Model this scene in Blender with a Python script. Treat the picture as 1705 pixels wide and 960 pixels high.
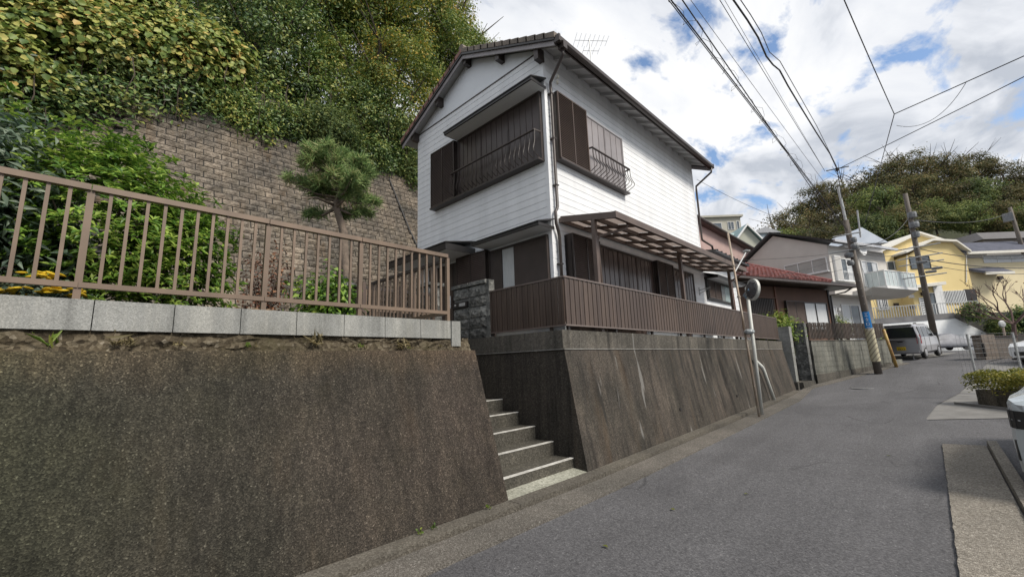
import bpy, math, random
import numpy as np
from mathutils import Vector, Matrix
random.seed(7); RNG = np.random.default_rng(7)
R = math.radians
scene = bpy.context.scene
for o in list(bpy.data.objects): bpy.data.objects.remove(o)
col = scene.collection

# ------------------------------------------------------------------ camera
CAMH = 1.55
F_PX, PW, PH = 707.86, 1705.0, 960.0
AX = np.array([[0.69890224, 0.10140514, 0.70799199],
               [-0.71435487, 0.14756788, 0.6840474],
               [-0.03511095, -0.98383978, 0.17557477]])   # world axes seen in camera (x right, y down, z forward)
cam_d = bpy.data.cameras.new('camera'); cam = bpy.data.objects.new('camera', cam_d); col.objects.link(cam)
cam_d.sensor_fit = 'HORIZONTAL'; cam_d.sensor_width = 36.0; cam_d.lens = 36.0 * F_PX / PW
cam_d.clip_start = 0.05; cam_d.clip_end = 3000
m3 = Matrix([[AX[i][0], -AX[i][1], -AX[i][2]] for i in range(3)])
cam.matrix_world = Matrix.Translation((0, 0, CAMH)) @ m3.to_4x4()
scene.camera = cam
scene.render.resolution_x = 1024; scene.render.resolution_y = 576

# ------------------------------------------------------------------ world: daylight sky with broken cloud
SUN_AZ, SUN_EL = R(-84), R(46)         # azimuth from +X towards +Y, elevation
world = bpy.data.worlds.new('World'); scene.world = world; world.use_nodes = True
wt = world.node_tree; wt.nodes.clear()
def wn(t, **k):
    n = wt.nodes.new(t)
    for a, b in k.items(): setattr(n, a, b)
    return n
wl = wt.links.new
sky = wn('ShaderNodeTexSky', sky_type='NISHITA', sun_disc=False, sun_elevation=SUN_EL,
         sun_rotation=math.pi / 2 - SUN_AZ, altitude=30, air_density=1.0, dust_density=1.0, ozone_density=2.0)
tc = wn('ShaderNodeTexCoord'); sep = wn('ShaderNodeSeparateXYZ'); wl(tc.outputs['Generated'], sep.inputs[0])
zm = wn('ShaderNodeMath', operation='MAXIMUM'); wl(sep.outputs[2], zm.inputs[0]); zm.inputs[1].default_value = 0.0
za = wn('ShaderNodeMath', operation='ADD'); wl(zm.outputs[0], za.inputs[0]); za.inputs[1].default_value = 0.16
dx = wn('ShaderNodeMath', operation='DIVIDE'); wl(sep.outputs[0], dx.inputs[0]); wl(za.outputs[0], dx.inputs[1])
dy = wn('ShaderNodeMath', operation='DIVIDE'); wl(sep.outputs[1], dy.inputs[0]); wl(za.outputs[0], dy.inputs[1])
cb = wn('ShaderNodeCombineXYZ'); wl(dx.outputs[0], cb.inputs[0]); wl(dy.outputs[0], cb.inputs[1])
mp = wn('ShaderNodeMapping'); wl(cb.outputs[0], mp.inputs[0]); mp.inputs['Location'].default_value = (4.3, 6.1, 0)
mp.inputs['Rotation'].default_value = (0, 0, R(35)); mp.inputs['Scale'].default_value = (1.0, 1.5, 1.0)
n1 = wn('ShaderNodeTexNoise'); wl(mp.outputs[0], n1.inputs['Vector'])
n1.inputs['Scale'].default_value = 3.9; n1.inputs['Detail'].default_value = 9; n1.inputs['Roughness'].default_value = 0.58; n1.inputs['Distortion'].default_value = 0.25
cov = wn('ShaderNodeValToRGB'); wl(n1.outputs['Fac'], cov.inputs[0])
cov.color_ramp.elements[0].position = 0.335; cov.color_ramp.elements[0].color = (0, 0, 0, 1)
cov.color_ramp.elements[1].position = 0.445; cov.color_ramp.elements[1].color = (1, 1, 1, 1)
mp2 = wn('ShaderNodeMapping'); wl(mp.outputs[0], mp2.inputs[0]); mp2.inputs['Location'].default_value = (11.3, -4.1, 2.0)
n2 = wn('ShaderNodeTexNoise'); wl(mp2.outputs[0], n2.inputs['Vector'])
n2.inputs['Scale'].default_value = 1.7; n2.inputs['Detail'].default_value = 8; n2.inputs['Roughness'].default_value = 0.55; n2.inputs['Distortion'].default_value = 0.4
shade = wn('ShaderNodeValToRGB'); wl(n2.outputs['Fac'], shade.inputs[0])
cr = shade.color_ramp
cr.elements[0].position = 0.39; cr.elements[0].color = (0.345, 0.37, 0.415, 1)
cr.elements[1].position = 0.61; cr.elements[1].color = (0.62, 0.625, 0.635, 1)
e = cr.elements.new(0.50); e.color = (0.53, 0.545, 0.575, 1)
skm = wn('ShaderNodeMix', data_type='RGBA', blend_type='MULTIPLY'); skm.inputs['Factor'].default_value = 1
wl(sky.outputs[0], skm.inputs['A']); skm.inputs['B'].default_value = (0.12, 0.122, 0.122, 1)
mixc = wn('ShaderNodeMix', data_type='RGBA'); wl(cov.outputs['Color'], mixc.inputs['Factor'])
wl(skm.outputs['Result'], mixc.inputs['A']); wl(shade.outputs['Color'], mixc.inputs['B'])
bg = wn('ShaderNodeBackground'); wl(mixc.outputs['Result'], bg.inputs['Color']); bg.inputs['Strength'].default_value = 1.0
wo = wn('ShaderNodeOutputWorld'); wl(bg.outputs[0], wo.inputs['Surface'])

# ------------------------------------------------------------------ sun, veiled by cloud
sd = bpy.data.lights.new('sun', 'SUN'); sd.energy = 2.8; sd.angle = R(16); sd.color = (1.0, 0.93, 0.83)
so = bpy.data.objects.new('sun', sd); col.objects.link(so)
sv = Vector((math.cos(SUN_EL) * math.cos(SUN_AZ), math.cos(SUN_EL) * math.sin(SUN_AZ), math.sin(SUN_EL)))
so.rotation_euler = sv.to_track_quat('Z', 'Y').to_euler(); so.location = sv * 50
scene.view_settings.view_transform = 'Standard'; scene.view_settings.look = 'None'
scene.view_settings.exposure = 0.7; scene.view_settings.gamma = 1.0; scene.view_settings.use_curve_mapping = False

# ------------------------------------------------------------------ pixel -> place helpers
CC = np.array([0, 0, CAMH])
def ray(px, py): return AX @ np.array([px - PW / 2, py - PH / 2, F_PX])
def on_y(px, py, y): d = ray(px, py); return CC + d * (y / d[1])
def on_x(px, py, x): d = ray(px, py); return CC + d * (x / d[0])
def on_z(px, py, z): d = ray(px, py); return CC + d * ((z - CAMH) / d[2])
def at_d(px, py, dep): return CC + ray(px, py) / F_PX * dep
def on_plane(px, py, P0, n):
    d = ray(px, py); n = np.array(n, float); return CC + d * (((np.array(P0) - CC) @ n) / (d @ n))
_gx = [-400, 3, 5, 10.5, 18.4, 20.3, 25.5, 27.5, 33, 50, 900]
_gz = [0, 0, 0.0, .09, .25, .40, .93, 1.10, 1.25, 1.40, 1.40]
def gz(x): return float(np.interp(x, _gx, _gz))
def on_g(px, py, dz=0.0):
    z = 0.2
    for i in range(60):
        P = on_z(px, py, z + dz); z = .7 * z + .3 * gz(P[0])
    return np.array([P[0], P[1], gz(P[0])])

# ------------------------------------------------------------------ mesh builder
class MB:
    def __init__(s, M=None): s.v = []; s.f = []; s.M = M
    def pt(s, p):
        p = Vector(p)
        if s.M is not None: p = s.M @ p
        s.v.append(tuple(p)); return len(s.v) - 1
    def poly(s, pts): i = [s.pt(p) for p in pts]; s.f.append(i); return s
    def hexa(s, b, t):      # bottom 4, top 4 (same order, ccw from above)
        i = [s.pt(p) for p in list(b) + list(t)]
        s.f += [[i[3], i[2], i[1], i[0]], [i[4], i[5], i[6], i[7]]]
        for k in range(4): s.f.append([i[k], i[(k + 1) % 4], i[4 + (k + 1) % 4], i[4 + k]])
        return s
    def box(s, x0, x1, y0, y1, z0, z1):
        if x0 > x1: x0, x1 = x1, x0
        if y0 > y1: y0, y1 = y1, y0
        if z0 > z1: z0, z1 = z1, z0
        b = [(x0, y0, z0), (x1, y0, z0), (x1, y1, z0), (x0, y1, z0)]
        t = [(x0, y0, z1), (x1, y0, z1), (x1, y1, z1), (x0, y1, z1)]
        return s.hexa(b, t)
    def prism(s, poly, a, b, axis=0):   # poly in the two other axes, extruded a..b along axis
        def mk(p, t):
            return (t, p[0], p[1]) if axis == 0 else ((p[0], t, p[1]) if axis == 1 else (p[0], p[1], t))
        n = len(poly); A = [s.pt(mk(p, a)) for p in poly]; B = [s.pt(mk(p, b)) for p in poly]
        s.f.append(A[::-1]); s.f.append(B)
        for k in range(n): s.f.append([A[k], A[(k + 1) % n], B[(k + 1) % n], B[k]])
        return s
    def tube(s, pts, r, n=8, cap=True):
        pts = [Vector(p) for p in pts]; m = len(pts)
        rs = r if isinstance(r, (list, tuple)) else [r] * m
        rings = []; up = None
        for i, p in enumerate(pts):
            d = (pts[min(i + 1, m - 1)] - pts[max(i - 1, 0)]).normalized()
            if up is None:
                up = Vector((0, 0, 1)) if abs(d.z) < .9 else Vector((1, 0, 0))
            a = d.cross(up)
            if a.length < 1e-5: a = d.orthogonal()
            a.normalize(); b = a.cross(d).normalized(); up = b
            rings.append([s.pt(p + a * rs[i] * math.cos(t) + b * rs[i] * math.sin(t)) for t in [2 * math.pi * k / n for k in range(n)]])
        for A, B in zip(rings, rings[1:]):
            for k in range(n): s.f.append([A[k], A[(k + 1) % n], B[(k + 1) % n], B[k]])
        if cap: s.f.append(rings[0][::-1]); s.f.append(rings[-1])
        return s
    def lathe(s, prof, c, n=16, axis='z'):    # prof (r,h)
        rings = []
        for r, h in prof:
            ring = []
            for k in range(n):
                t = 2 * math.pi * k / n; x, y = r * math.cos(t), r * math.sin(t)
                p = {'z': (x, y, h), 'y': (x, h, y), 'x': (h, x, y)}[axis]
                ring.append(s.pt((c[0] + p[0], c[1] + p[1], c[2] + p[2])))
            rings.append(ring)
        for A, B in zip(rings, rings[1:]):
            for k in range(n): s.f.append([A[k], A[(k + 1) % n], B[(k + 1) % n], B[k]])
        s.f.append(rings[0][::-1]); s.f.append(rings[-1]); return s
    def mesh(s, name, mat=None, smooth=False):
        me = bpy.data.meshes.new(name); me.from_pydata(s.v, [], s.f)
        import bmesh
        bm = bmesh.new(); bm.from_mesh(me); bmesh.ops.recalc_face_normals(bm, faces=bm.faces); bm.to_mesh(me); bm.free()
        if mat: me.materials.append(mat)
        if smooth: me.polygons.foreach_set('use_smooth', [True] * len(me.polygons))
        me.update(); return me
    def build(s, name, mat, parent=None, smooth=False, **props):
        return place(s.mesh(name, mat, smooth), name, parent, None, **props)

def place(me, name, parent=None, loc=None, rot=None, scale=None, **props):
    o = bpy.data.objects.new(name, me); col.objects.link(o)
    if loc is not None: o.location = loc
    if rot is not None: o.rotation_euler = rot
    if scale is not None: o.scale = scale
    if parent is not None:
        o.parent = parent
        root = parent; off = Vector((0, 0, 0))
        while root is not None: off += root.location; root = root.parent
        o.location = Vector(o.location) - off
    for k, v in props.items(): o[k] = v
    return o
def thing(name, label, cat, loc=(0, 0, 0), group=None):
    o = bpy.data.objects.new(name, None); col.objects.link(o); o.location = loc; o.empty_display_size = .2
    o['label'] = label; o['category'] = cat
    if group: o['group'] = group
    return o
def tag(o, label, cat, group=None):
    o['label'] = label; o['category'] = cat
    if group: o['group'] = group
    return o
def frame(origin, ang):
    return Matrix.Translation(Vector(origin)) @ Matrix.Rotation(ang, 4, 'Z')

# ------------------------------------------------------------------ materials
def newmat(name):
    m = bpy.data.materials.new(name); m.use_nodes = True; t = m.node_tree; t.nodes.clear()
    out = t.nodes.new('ShaderNodeOutputMaterial'); b = t.nodes.new('ShaderNodeBsdfPrincipled'); t.links.new(b.outputs[0], out.inputs[0])
    return m, t, b, out
def node(t, typ, ins=None, **k):
    n = t.nodes.new(typ)
    for a, b in k.items(): setattr(n, a, b)
    for a, b in (ins or {}).items():
        if hasattr(b, 'is_linked') or isinstance(b, bpy.types.NodeSocket): t.links.new(b, n.inputs[a])
        else: n.inputs[a].default_value = b
    return n
def C4(c): return (c[0], c[1], c[2], 1)
def posn(t, scale=(1, 1, 1), loc=(0, 0, 0)):
    g = node(t, 'ShaderNodeNewGeometry'); m = node(t, 'ShaderNodeMapping', {'Vector': g.outputs['Position'], 'Scale': scale, 'Location': loc}); return m.outputs[0]
def noise(t, vec, sc, det=4, rough=.55, dist=0.0):
    return node(t, 'ShaderNodeTexNoise', {'Vector': vec, 'Scale': sc, 'Detail': det, 'Roughness': rough, 'Distortion': dist}).outputs['Fac']
def ramp(t, fac, stops):
    n = node(t, 'ShaderNodeValToRGB', {'Fac': fac}); cr = n.color_ramp
    cr.elements[0].position = stops[0][0]; cr.elements[0].color = C4(stops[0][1])
    cr.elements[1].position = stops[-1][0]; cr.elements[1].color = C4(stops[-1][1])
    for p, c in stops[1:-1]: e = cr.elements.new(p); e.color = C4(c)
    return n.outputs['Color']
def mixc3(t, f, a, b, mode='MIX'):
    n = node(t, 'ShaderNodeMix', data_type='RGBA', blend_type=mode)
    for nm, s in (('Factor', f), ('A', a), ('B', b)):
        if isinstance(s, bpy.types.NodeSocket): t.links.new(s, n.inputs[nm])
        else: n.inputs[nm].default_value = s if nm == 'Factor' else C4(s)
    return n.outputs['Result']
def bumpit(t, b, h, strength=.3, dist=.01):
    n = node(t, 'ShaderNodeBump', {'Height': h, 'Strength': strength, 'Distance': dist}); t.links.new(n.outputs[0], b.inputs['Normal'])
def pm(name, c1, c2=None, sc=3.0, rough=.6, metal=0.0, bump=0.0, bsc=60.0, var=0.0, stretch=(1, 1, 1), spec=.5, lo=.35, hi=.65):
    m, t, b, out = newmat(name)
    c2 = c2 or tuple(x * .8 for x in c1)
    p = posn(t, stretch)
    c = ramp(t, noise(t, p, sc, 5, .6), [(lo, c2), (hi, c1)])
    if var:
        oi = node(t, 'ShaderNodeObjectInfo')
        mr = node(t, 'ShaderNodeMapRange', {'Value': oi.outputs['Random'], 'To Min': 1 - var, 'To Max': 1 + var})
        hs = node(t, 'ShaderNodeHueSaturation', {'Color': c, 'Value': mr.outputs[0]}); c = hs.outputs[0]
    t.links.new(c, b.inputs['Base Color'])
    b.inputs['Roughness'].default_value = rough; b.inputs['Metallic'].default_value = metal
    b.inputs['Specular IOR Level'].default_value = spec
    if bump: bumpit(t, b, noise(t, posn(t), bsc, 4, .6), bump, .01)
    return m
def leafmat(name, stops, trans=.35, rough=.5, patch=0.9, ovar=.0):
    m, t, b, out = newmat(name)
    at = node(t, 'ShaderNodeAttribute', attribute_name='rnd')
    ns = noise(t, posn(t), patch, 3)
    mr = node(t, 'ShaderNodeMapRange', {'Value': ns, 'From Min': .3, 'From Max': .7, 'To Min': -.28, 'To Max': .28})
    ad = node(t, 'ShaderNodeMath', {0: at.outputs['Fac'], 1: mr.outputs[0]}, operation='ADD', use_clamp=True)
    c = ramp(t, ad.outputs[0], stops)
    oi = node(t, 'ShaderNodeObjectInfo'); vr = node(t, 'ShaderNodeMapRange', {'Value': oi.outputs['Random'], 'To Min': 1 - ovar, 'To Max': 1 + ovar})
    c = node(t, 'ShaderNodeHueSaturation', {'Color': c, 'Value': vr.outputs[0]}).outputs[0]
    t.links.new(c, b.inputs['Base Color']); b.inputs['Roughness'].default_value = rough; b.inputs['Specular IOR Level'].default_value = .35
    tr = node(t, 'ShaderNodeBsdfTranslucent', {'Color': c}); mx = node(t, 'ShaderNodeMixShader', {0: trans, 1: b.outputs[0], 2: tr.outputs[0]})
    t.links.new(mx.outputs[0], out.inputs[0]); return m
# ------------------------------------------------------------------ shared materials
def asphalt_mat(name, base, speck=1.0):
    m, t, b, out = newmat(name)
    p = posn(t)
    big = ramp(t, noise(t, p, .55, 5, .6), [(.3, tuple(x * .84 for x in base)), (.7, tuple(x * 1.1 for x in base))])
    fine = node(t, 'ShaderNodeTexVoronoi', {'Vector': p, 'Scale': 95.0, 'Randomness': 1.0})
    stone = ramp(t, fine.outputs['Color'], [(.0, (.45, .45, .46)), (.55, (.95, .95, .97)), (.86, (1.25, 1.25, 1.25)), (1.0, (2.3, 2.3, 2.25))])
    c = mixc3(t, 1.0, big, stone, 'MULTIPLY')
    lane = noise(t, posn(t, (.10, 1.6, 1)), 1.2, 4, .55)
    c = mixc3(t, .55, c, ramp(t, lane, [(.35, (.80, .80, .80)), (.62, (1.12, 1.12, 1.12))]), 'MULTIPLY')
    patch_ = node(t, 'ShaderNodeTexVoronoi', {'Vector': posn(t, (.22, .5, 1), (2.3, 1.7, 0)), 'Scale': 1.0}); c = mixc3(t, .35, c, ramp(t, patch_.outputs['Color'], [(.3, (.78, .78, .79)), (.8, (1.12, 1.12, 1.12))]), 'MULTIPLY')
    wob = node(t, 'ShaderNodeMix', {'Factor': .18}, data_type='RGBA'); t.links.new(posn(t), wob.inputs['A']); nz_ = node(t, 'ShaderNodeTexNoise', {'Vector': posn(t), 'Scale': 1.6, 'Detail': 5.0}); t.links.new(nz_.outputs['Color'], wob.inputs['B'])
    ck = node(t, 'ShaderNodeTexVoronoi', {'Vector': wob.outputs['Result'], 'Scale': .75}, feature='DISTANCE_TO_EDGE')
    ckm = node(t, 'ShaderNodeMath', {0: ramp(t, ck.outputs['Distance'], [(.0, (1, 1, 1)), (.012, (0, 0, 0))]), 1: ramp(t, noise(t, posn(t), .45, 3), [(.5, (0, 0, 0)), (.6, (.75, .75, .75))])}, operation='MULTIPLY')
    c = mixc3(t, ckm.outputs[0], c, (.035, .035, .036))
    crk = noise(t, posn(t, (1, 1, 1), (3, 1, 0)), 26, 3)
    c = mixc3(t, .35, c, ramp(t, crk, [(.35, (.55, .55, .56)), (.6, (1.15, 1.15, 1.15))]), 'MULTIPLY')
    t.links.new(c, b.inputs['Base Color']); b.inputs['Roughness'].default_value = .85; b.inputs['Specular IOR Level'].default_value = .25
    h = node(t, 'ShaderNodeMath', {0: fine.outputs['Distance'], 1: noise(t, p, 240, 2)}, operation='ADD')
    bumpit(t, b, h.outputs[0], .55 * speck, .006); return m
ASPH = asphalt_mat('asphalt_main', (.108, .107, .110))
ASPH2 = asphalt_mat('asphalt_side', (.102, .101, .104))
def aggregate_mat(name, cols, scale=70, rough=.9, dirt=None, streak=0.0, stain=None, bump=.6, drips=0.0, rust=0.0, moss=0.0, var=0.0, algae=False):
    """exposed-aggregate / weathered concrete"""
    m, t, b, out = newmat(name)
    p = posn(t)
    vo = node(t, 'ShaderNodeTexVoronoi', {'Vector': p, 'Scale': float(scale)})
    c = ramp(t, vo.outputs['Color'], cols)
    c = mixc3(t, .5, c, ramp(t, noise(t, p, scale * 2.2, 3), [(.3, (.5, .5, .5)), (.65, (1.3, 1.3, 1.3))]), 'MULTIPLY')
    if dirt: c = mixc3(t, 1.0, c, ramp(t, noise(t, p, .8, 6, .62), [(.3, dirt[0]), (.7, dirt[1])]), 'MULTIPLY')
    if streak:
        s = noise(t, posn(t, (3.2, 3.2, .16)), 1.6, 6, .65, .3)
        c = mixc3(t, streak, c, ramp(t, s, [(.32, (.34, .34, .34)), (.47, (.8, .8, .8)), (.58, (1.0, .98, .95)), (.72, (1.5, 1.46, 1.4))]), 'MULTIPLY')
    if rust:
        s = ramp(t, noise(t, posn(t, (1.9, 1.9, .1), (5, 0, 0)), 1.1, 4, .6), [(.56, (0, 0, 0)), (.70, (1, 1, 1))])
        f = node(t, 'ShaderNodeMath', {0: s, 1: rust}, operation='MULTIPLY'); c = mixc3(t, f.outputs[0], c, (.095, .062, .034))
    if drips:
        s = ramp(t, noise(t, posn(t, (4.0, 4.0, .12), (9, 2, 0)), 1.0, 3, .5, .15), [(.665, (0, 0, 0)), (.70, (1, 1, 1))])
        f = node(t, 'ShaderNodeMath', {0: s, 1: drips}, operation='MULTIPLY'); c = mixc3(t, f.outputs[0], c, (.2, .195, .185))
        s2 = ramp(t, noise(t, posn(t, (5.0, 5.0, .1), (1, 7, 0)), 1.0, 3, .5, .1), [(.63, (0, 0, 0)), (.69, (1, 1, 1))])
        f2 = node(t, 'ShaderNodeMath', {0: s2, 1: drips * 1.1}, operation='MULTIPLY'); c = mixc3(t, f2.outputs[0], c, (.022, .021, .019))
    if moss:
        s = ramp(t, noise(t, p, 2.2, 6, .7), [(.5, (0, 0, 0)), (.66, (1, 1, 1))])
        f = node(t, 'ShaderNodeMath', {0: s, 1: moss}, operation='MULTIPLY'); c = mixc3(t, f.outputs[0], c, (.055, .05, .02))
    if algae:       # algae towards one end, brown weathering towards the stairs and along the top edge, fine vertical run marks
        g_ = node(t, 'ShaderNodeNewGeometry'); sx = node(t, 'ShaderNodeSeparateXYZ', {0: g_.outputs['Position']}); nn = noise(t, p, .7, 4)
        ax = node(t, 'ShaderNodeMath', {0: nn, 1: 3.0, 2: sx.outputs[0]}, operation='MULTIPLY_ADD')
        mr0 = node(t, 'ShaderNodeMapRange', {'Value': ax.outputs[0], 'From Min': .4, 'From Max': 4.6}); c = mixc3(t, 1.0, c, ramp(t, mr0.outputs[0], [(0, (.86, .98, .72)), (.45, (.98, .98, .90)), (1, (1.18, 1.07, 1.02))]), 'MULTIPLY')
        az = node(t, 'ShaderNodeMath', {0: noise(t, posn(t, (3, 3, .6)), 1.2, 5), 1: .5, 2: sx.outputs[2]}, operation='MULTIPLY_ADD')
        mr1 = node(t, 'ShaderNodeMapRange', {'Value': az.outputs[0], 'From Min': 1.72, 'From Max': 2.02}); c = mixc3(t, 1.0, c, ramp(t, mr1.outputs[0], [(0, (1, 1, 1)), (1, (1.6, 1.42, 1.22))]), 'MULTIPLY')
        fs_ = noise(t, posn(t, (14, 14, .35)), 1.5, 5, .7); c = mixc3(t, .8, c, ramp(t, fs_, [(.3, (.62, .62, .62)), (.5, (1, 1, 1)), (.68, (1.3, 1.28, 1.26))]), 'MULTIPLY')
    if var:
        oi = node(t, 'ShaderNodeObjectInfo'); mr = node(t, 'ShaderNodeMapRange', {'Value': oi.outputs['Random'], 'To Min': 1 - var, 'To Max': 1 + var}); c = node(t, 'ShaderNodeHueSaturation', {'Color': c, 'Value': mr.outputs[0]}).outputs[0]
    t.links.new(c, b.inputs['Base Color']); b.inputs['Roughness'].default_value = rough; b.inputs['Specular IOR Level'].default_value = .2
    h = node(t, 'ShaderNodeMath', {0: vo.outputs['Distance'], 1: noise(t, p, scale * .6, 4)}, operation='ADD')
    bumpit(t, b, h.outputs[0], bump, .008); return m
WALL_L = aggregate_mat('wall_dark_aggregate', [(0, (.0175, .0165, .015)), (.55, (.037, .0345, .031)), (.86, (.067, .0625, .056)), (1, (.15, .142, .128))], 105, algae=True, dirt=((.72, .74, .70), (1.18, 1.13, 1.09)), streak=.55, rust=.10, moss=.06)
WALL_R = aggregate_mat('wall_streaked_concrete', [(0, (.040, .0365, .033)), (.6, (.067, .061, .0545)), (1, (.106, .098, .089))], 60, dirt=((.6, .62, .59), (1.22, 1.14, 1.08)), streak=1.0, rust=.25, drips=.6, bump=.4)
CAPM = aggregate_mat('cap_concrete', [(0, (.075, .072, .065)), (.6, (.115, .11, .10)), (1, (.16, .155, .143))], 45, dirt=((.5, .5, .48), (1.15, 1.1, 1.05)), streak=.75, drips=.6, bump=.35)
STAIRM = aggregate_mat('stair_concrete', [(0, (.05, .048, .042)), (.6, (.095, .09, .08)), (1, (.16, .15, .135))], 60, dirt=((.5, .5, .48), (1.1, 1.08, 1.0)), streak=.4, bump=.35)
LAND = aggregate_mat('pale_landing_concrete', [(0, (.2, .2, .175)), (.6, (.33, .33, .29)), (1, (.42, .42, .38))], 40, dirt=((.6, .6, .55), (1.1, 1.1, 1.05)), bump=.3)
STRIP = aggregate_mat('gutter_strip_aggregate', [(0, (.105, .096, .084)), (.55, (.205, .188, .165)), (.9, (.33, .31, .28)), (1, (.5, .48, .44))], 85, dirt=((.7, .7, .68), (1.12, 1.1, 1.05)), bump=.7)
STRIP_L = aggregate_mat('road_edge_aggregate', [(0, (.07, .064, .057)), (.55, (.13, .121, .11)), (.9, (.21, .2, .185)), (1, (.34, .325, .30))], 95, dirt=((.65, .65, .63), (1.15, 1.12, 1.08)), bump=.7)
KERBM = aggregate_mat('kerb_concrete', [(0, (.07, .064, .056)), (.6, (.12, .11, .098)), (1, (.19, .178, .16))], 70, dirt=((.6, .6, .58), (1.1, 1.08, 1.0)), bump=.5)
BLOCKM = aggregate_mat('smooth_block_concrete', [(0, (.215, .22, .21)), (.6, (.29, .295, .285)), (1, (.36, .365, .35))], 120, dirt=((.66, .66, .64), (1.1, 1.1, 1.1)), streak=.6, bump=.2, drips=.2, moss=.12)
SOILM = aggregate_mat('rough_rubble', [(0, (.018, .015, .011)), (.4, (.055, .047, .034)), (.8, (.10, .09, .07)), (1, (.17, .16, .14))], 34, dirt=((.45, .42, .36), (1.4, 1.3, 1.15)), bump=1.0, moss=.3)
EARTH = pm('garden_earth', (.075, .06, .042), (.035, .03, .02), 4, .95, bump=.6, bsc=25)
FENCE_BR = pm('bronze_aluminium', (.172, .122, .086), (.125, .09, .065), 3.5, .5, metal=.1, var=.08)
FENCE_DK = pm('brown_slat_metal', (.088, .062, .048), (.06, .042, .034), 2.2, .45, metal=.1, var=.14, stretch=(3, 3, .4))
DKBROWN = pm('dark_brown_metal', (.05, .038, .033), (.036, .028, .025), 5, .42, metal=.1, var=.06)
SHUT = pm('brown_shutter_panel', (.062, .046, .042), (.045, .034, .03), 3, .33, metal=.1, var=.08)
SHUT_G = pm('pale_shutter_panel', (.30, .275, .275), (.24, .22, .22), 3, .3, metal=.2, var=.05)
WHITE = pm('white_siding', (.74, .755, .77), (.64, .655, .67), 1.1, .55, var=.03, stretch=(2.2, 2.2, .35), lo=.3, hi=.6)
WHITEP = pm('white_plaster', (.74, .77, .80), (.69, .72, .76), .7, .7)
SOFF = pm('grey_soffit_paint', (.5, .5, .5), (.42, .42, .42), 2, .7)
TRIMG = pm('grey_barge_paint', (.30, .28, .285), (.24, .225, .23), 3, .55)
BLACKM = pm('black_fascia_metal', (.028, .026, .026), (.02, .018, .018), 4, .4, metal=.1)
ALU = pm('aluminium', (.62, .62, .63), (.52, .52, .53), 8, .35, metal=.6)
GALV = pm('galvanised_steel', (.42, .43, .43), (.33, .34, .34), 10, .5, metal=.35)
RUBBER = pm('black_rubber', (.02, .02, .02), (.014, .014, .014), 6, .7)

# ------------------------------------------------------------------ ground, road, gutters
mb = MB()
xs = [-500, -60, -10, 3] + [5 + i for i in range(0, 30)] + [38, 44, 50, 80, 200, 900]
ys = [-900, -200, -60, -20, -8, -3, 0, 3, 8, 20, 60, 200, 900]
idx = {}
for i, x in enumerate(xs):
    for j, y in enumerate(ys): idx[i, j] = mb.pt((x, y, gz(x) - .02))
for i in range(len(xs) - 1):
    for j in range(len(ys) - 1): mb.f.append([idx[i, j], idx[i + 1, j], idx[i + 1, j + 1], idx[i, j + 1]])
mb.build('ground', ASPH2, kind='structure')

BU = np.array([math.cos(R(-21)), math.sin(R(-21)), 0]); BV = np.array([-BU[1], BU[0], 0]); BO = np.array([20.3, 3.35, 0])
def bend(a, b, z=0): P = BO + BU * a + BV * b; return (P[0], P[1], z)
BF = frame((BO[0], BO[1], 0), R(-21))
def sheet(name, left, right, mat, dz, step=.5, skirt=0.0, **kw):
    """ribbon between two plan polylines that share a parameter; follows the ground"""
    def resample(pl, n):
        pl = np.array(pl, float); seg = np.r_[0, np.cumsum(np.linalg.norm(np.diff(pl, axis=0), axis=1))]
        s = np.linspace(0, seg[-1], n); return np.stack([np.interp(s, seg, pl[:, k]) for k in range(2)], 1)
    n = max(2, int(max(np.linalg.norm(np.diff(np.array(left, float), axis=0), axis=1).sum(), .1) / step)) + 1
    L, Q = resample(left, n), resample(right, n); mb = MB(); prev = None
    for a, b in zip(L, Q):
        ks = [0, 0, 1, 2, 3, 4, 4] if skirt else [0, 1, 2, 3, 4]
        ring = [mb.pt((a[0] + (b[0] - a[0]) * k / 4, a[1] + (b[1] - a[1]) * k / 4, gz(a[0] + (b[0] - a[0]) * k / 4) + dz - (skirt if q in (0, len(ks) - 1) else 0))) for q, k in enumerate(ks)]
        if prev:
            for k in range(len(ks) - 1): mb.f.append([prev[k], prev[k + 1], ring[k + 1], ring[k]])
        prev = ring
    return mb.build(name, mat, **kw)
bl0 = bend(-1.2, -.3)[:2]; bl1 = bend(6.2, -.25)[:2]
LEFT = [(-40, 3.1), (4, 3.1), (10, 3.1), (14, 3.15), (17, 3.2), bl0, bl1, (31, -.35), (36, -.9), (60, -3.0)]
RIGHT = [(-40, -.1), (4.5, -.1), (9.7, -.1), (12.5, .3), (15.3, .1), (20.2, -.68), (26.2, -1.6), (31, -3.6), (36, -4.6), (60, -7.0)]
road = sheet('road', LEFT, RIGHT, ASPH, .004, kind='structure')
def wiggle(a, b, n, amp, seed):
    r = random.Random(seed); out = []
    for i in range(n + 1):
        k = i / n; out.append((a[0] + (b[0] - a[0]) * k, a[1] + (b[1] - a[1]) * k + r.uniform(-amp, amp)))
    return out
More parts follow.
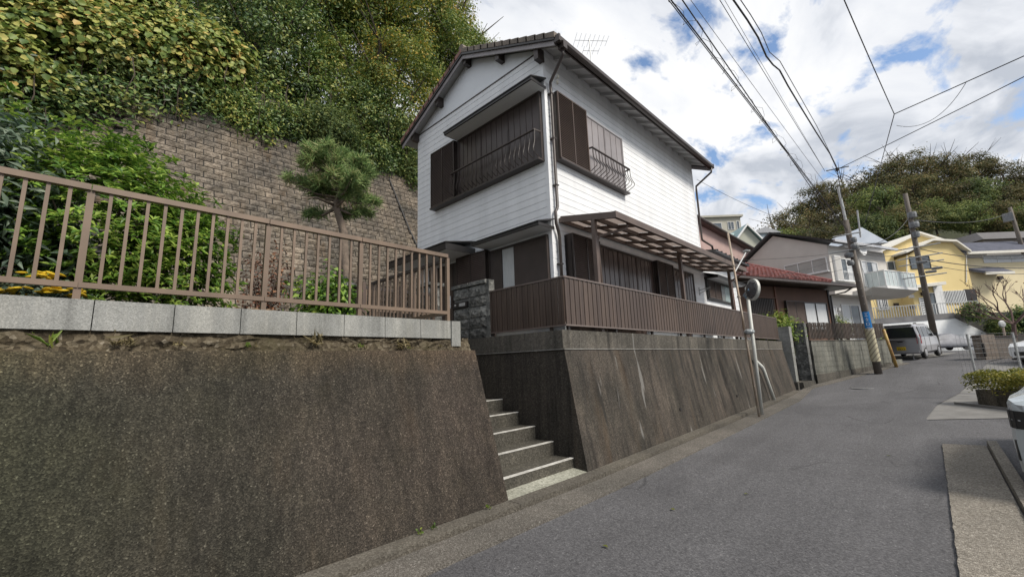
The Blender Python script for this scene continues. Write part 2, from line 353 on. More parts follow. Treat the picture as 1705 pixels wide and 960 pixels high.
# left gutter: ledge at the wall foot, narrow channel, aggregate strip, tar edge
sheet('gutter_strip', wiggle((-40, 3.30), (15.2, 3.38), 4, 0, 1), wiggle((-40, 2.89), (15.2, 3.0), 600, .006, 2), STRIP_L, .032, step=.09, skirt=.04, kind='structure')
sheet('gutter_strip', [(15.2, 3.38), bend(-1.0, -.12)[:2], bend(.4, -.1)[:2], bend(6.2, -.1)[:2]], [(15.2, 3.0), bend(-1.2, -.48)[:2], bend(.4, -.42)[:2], bend(6.2, -.36)[:2]], STRIP_L, .032, skirt=.04, kind='structure')
def kerbrun(name, pts, w0, w1, h, mat, cut=2.0):
    """raised kerb in segments, pts plan polyline; occupies w0..w1 to the left of travel"""
    par = thing(name, 'low dark concrete kerb along the foot of the retaining walls', 'kerb', (pts[0][0], pts[0][1], gz(pts[0][0])))
    for a, b in zip(pts, pts[1:]):
        a = np.array(a); b = np.array(b); L = np.linalg.norm(b - a); n = max(1, int(L / cut)); d = (b - a) / L; nn = np.array([-d[1], d[0]])
        for k in range(n):
            p = a + d * (L * k / n + .004); q = a + d * (L * (k + 1) / n - .004)
            A = p + nn * w0; B = q + nn * w0; Cq = q + nn * w1; D = p + nn * w1
            za, zb = gz(p[0]), gz(q[0])
            MB().hexa([(A[0], A[1], za - .1), (B[0], B[1], zb - .1), (Cq[0], Cq[1], zb - .1), (D[0], D[1], za - .1)],
                      [(A[0], A[1], za + h), (B[0], B[1], zb + h), (Cq[0], Cq[1], zb + h), (D[0], D[1], za + h)]).build('kerb_stone', mat, par)
    return par
kerbrun('kerb', [(-8, 3.46), (3.6, 3.46), (5.3, 3.46), (18.2, 3.52)], 0, .2, .045, KERBM)
sheet('gutter_channel', [(-40, 3.46), (15, 3.48)], [(-40, 3.30), (15, 3.36)], pm('gutter_shade', (.04, .036, .03), (.022, .02, .017), 5, .95), -.012, kind='structure')  # dark colour paints the shade inside the narrow channel
# right-hand aggregate strip with its kerb
sheet('gutter_strip', wiggle((-20, .05), (9.62, .10), 330, .006, 5), [(-20, -.37), (9.75, -.37)], STRIP, .026, step=.09, skirt=.04, kind='structure')
k = thing('kerb', 'worn concrete kerb stones edging the aggregate gutter strip', 'kerb', (3, -.42, 0))
x = -1.4
while x < 9.9:
    x1 = min(x + .6, 9.95); z0, z1 = gz(x), gz(x1)
    MB().hexa([(x, -.50, z0 - .1), (x1 - .006, -.50, z1 - .1), (x1 - .006, -.38, z1 - .1), (x, -.38, z0 - .1)],
              [(x, -.50, z0 + .07), (x1 - .006, -.50, z1 + .07), (x1 - .006, -.395, z1 + .07), (x, -.395, z0 + .07)]).build('kerb_stone', STRIP, k); x = x1
# worn manhole cover in the road, white parking tick beside the pale car
p = on_g(1435, 646)
mc = MB().lathe([(.33, -.02), (.33, .012), (.27, .016), (.26, .012), (.0001, .012)], (p[0], p[1], p[2] - .002), 28)
tag(mc.build('manhole_cover', pm('worn_iron', (.26, .26, .265), (.17, .17, .175), 9, .35, metal=.4)), 'round worn iron manhole cover set in the asphalt road', 'manhole')
sheet('parking_line', [(6.1, -.62), (7.2, -.62)], [(6.1, -.70), (7.2, -.70)], pm('white_line_paint', (.7, .7, .7), (.5, .5, .5), 20, .7), .004, kind='structure')

# ------------------------------------------------------------------ left retaining wall with its block course
lw = thing('retaining_wall', 'dark battered concrete retaining wall below the brown baluster fence', 'wall', (3.6, 3.68, 0))
LY0, LY1, LZ = 3.68, 4.20, 1.745
MB().hexa([(-9, LY0 - .06, -.2), (3.64, LY0 - .06, -.2), (3.64, 9.0, -.2), (-9, 9.0, -.2)],
          [(-9, LY1, LZ), (3.62, LY1, LZ), (3.62, 9.0, LZ), (-9, 9.0, LZ)]).build('battered_face', WALL_L, lw)
mb = MB(); r = random.Random(3)      # rough rubble band
n = 130; prev = None
for i in range(n + 1):
    x = -9 + 12.6 * i / n
    cols = [mb.pt((x, 4.245 + r.uniform(-.03, .026) + .018 * kk, LZ - .01 + .17 * kk / 4 + (r.uniform(-.014, .014) if 0 < kk < 4 else 0))) for kk in range(5)]
    if prev:
        for q in range(4): mb.f.append([prev[q], cols[q], cols[q + 1], prev[q + 1]])
    prev = cols
mb.build('rubble_band', SOILM, lw)
MB().box(-9, 3.58, 4.33, 9.0, LZ + .005, 1.90).build('fill', SOILM, lw)
xs = [-9 + .462 * i for i in range(0, 28)]; off = .08 - xs[19]
for i in range(27):
    x0 = -9 + .462 * i + (.08 + 9) % .462; x1 = x0 + .456
    if x0 > 3.3: break
    x1 = min(x1, 3.29)
    MB().hexa([(x0, 4.27, 1.895), (x1, 4.27, 1.895), (x1, 4.42, 1.895), (x0, 4.42, 1.895)],
              [(x0, 4.275, 2.115), (x1, 4.275, 2.115), (x1, 4.42, 2.115), (x0, 4.42, 2.115)]).build('block', BLOCKM, lw)
MB().box(3.30, 3.44, 4.265, 4.42, 1.80, 2.115).build('block', BLOCKM, lw)
MB().box(3.30, 3.44, 4.425, 6.6, 1.80, 2.10).build('block', BLOCKM, lw)
garden = MB().poly([(-9, 4.4, 2.06), (3.35, 4.4, 2.06), (3.35, 6.7, 2.06), (6.5, 6.9, 2.06), (6.5, 16, 2.1), (-12, 16, 2.1)]).build('garden_ground', EARTH, kind='structure')

# ------------------------------------------------------------------ stairs between the two walls
st = thing('stairs', 'narrow dark concrete stairs with white nosing strips climbing between two walls', 'stairs', (4.4, 3.7, 0))
NOSE = pm('white_nosing_paint', (.52, .51, .48), (.33, .32, .295), 9, .8)
MB().hexa([(3.60, 3.665, -.05), (5.22, 3.665, -.05), (5.22, 4.1, -.05), (3.60, 4.1, -.05)], [(3.60, 3.67, .032), (5.22, 3.67, .036), (5.22, 4.1, .085), (3.60, 4.1, .07)]).build('landing', LAND, st)
for i in range(10):
    y0 = 3.92 + .355 * i + (.45 if i > 4 else 0); z1 = .195 * (i + 1)
    s = MB().box(3.5, 5.3, y0, 8.0, z1 - .195 - (.1 if i == 0 else .0), z1).build('step', STAIRM, st)
    MB().box(3.5, 5.3 - .06, y0 - .006, y0 + .045, z1 - .006, z1 + .006).build('nosing_strip', NOSE, s)
MB().box(3.5, 6.3, 8.005, 9.6, 1.6, 1.96).build('top_landing', STAIRM, st)

# ------------------------------------------------------------------ right retaining wall and its cap
rw = thing('retaining_wall', 'stained battered concrete retaining wall under the white house', 'wall', (5.2, 3.68, 0))
def rface(x0, x1, nm, mat):
    zb0, zb1 = gz(x0), gz(x1)
    fy = lambda z: 3.675 + .17 * z
    MB().hexa([(x0, fy(-.2), -.2), (x1, fy(-.2), -.2), (x1, 9, -.2), (x0, 9, -.2)], [(x0, fy(1.745), 1.745), (x1, fy(1.745), 1.745), (x1, 9, 1.745), (x0, 9, 1.745)]).build(nm, mat, rw)
cuts = [5.2, 9.6, 14.2, 18.5]
for a, b in zip(cuts, cuts[1:]): rface(a + (.003 if a > 5.3 else 0), b, 'wall_panel', WALL_R)
cuts = [5.18, 7.2, 9.0, 11.1, 13.0, 14.9, 16.7, 18.55]
for a, b in zip(cuts, cuts[1:]):
    MB().box(a + (.004 if a > 5.3 else 0), b, 3.975, 4.5, 1.749, 2.045).build('cap_block', CAPM, rw)
MB().box(5.18, 5.6, 4.505, 7.2, 1.749, 2.045).build('cap_block', CAPM, rw)
MB().box(5.602, 18.5, 4.502, 9.6, 1.7, 2.03).build('fill', EARTH, rw)
for xw in (8.6, 12.1, 15.4):
    MB().lathe([(.03, 0), (.03, .06)], (xw, 3.675 + .17 * .55 - .02, .55), 10, 'y').build('weep_hole', BLACKM, rw)

SEAM = pm('seam_highlight', (.24, .235, .22), (.14, .135, .125), 9, .85)  # pale strip paints the light caught along the wall-top edge
MB().box(5.19, 18.5, 3.958, 3.99, 1.7455, 1.7585).build('seam_highlight_strip', SEAM, rw); MB().box(5.172, 5.2, 3.99, 7.0, 1.7455, 1.7585).build('seam_highlight_strip', SEAM, rw)
# ------------------------------------------------------------------ brown baluster fence on the left wall
lf = thing('baluster_fence', 'light brown metal baluster fence on pale blocks before the garden', 'fence', (0, 4.35, 2.11))
FY = 4.345
def barmesh(name, h, w, mat): return MB().box(-w / 2, w / 2, -w / 2, w / 2, 0, h).mesh(name, mat)
bal = barmesh('baluster', .70, .022, FENCE_BR); pst = barmesh('post', .93, .042, FENCE_BR)
rails = [(-4.85, -3.64), (-3.64, -2.43), (-2.43, -1.22), (-1.22, -.02), (-.02, 1.19), (1.19, 2.12), (2.12, 3.30)]
for a, b in rails:
    MB().box(a + .003, b - .003, FY - .028, FY + .028, 2.945, 2.99).build('top_rail', FENCE_BR, lf)
    MB().box(a + .002, b - .002, FY - .02, FY + .02, 2.205, 2.245).build('bottom_rail', FENCE_BR, lf)
    place(pst, 'post', lf, (b, FY + (.012 if b < 3.2 else 0), 2.115), None, (1, 1, .89 if b < 3.2 else .89))
    nb = round((b - a) / .11)
    for i in range(1, nb): place(bal, 'baluster', lf, (a + (b - a) * i / nb, FY, 2.245))
# return of the fence along the stair head
a, b = FY + .03, 6.42
MB().box(3.278, 3.322, a, b, 2.90, 2.94).build('top_rail', DKBROWN, lf)  # dark brown puts the rail's shaded underside into its colour
MB().box(3.28, 3.32, a, b, 2.205, 2.245).build('bottom_rail', FENCE_BR, lf)
for i in range(1, 19):
    y = a + (b - a) * i / 19; place(pst if i in (7, 18) else bal, 'post' if i in (7, 18) else 'baluster', lf, (3.30, y, 2.115 if i in (7, 18) else 2.22), None, (1, 1, .86 if i in (7, 18) else .98))
# little gate behind it
g = thing('gate', 'brown metal bar gate at the head of the stairs', 'gate', (4.2, 6.9, 2.0))
for x0 in (3.45, 4.15):
    MB().box(x0, x0 + .66, 6.88, 6.91, 2.55, 2.62).build('gate_rail', FENCE_BR, g); MB().box(x0, x0 + .66, 6.88, 6.91, 2.05, 2.10).build('gate_rail', FENCE_BR, g); MB().box(x0, x0 + .66, 6.88, 6.91, 2.93, 2.98).build('gate_rail', DKBROWN, g)
    for i in range(9): place(bal, 'gate_bar', g, (x0 + .03 + .6 * i / 8, 6.895, 2.08), None, (1, 1, .9 / .7))
for xx in (3.4, 4.12, 4.85): MB().box(xx, xx + .06, 6.87, 6.93, 1.95, 3.05).build('gate_post', FENCE_DK, g)
# ------------------------------------------------------------------ the white two-storey house
HX0, HX1, HY0, HY1, HZ0, HZT = 6.23, 14.0, 4.9, 9.52, 2.03, 8.0
RIDGE_Y = (HY0 + HY1) / 2
hs = thing('house', 'white two-storey house with horizontal siding, brown shutters and a gable roof', 'house', (HX0, HY0, HZ0))
MB().box(HX0 + .009, HX1, HY0 + .009, HY1, HZ0, HZT).build('wall_core', WHITEP, hs)
MB().box(HX0 - .01, HX1 + .003, HY0 - .01, HY1 + .005, HZ0 - .02, HZ0 + .30).build('foundation', pm('foundation_concrete', (.62, .63, .64), (.5, .5, .5), 2, .8), hs)
CRS = .15
def siding(face, u0, u1, z0, z1, holes, joints=()):
    k = 0; z = z0
    while z < z1 - .02:
        zc = z + CRS / 2; zt = min(z + CRS, z1) - .006
        segs = [(u0, u1)]
        for (a, b, c, d) in holes:
            if c < zc < d:
                ns = []
                for s in segs:
                    if b <= s[0] or a >= s[1]: ns.append(s); continue
                    if a > s[0]: ns.append((s[0], a))
                    if b < s[1]: ns.append((b, s[1]))
                segs = ns
        for j in joints:
            ns = []
            for s in segs:
                if s[0] + .05 < j < s[1] - .05: ns += [(s[0], j - .0015), (j + .0015, s[1])]
                else: ns.append(s)
            segs = ns
        for (a, b) in segs:
            if b - a < .02: continue
            if face == 'gable':
                MB().hexa([(HX0, a, z), (HX0 + .03, a, z), (HX0 + .03, b, z), (HX0, b, z)], [(HX0 + .004, a, zt), (HX0 + .03, a, zt), (HX0 + .03, b, zt), (HX0 + .004, b, zt)]).build('siding_board', WHITE, hs)
            else:
                MB().hexa([(a, HY0, z), (b, HY0, z), (b, HY0 + .03, z), (a, HY0 + .03, z)], [(a, HY0 + .004, zt), (b, HY0 + .004, zt), (b, HY0 + .03, zt), (a, HY0 + .03, zt)]).build('siding_board', WHITE, hs)
        z += CRS
siding('gable', HY0 + .075, HY1 - .02, HZ0 + .29, HZT, [(4.99, 8.66, 5.60, 7.05), (4.98, 7.68, 2.0, 4.02), (7.75, 9.1, 2.0, 4.1)])
siding('long', HX0 + .075, HX1 - .02, HZ0 + .29, HZT + .05, [(6.5, 9.22, 5.62, 7.08), (6.62, 12.95, 2.0, 4.05)], joints=(9.45, 12.2))
# corner boards (short lengths, joints show)
z = HZ0 + .29
while z < HZT + .02:
    MB().box(HX0 - .006, HX0 + .072, HY0 - .006, HY0 + .072, z, min(z + .297, HZT + .06)).build('corner_trim', WHITE, hs); z += .30
MB().box(HX1 - .07, HX1 + .006, HY0 - .006, HY0 + .05, HZ0 + .3, HZT + .05).build('corner_trim', WHITE, hs)
# gable triangle
SL = .475; RZ = HZT + (RIDGE_Y - HY0) * SL
MB().prism([(HY0 + .02, HZT + .01), (HY1, HZT + .01), (RIDGE_Y, RZ)], HX0 + .012, HX0 + .1, 0).build('gable_panel', WHITEP, hs)
MB().prism([(HY0 + .02, HZT + .01), (HY1, HZT + .01), (RIDGE_Y, RZ)], HX1 - .1, HX1, 0).build('gable_panel', WHITEP, hs)
MB().box(HX0 - .012, HX0 + .02, HY0 + .16, HY1 - .02, HZT - .012, HZT + .012).build('gable_trim', DKBROWN, hs)
# roof slabs
OVG, OVE = .26, .50
RX0, RX1 = HX0 - OVG, HX1 + .26
TILE = pm('roof_tile', (.20, .165, .13), (.12, .10, .085), 5, .7, var=.2, bump=.3)
TILER = pm('rake_tile_red', (.24, .11, .085), (.15, .075, .06), 5, .65, var=.2, bump=.3)
def zroof(y, off=0): return RZ + .05 - abs(y - RIDGE_Y) * SL + off
roof = None
for sgn, ye in ((-1, HY0 - OVE), (1, HY1 + .42)):
    slab = MB().prism([(RIDGE_Y, zroof(RIDGE_Y)), (ye, zroof(ye)), (ye, zroof(ye) + .07), (RIDGE_Y, zroof(RIDGE_Y) + .07)], RX0 + .05, RX1 - .05, 0).build('roof_deck', SOFF, hs)
    # tile field: wavy courses
    mbt = MB(); nx, ny = 120, 14
    L = abs(ye - RIDGE_Y)
    for c in range(ny):
        ya = RIDGE_Y + sgn * L * c / ny; yb = RIDGE_Y + sgn * (L * (c + 1) / ny + .03)
        p0 = None
        for i in range(nx + 1):
            xx = RX0 + .15 + (RX1 - RX0 - .3) * i / nx; w = .022 * math.sin(2 * math.pi * (xx) / .265)
            q = [mbt.pt((xx, ya, zroof(ya) + .085 + w)), mbt.pt((xx, yb, zroof(yb) + .115 + w)), mbt.pt((xx, yb, zroof(yb) + .075 + w))]
            if p0: mbt.f += [[p0[0], q[0], q[1], p0[1]], [p0[1], q[1], q[2], p0[2]]]
            p0 = q
    f = mbt.build('tile_field', TILE, hs, smooth=False); f['kind'] = 'stuff'
    # rake tiles on both gables
    for gx, s2 in ((RX0, 1), (RX1, -1)):
        nt = 12
        for c in range(nt):
            ya = RIDGE_Y + sgn * L * c / nt; yb = RIDGE_Y + sgn * (L * (c + 1) / nt + .035)
            x0, x1 = gx - .02 * s2, gx + .2 * s2
            za, zb = zroof(ya), zroof(yb)
            b = [(x0, ya, za + .01), (x1, ya, za + .05), (x1, yb, zb + .05), (x0, yb, zb + .01)]
            t = [(x0, ya, za + .115), (x1, ya, za + .14), (x1, yb, zb + .165), (x0, yb, zb + .14)]
            MB().hexa(b, t).build('rake_tile', TILER if sgn > 0 else TILE, hs)
    # barge board and dark drip edge
    for gx in (RX0, RX1 - .03):
        MB().prism([(RIDGE_Y, zroof(RIDGE_Y) - .15), (ye, zroof(ye) - .15), (ye, zroof(ye) - .005), (RIDGE_Y, zroof(RIDGE_Y) - .005)], gx + .025, gx + .055, 0).build('barge_board', TRIMG, hs)
        MB().prism([(RIDGE_Y, zroof(RIDGE_Y) - .05), (ye - sgn * -.02, zroof(ye) - .05), (ye - sgn * -.02, zroof(ye) + .012), (RIDGE_Y, zroof(RIDGE_Y) + .012)], gx - .012, gx + .024, 0).build('drip_edge', BLACKM, hs)
# eave tile ends on the street side
ye = HY0 - OVE
tm = MB().lathe([(.001, -.012), (.062, -.012), (.066, .0), (.06, .13), (.001, .13)], (0, 0, 0), 10, 'y').mesh('eave_tile', TILE)
for i in range(31): place(tm, 'eave_tile', hs, (RX0 + .12 + .265 * i, ye - .02, zroof(ye) + .085))
# ridge tiles
rm = MB().tube([(0, 0, 0), (.27, 0, .012)], .085, 8).mesh('ridge_tile', TILE)
for i in range(31): place(rm, 'ridge_tile', hs, (RX0 - .02 + .262 * i, RIDGE_Y, RZ + .19))
# purlin ends
for y in (HY0 + .02, (HY0 + RIDGE_Y) / 2, RIDGE_Y, (HY1 + RIDGE_Y) / 2, HY1 - .02):
    h = .30 if y < HY0 + .1 else .15
    MB().box(RX0 + .07, HX0 + .012, y - .055, y + .055, zroof(y) - .16 - h * .7, zroof(y) - .03).build('purlin_end', DKBROWN, hs)
# rafters under the street eave, fascia and gutter
for i in range(18):
    xx = RX0 + .22 + .455 * i
    if xx > RX1 - .1: break
    ya, yb = HY0 + .02, ye + .03
    MB().hexa([(xx - .03, yb, zroof(yb) - .085), (xx + .03, yb, zroof(yb) - .085), (xx + .03, ya, zroof(ya) - .085), (xx - .03, ya, zroof(ya) - .085)],
              [(xx - .03, yb, zroof(yb) + .002), (xx + .03, yb, zroof(yb) + .002), (xx + .03, ya, zroof(ya) + .002), (xx - .03, ya, zroof(ya) + .002)]).build('rafter', SOFF, hs)
MB().box(RX0 + .06, RX1 - .06, ye - .012, ye + .012, zroof(ye) - .11, zroof(ye) + .05).build('fascia', DKBROWN, hs)
gut = MB()
prof = [(-.13, .03), (-.13, -.05), (-.10, -.085), (-.045, -.085), (-.016, -.05), (-.016, .03)]
pin = [(-.118, .03), (-.118, -.045), (-.095, -.073), (-.05, -.073), (-.028, -.045), (-.028, .03)]
gut.prism([(ye + a, zroof(ye) - .02 + b) for a, b in prof + pin[::-1]], RX0 + .02, RX1 - .02, 0).build('gutter', DKBROWN, hs)
for xx in (RX0 - .0, RX1 - .05): MB().box(xx, xx + .05, ye - .14, ye - .005, zroof(ye) - .115, zroof(ye) + .03).build('gutter_end', DKBROWN, hs)
MB().box(RX0 + .12, RX0 + .24, ye - .15, ye - .01, zroof(ye) - .20, zroof(ye) - .06).build('rain_head', DKBROWN, hs)
# downpipes
zg = zroof(ye)
MB().tube([(RX0 + .18, ye - .08, zg - .19), (RX0 + .20, ye - .06, zg - .30), (HX0 + .13, HY0 - .07, zg - .55), (HX0 + .14, HY0 - .065, zg - .70), (HX0 + .14, HY0 - .065, 4.56), (HX0 + .10, HY0 - .075, 4.50), (HX0 + .05, HY0 - .08, 4.44), (HX0 + .05, HY0 - .08, 4.20), (HX0 + .12, HY0 - .07, 4.06), (HX0 + .15, HY0 - .065, 3.95), (HX0 + .15, HY0 - .065, HZ0 + .05)], .032, 10).build('downpipe', DKBROWN, hs, smooth=True)
MB().tube([(RX1 - .1, ye - .08, zg - .10), (RX1 - .1, ye - .06, zg - .25), (HX1 + .04, HY0 - .07, zg - .62), (HX1 + .04, HY0 - .065, zg - .75), (HX1 + .02, HY0 - .065, 5.42), (HX1 + .04, HY0 - .065, 5.33), (HX1 + .9, HY0 - .065, 5.28), (HX1 + .95, HY0 - .065, 5.12)], .032, 10).build('downpipe', DKBROWN, hs, smooth=True)
for zz in (7.0, 6.0, 5.0, 3.4): MB().box(HX0 + .10, HX0 + .19, HY0 - .10, HY0 - .0, zz, zz + .025).build('pipe_bracket', DKBROWN, hs)
# insulator bracket high on the street wall
ib = MB(); ib.tube([(6.62, HY0 - .01, 7.5), (6.62, HY0 - .07, 7.52)], .012, 6); ib.lathe([(.001, -.03), (.03, -.03), (.022, 0), (.03, .03), (.001, .03)], (6.62, HY0 - .08, 7.52), 8); ib.lathe([(.001, -.03), (.03, -.03), (.022, 0), (.03, .03), (.001, .03)], (6.62, HY0 - .06, 7.40), 8)
ib.build('insulator_bracket', pm('porcelain', (.7, .68, .6), (.6, .58, .5), 5, .3), hs)

# ---- windows.  A local frame: u along the wall, w out of the wall, z up
GM = Matrix(((0, -1, 0, HX0), (1, 0, 0, 0), (0, 0, 1, 0), (0, 0, 0, 1)))     # (u,w,z) -> (HX0 - w, u, z)
LM = Matrix(((1, 0, 0, 0), (0, -1, 0, HY0), (0, 0, 1, 0), (0, 0, 0, 1)))     # (u,w,z) -> (u, HY0 - w, z)
def frame_rect(M, u0, u1, z0, z1, w0, w1, t, mat, parent, name='frame'):
    mb = MB(M); mb.box(u0, u0 + t, w0, w1, z0, z1); mb.box(u1 - t, u1, w0, w1, z0, z1); mb.box(u0 + t, u1 - t, w0, w1 - .002, z0, z0 + t); mb.box(u0 + t, u1 - t, w0, w1 - .002, z1 - t, z1)
    return mb.build(name, mat, parent)
def ribbed(M, u0, u1, z0, z1, w, mat, parent, ribs=6, name='shutter_panel'):
    mb = MB(M); mb.box(u0, u1, w - .03, w, z0, z1)
    for i in range(ribs + 1):
        c = u0 + .012 + (u1 - u0 - .024) * i / ribs; mb.box(c - .006, c + .006, w - .002, w + .009, z0 + .02, z1 - .02)
    mb.box(u0, u0 + .022, w - .001, w + .014, z0, z1); mb.box(u1 - .022, u1, w - .001, w + .014, z0, z1)
    return mb.build(name, mat, parent)
LOUV = pm('louvre_brown', (.13, .10, .088), (.10, .078, .07), 4, .4, metal=.1, var=.05)
def louvre_box(M, u0, u1, z0, z1, w, parent, mat=DKBROWN, cols=2):
    bx = MB(M).box(u0, u1, -.03, w - .035, z0, z1).build('shutter_box', DKBROWN, parent)
    mb = MB(M); t = .03
    mb.box(u0, u0 + t, w - .05, w, z0, z1); mb.box(u1 - t, u1, w - .05, w, z0, z1); mb.box(u0 + t, u1 - t, w - .05, w - .001, z0, z0 + t); mb.box(u0 + t, u1 - t, w - .05, w - .001, z1 - t, z1)
    for c in range(1, cols): uu = u0 + (u1 - u0) * c / cols; mb.box(uu - .014, uu + .014, w - .05, w - .002, z0 + t, z1 - t)
    mb.build('box_frame', mat, bx)
    mb = MB(M); n = int((z1 - z0) / .042)
    for c in range(cols):
        a = u0 + (u1 - u0) * c / cols + .02; b = u0 + (u1 - u0) * (c + 1) / cols - .02
        for i in range(n):
            z = z0 + t + (z1 - z0 - 2 * t) * i / n
            mb.hexa([(a, w - .010, z), (b, w - .010, z), (b, w - .004, z), (a, w - .004, z)], [(a, w - .036, z + .040), (b, w - .036, z + .040), (b, w - .03, z + .040), (a, w - .03, z + .040)])
    mb.build('louvre', LOUV, bx); return bx
def hood(M, u0, u1, zf, zw, w, parent, drop=.025, mat=BLACKM, name='window_hood'):
    """sloping hood: soffit, fascia, roof sheet"""
    mb = MB(M); mb.hexa([(u0, 0, zf - .03), (u1, 0, zf - .03), (u1, w - .02, zf - .03), (u0, w - .02, zf - .03)], [(u0, 0, zf + .02), (u1, 0, zf + .02), (u1, w - .02, zf + .02), (u0, w - .02, zf + .02)])
    h = mb.build(name, WHITEP, parent)
    mb = MB(M); mb.box(u0 - .012, u1 + .012, w - .02, w + .012, zf - .034, zf + drop); mb.box(u0 - .012, u0 - .001, 0, w - .02, zf - .034, zf + drop); mb.box(u1 + .001, u1 + .012, 0, w - .02, zf - .034, zf + drop)
    mb.build('fascia', mat, h)
    mb = MB(M); mb.hexa([(u0 - .03, 0, zw - .02), (u1 + .03, 0, zw - .02), (u1 + .03, w + .03, zf + drop), (u0 - .03, w + .03, zf + drop)], [(u0 - .03, 0, zw + .01), (u1 + .03, 0, zw + .01), (u1 + .03, w + .03, zf + drop + .022), (u0 - .03, w + .03, zf + drop + .022)])
    mb.build('hood_roof', mat, h); return h
def railing(M, u0, u1, zt, zb, w, parent, n, belly=.10, ends=True):
    r = MB(M).tube([(u0 - .02, .02, zt), (u0, w, zt), (u1, w, zt), (u1 + .02, .02, zt)], .022, 8).build('railing', DKBROWN, parent)
    MB(M).box(u0, u1, w * .25, w * .25 + .025, zb, zb + .03).build('bottom_rail', DKBROWN, r)
    for i in range(n + 1):
        u = u0 + (u1 - u0) * i / n
        MB(M).tube([(u, w, zt), (u, w + belly * .15, zb + (zt - zb) * .6), (u, w + belly, zb + (zt - zb) * .28), (u, w + belly * .85, zb + .10), (u, w * .6, zb + .025), (u, w * .3, zb + .012)], .0085, 5).build('rail_bar', DKBROWN, r)
    return r
# gable, upper floor
w = MB(GM).box(4.99, 8.66, -.06, .015, 5.60, 7.05).build('window', BLACKM, hs)
frame_rect(GM, 4.985, 7.66, 5.57, 7.06, .0, .075, .045, DKBROWN, w)
for a, b in ((5.03, 5.92), (5.93, 6.81), (6.82, 7.62)): ribbed(GM, a, b, 5.62, 7.02, .055, SHUT, w, 5)
louvre_box(GM, 7.69, 8.66, 5.56, 7.06, .17, w)
MB(GM).box(4.98, 8.68, 0, .19, 5.52, 5.56).build('sill', DKBROWN, w)
railing(GM, 5.02, 7.72, 6.15, 5.57, .23, w, 20, .06)
hood(GM, 4.86, 7.66, 7.09, 7.30, .46, hs)
# gable, ground floor
w = MB(GM).box(5.0, 6.62, -.06, .012, 2.2, 3.98).build('window', BLACKM, hs)
frame_rect(GM, 4.985, 6.64, 2.15, 4.0, 0, .07, .04, DKBROWN, w)
MB(GM).box(5.03, 5.89, .02, .05, 2.2, 3.96).build('shutter_panel', SHUT, w)
mb = MB(GM).box(5.895, 6.24, .02, .03, 2.2, 3.96)
CURT = pm('lace_curtain_behind_glass', (.52, .54, .54), (.42, .44, .45), 12, .25, stretch=(8, 8, .4))
mb.build('curtained_pane', CURT, w); MB(GM).box(5.895, 6.24, .032, .04, 2.86, 2.875).build('glazing_bar', CURT, w)
MB(GM).box(6.245, 6.60, .02, .055, 2.2, 3.96).build('shutter_panel', DKBROWN, w)
louvre_box(GM, 6.66, 7.68, 2.2, 4.04, .15, w)
hood(GM, 4.84, 6.72, 4.10, 4.28, .46, hs)
# entrance hood and door
d = MB(GM).box(7.85, 8.95, -.05, .02, 2.05, 4.0).build('door', DKBROWN, hs)
MB(GM).box(7.95, 8.85, .021, .035, 2.15, 3.9).build('door_panel', SHUT, d); MB(GM).tube([(8.0, .07, 2.9), (8.0, .07, 3.2)], .015, 6).build('handle', ALU, d)
hood(GM, 7.16, 9.6, 4.08, 4.36, .83, hs, drop=.11, name='entrance_hood')
# street side, upper floor
w = MB(LM).box(6.5, 9.22, -.06, .012, 5.62, 7.08).build('window', BLACKM, hs)
louvre_box(LM, 6.50, 7.555, 5.62, 7.12, .13, w, mat=FENCE_DK)
frame_rect(LM, 7.565, 9.235, 5.60, 7.09, 0, .06, .03, SHUT_G, w)
for i in range(2):
    a = 7.60 + .80 * i; ribbed(LM, a, a + .79, 5.63, 7.06, .045, SHUT_G, w, 3)
MB(LM).box(6.49, 9.25, 0, .15, 5.585, 5.62).build('sill', DKBROWN, w)
railing(LM, 7.60, 9.25, 6.22, 5.66, .18, w, 13, .10)
# street side, ground floor
w = MB(LM).box(6.62, 12.95, -.06, .008, 2.1, 4.05).build('window', BLACKM, hs)
frame_rect(LM, 7.70, 10.30, 2.1, 4.06, 0, .07, .04, DKBROWN, w); frame_rect(LM, 11.33, 12.95, 2.1, 4.06, 0, .07, .04, DKBROWN, w)
GLOSS = pm('glossy_brown_panel', (.085, .062, .055), (.065, .048, .042), 3, .22, metal=.15, var=.08)
for i in range(3): a = 7.75 + .84 * i; ribbed(LM, a, a + .82, 2.15, 4.02, .05, GLOSS, w, 4)
for i in range(2): a = 11.38 + .78 * i; ribbed(LM, a, a + .76, 2.15, 4.02, .05, GLOSS, w, 4)
louvre_box(LM, 6.67, 7.66, 2.2, 4.07, .17, w); louvre_box(LM, 10.33, 11.30, 2.2, 4.07, .17, w)
# bracket arm for a drying pole
mb = MB(LM); mb.tube([(13.45, 0, 3.62), (13.45, .35, 3.66)], .014, 6); mb.tube([(13.45, 0, 3.5), (13.45, .33, 3.65)], .01, 6); mb.box(13.42, 13.48, 0, .012, 3.45, 3.7); mb.build('drying_pole_bracket', GALV, hs)
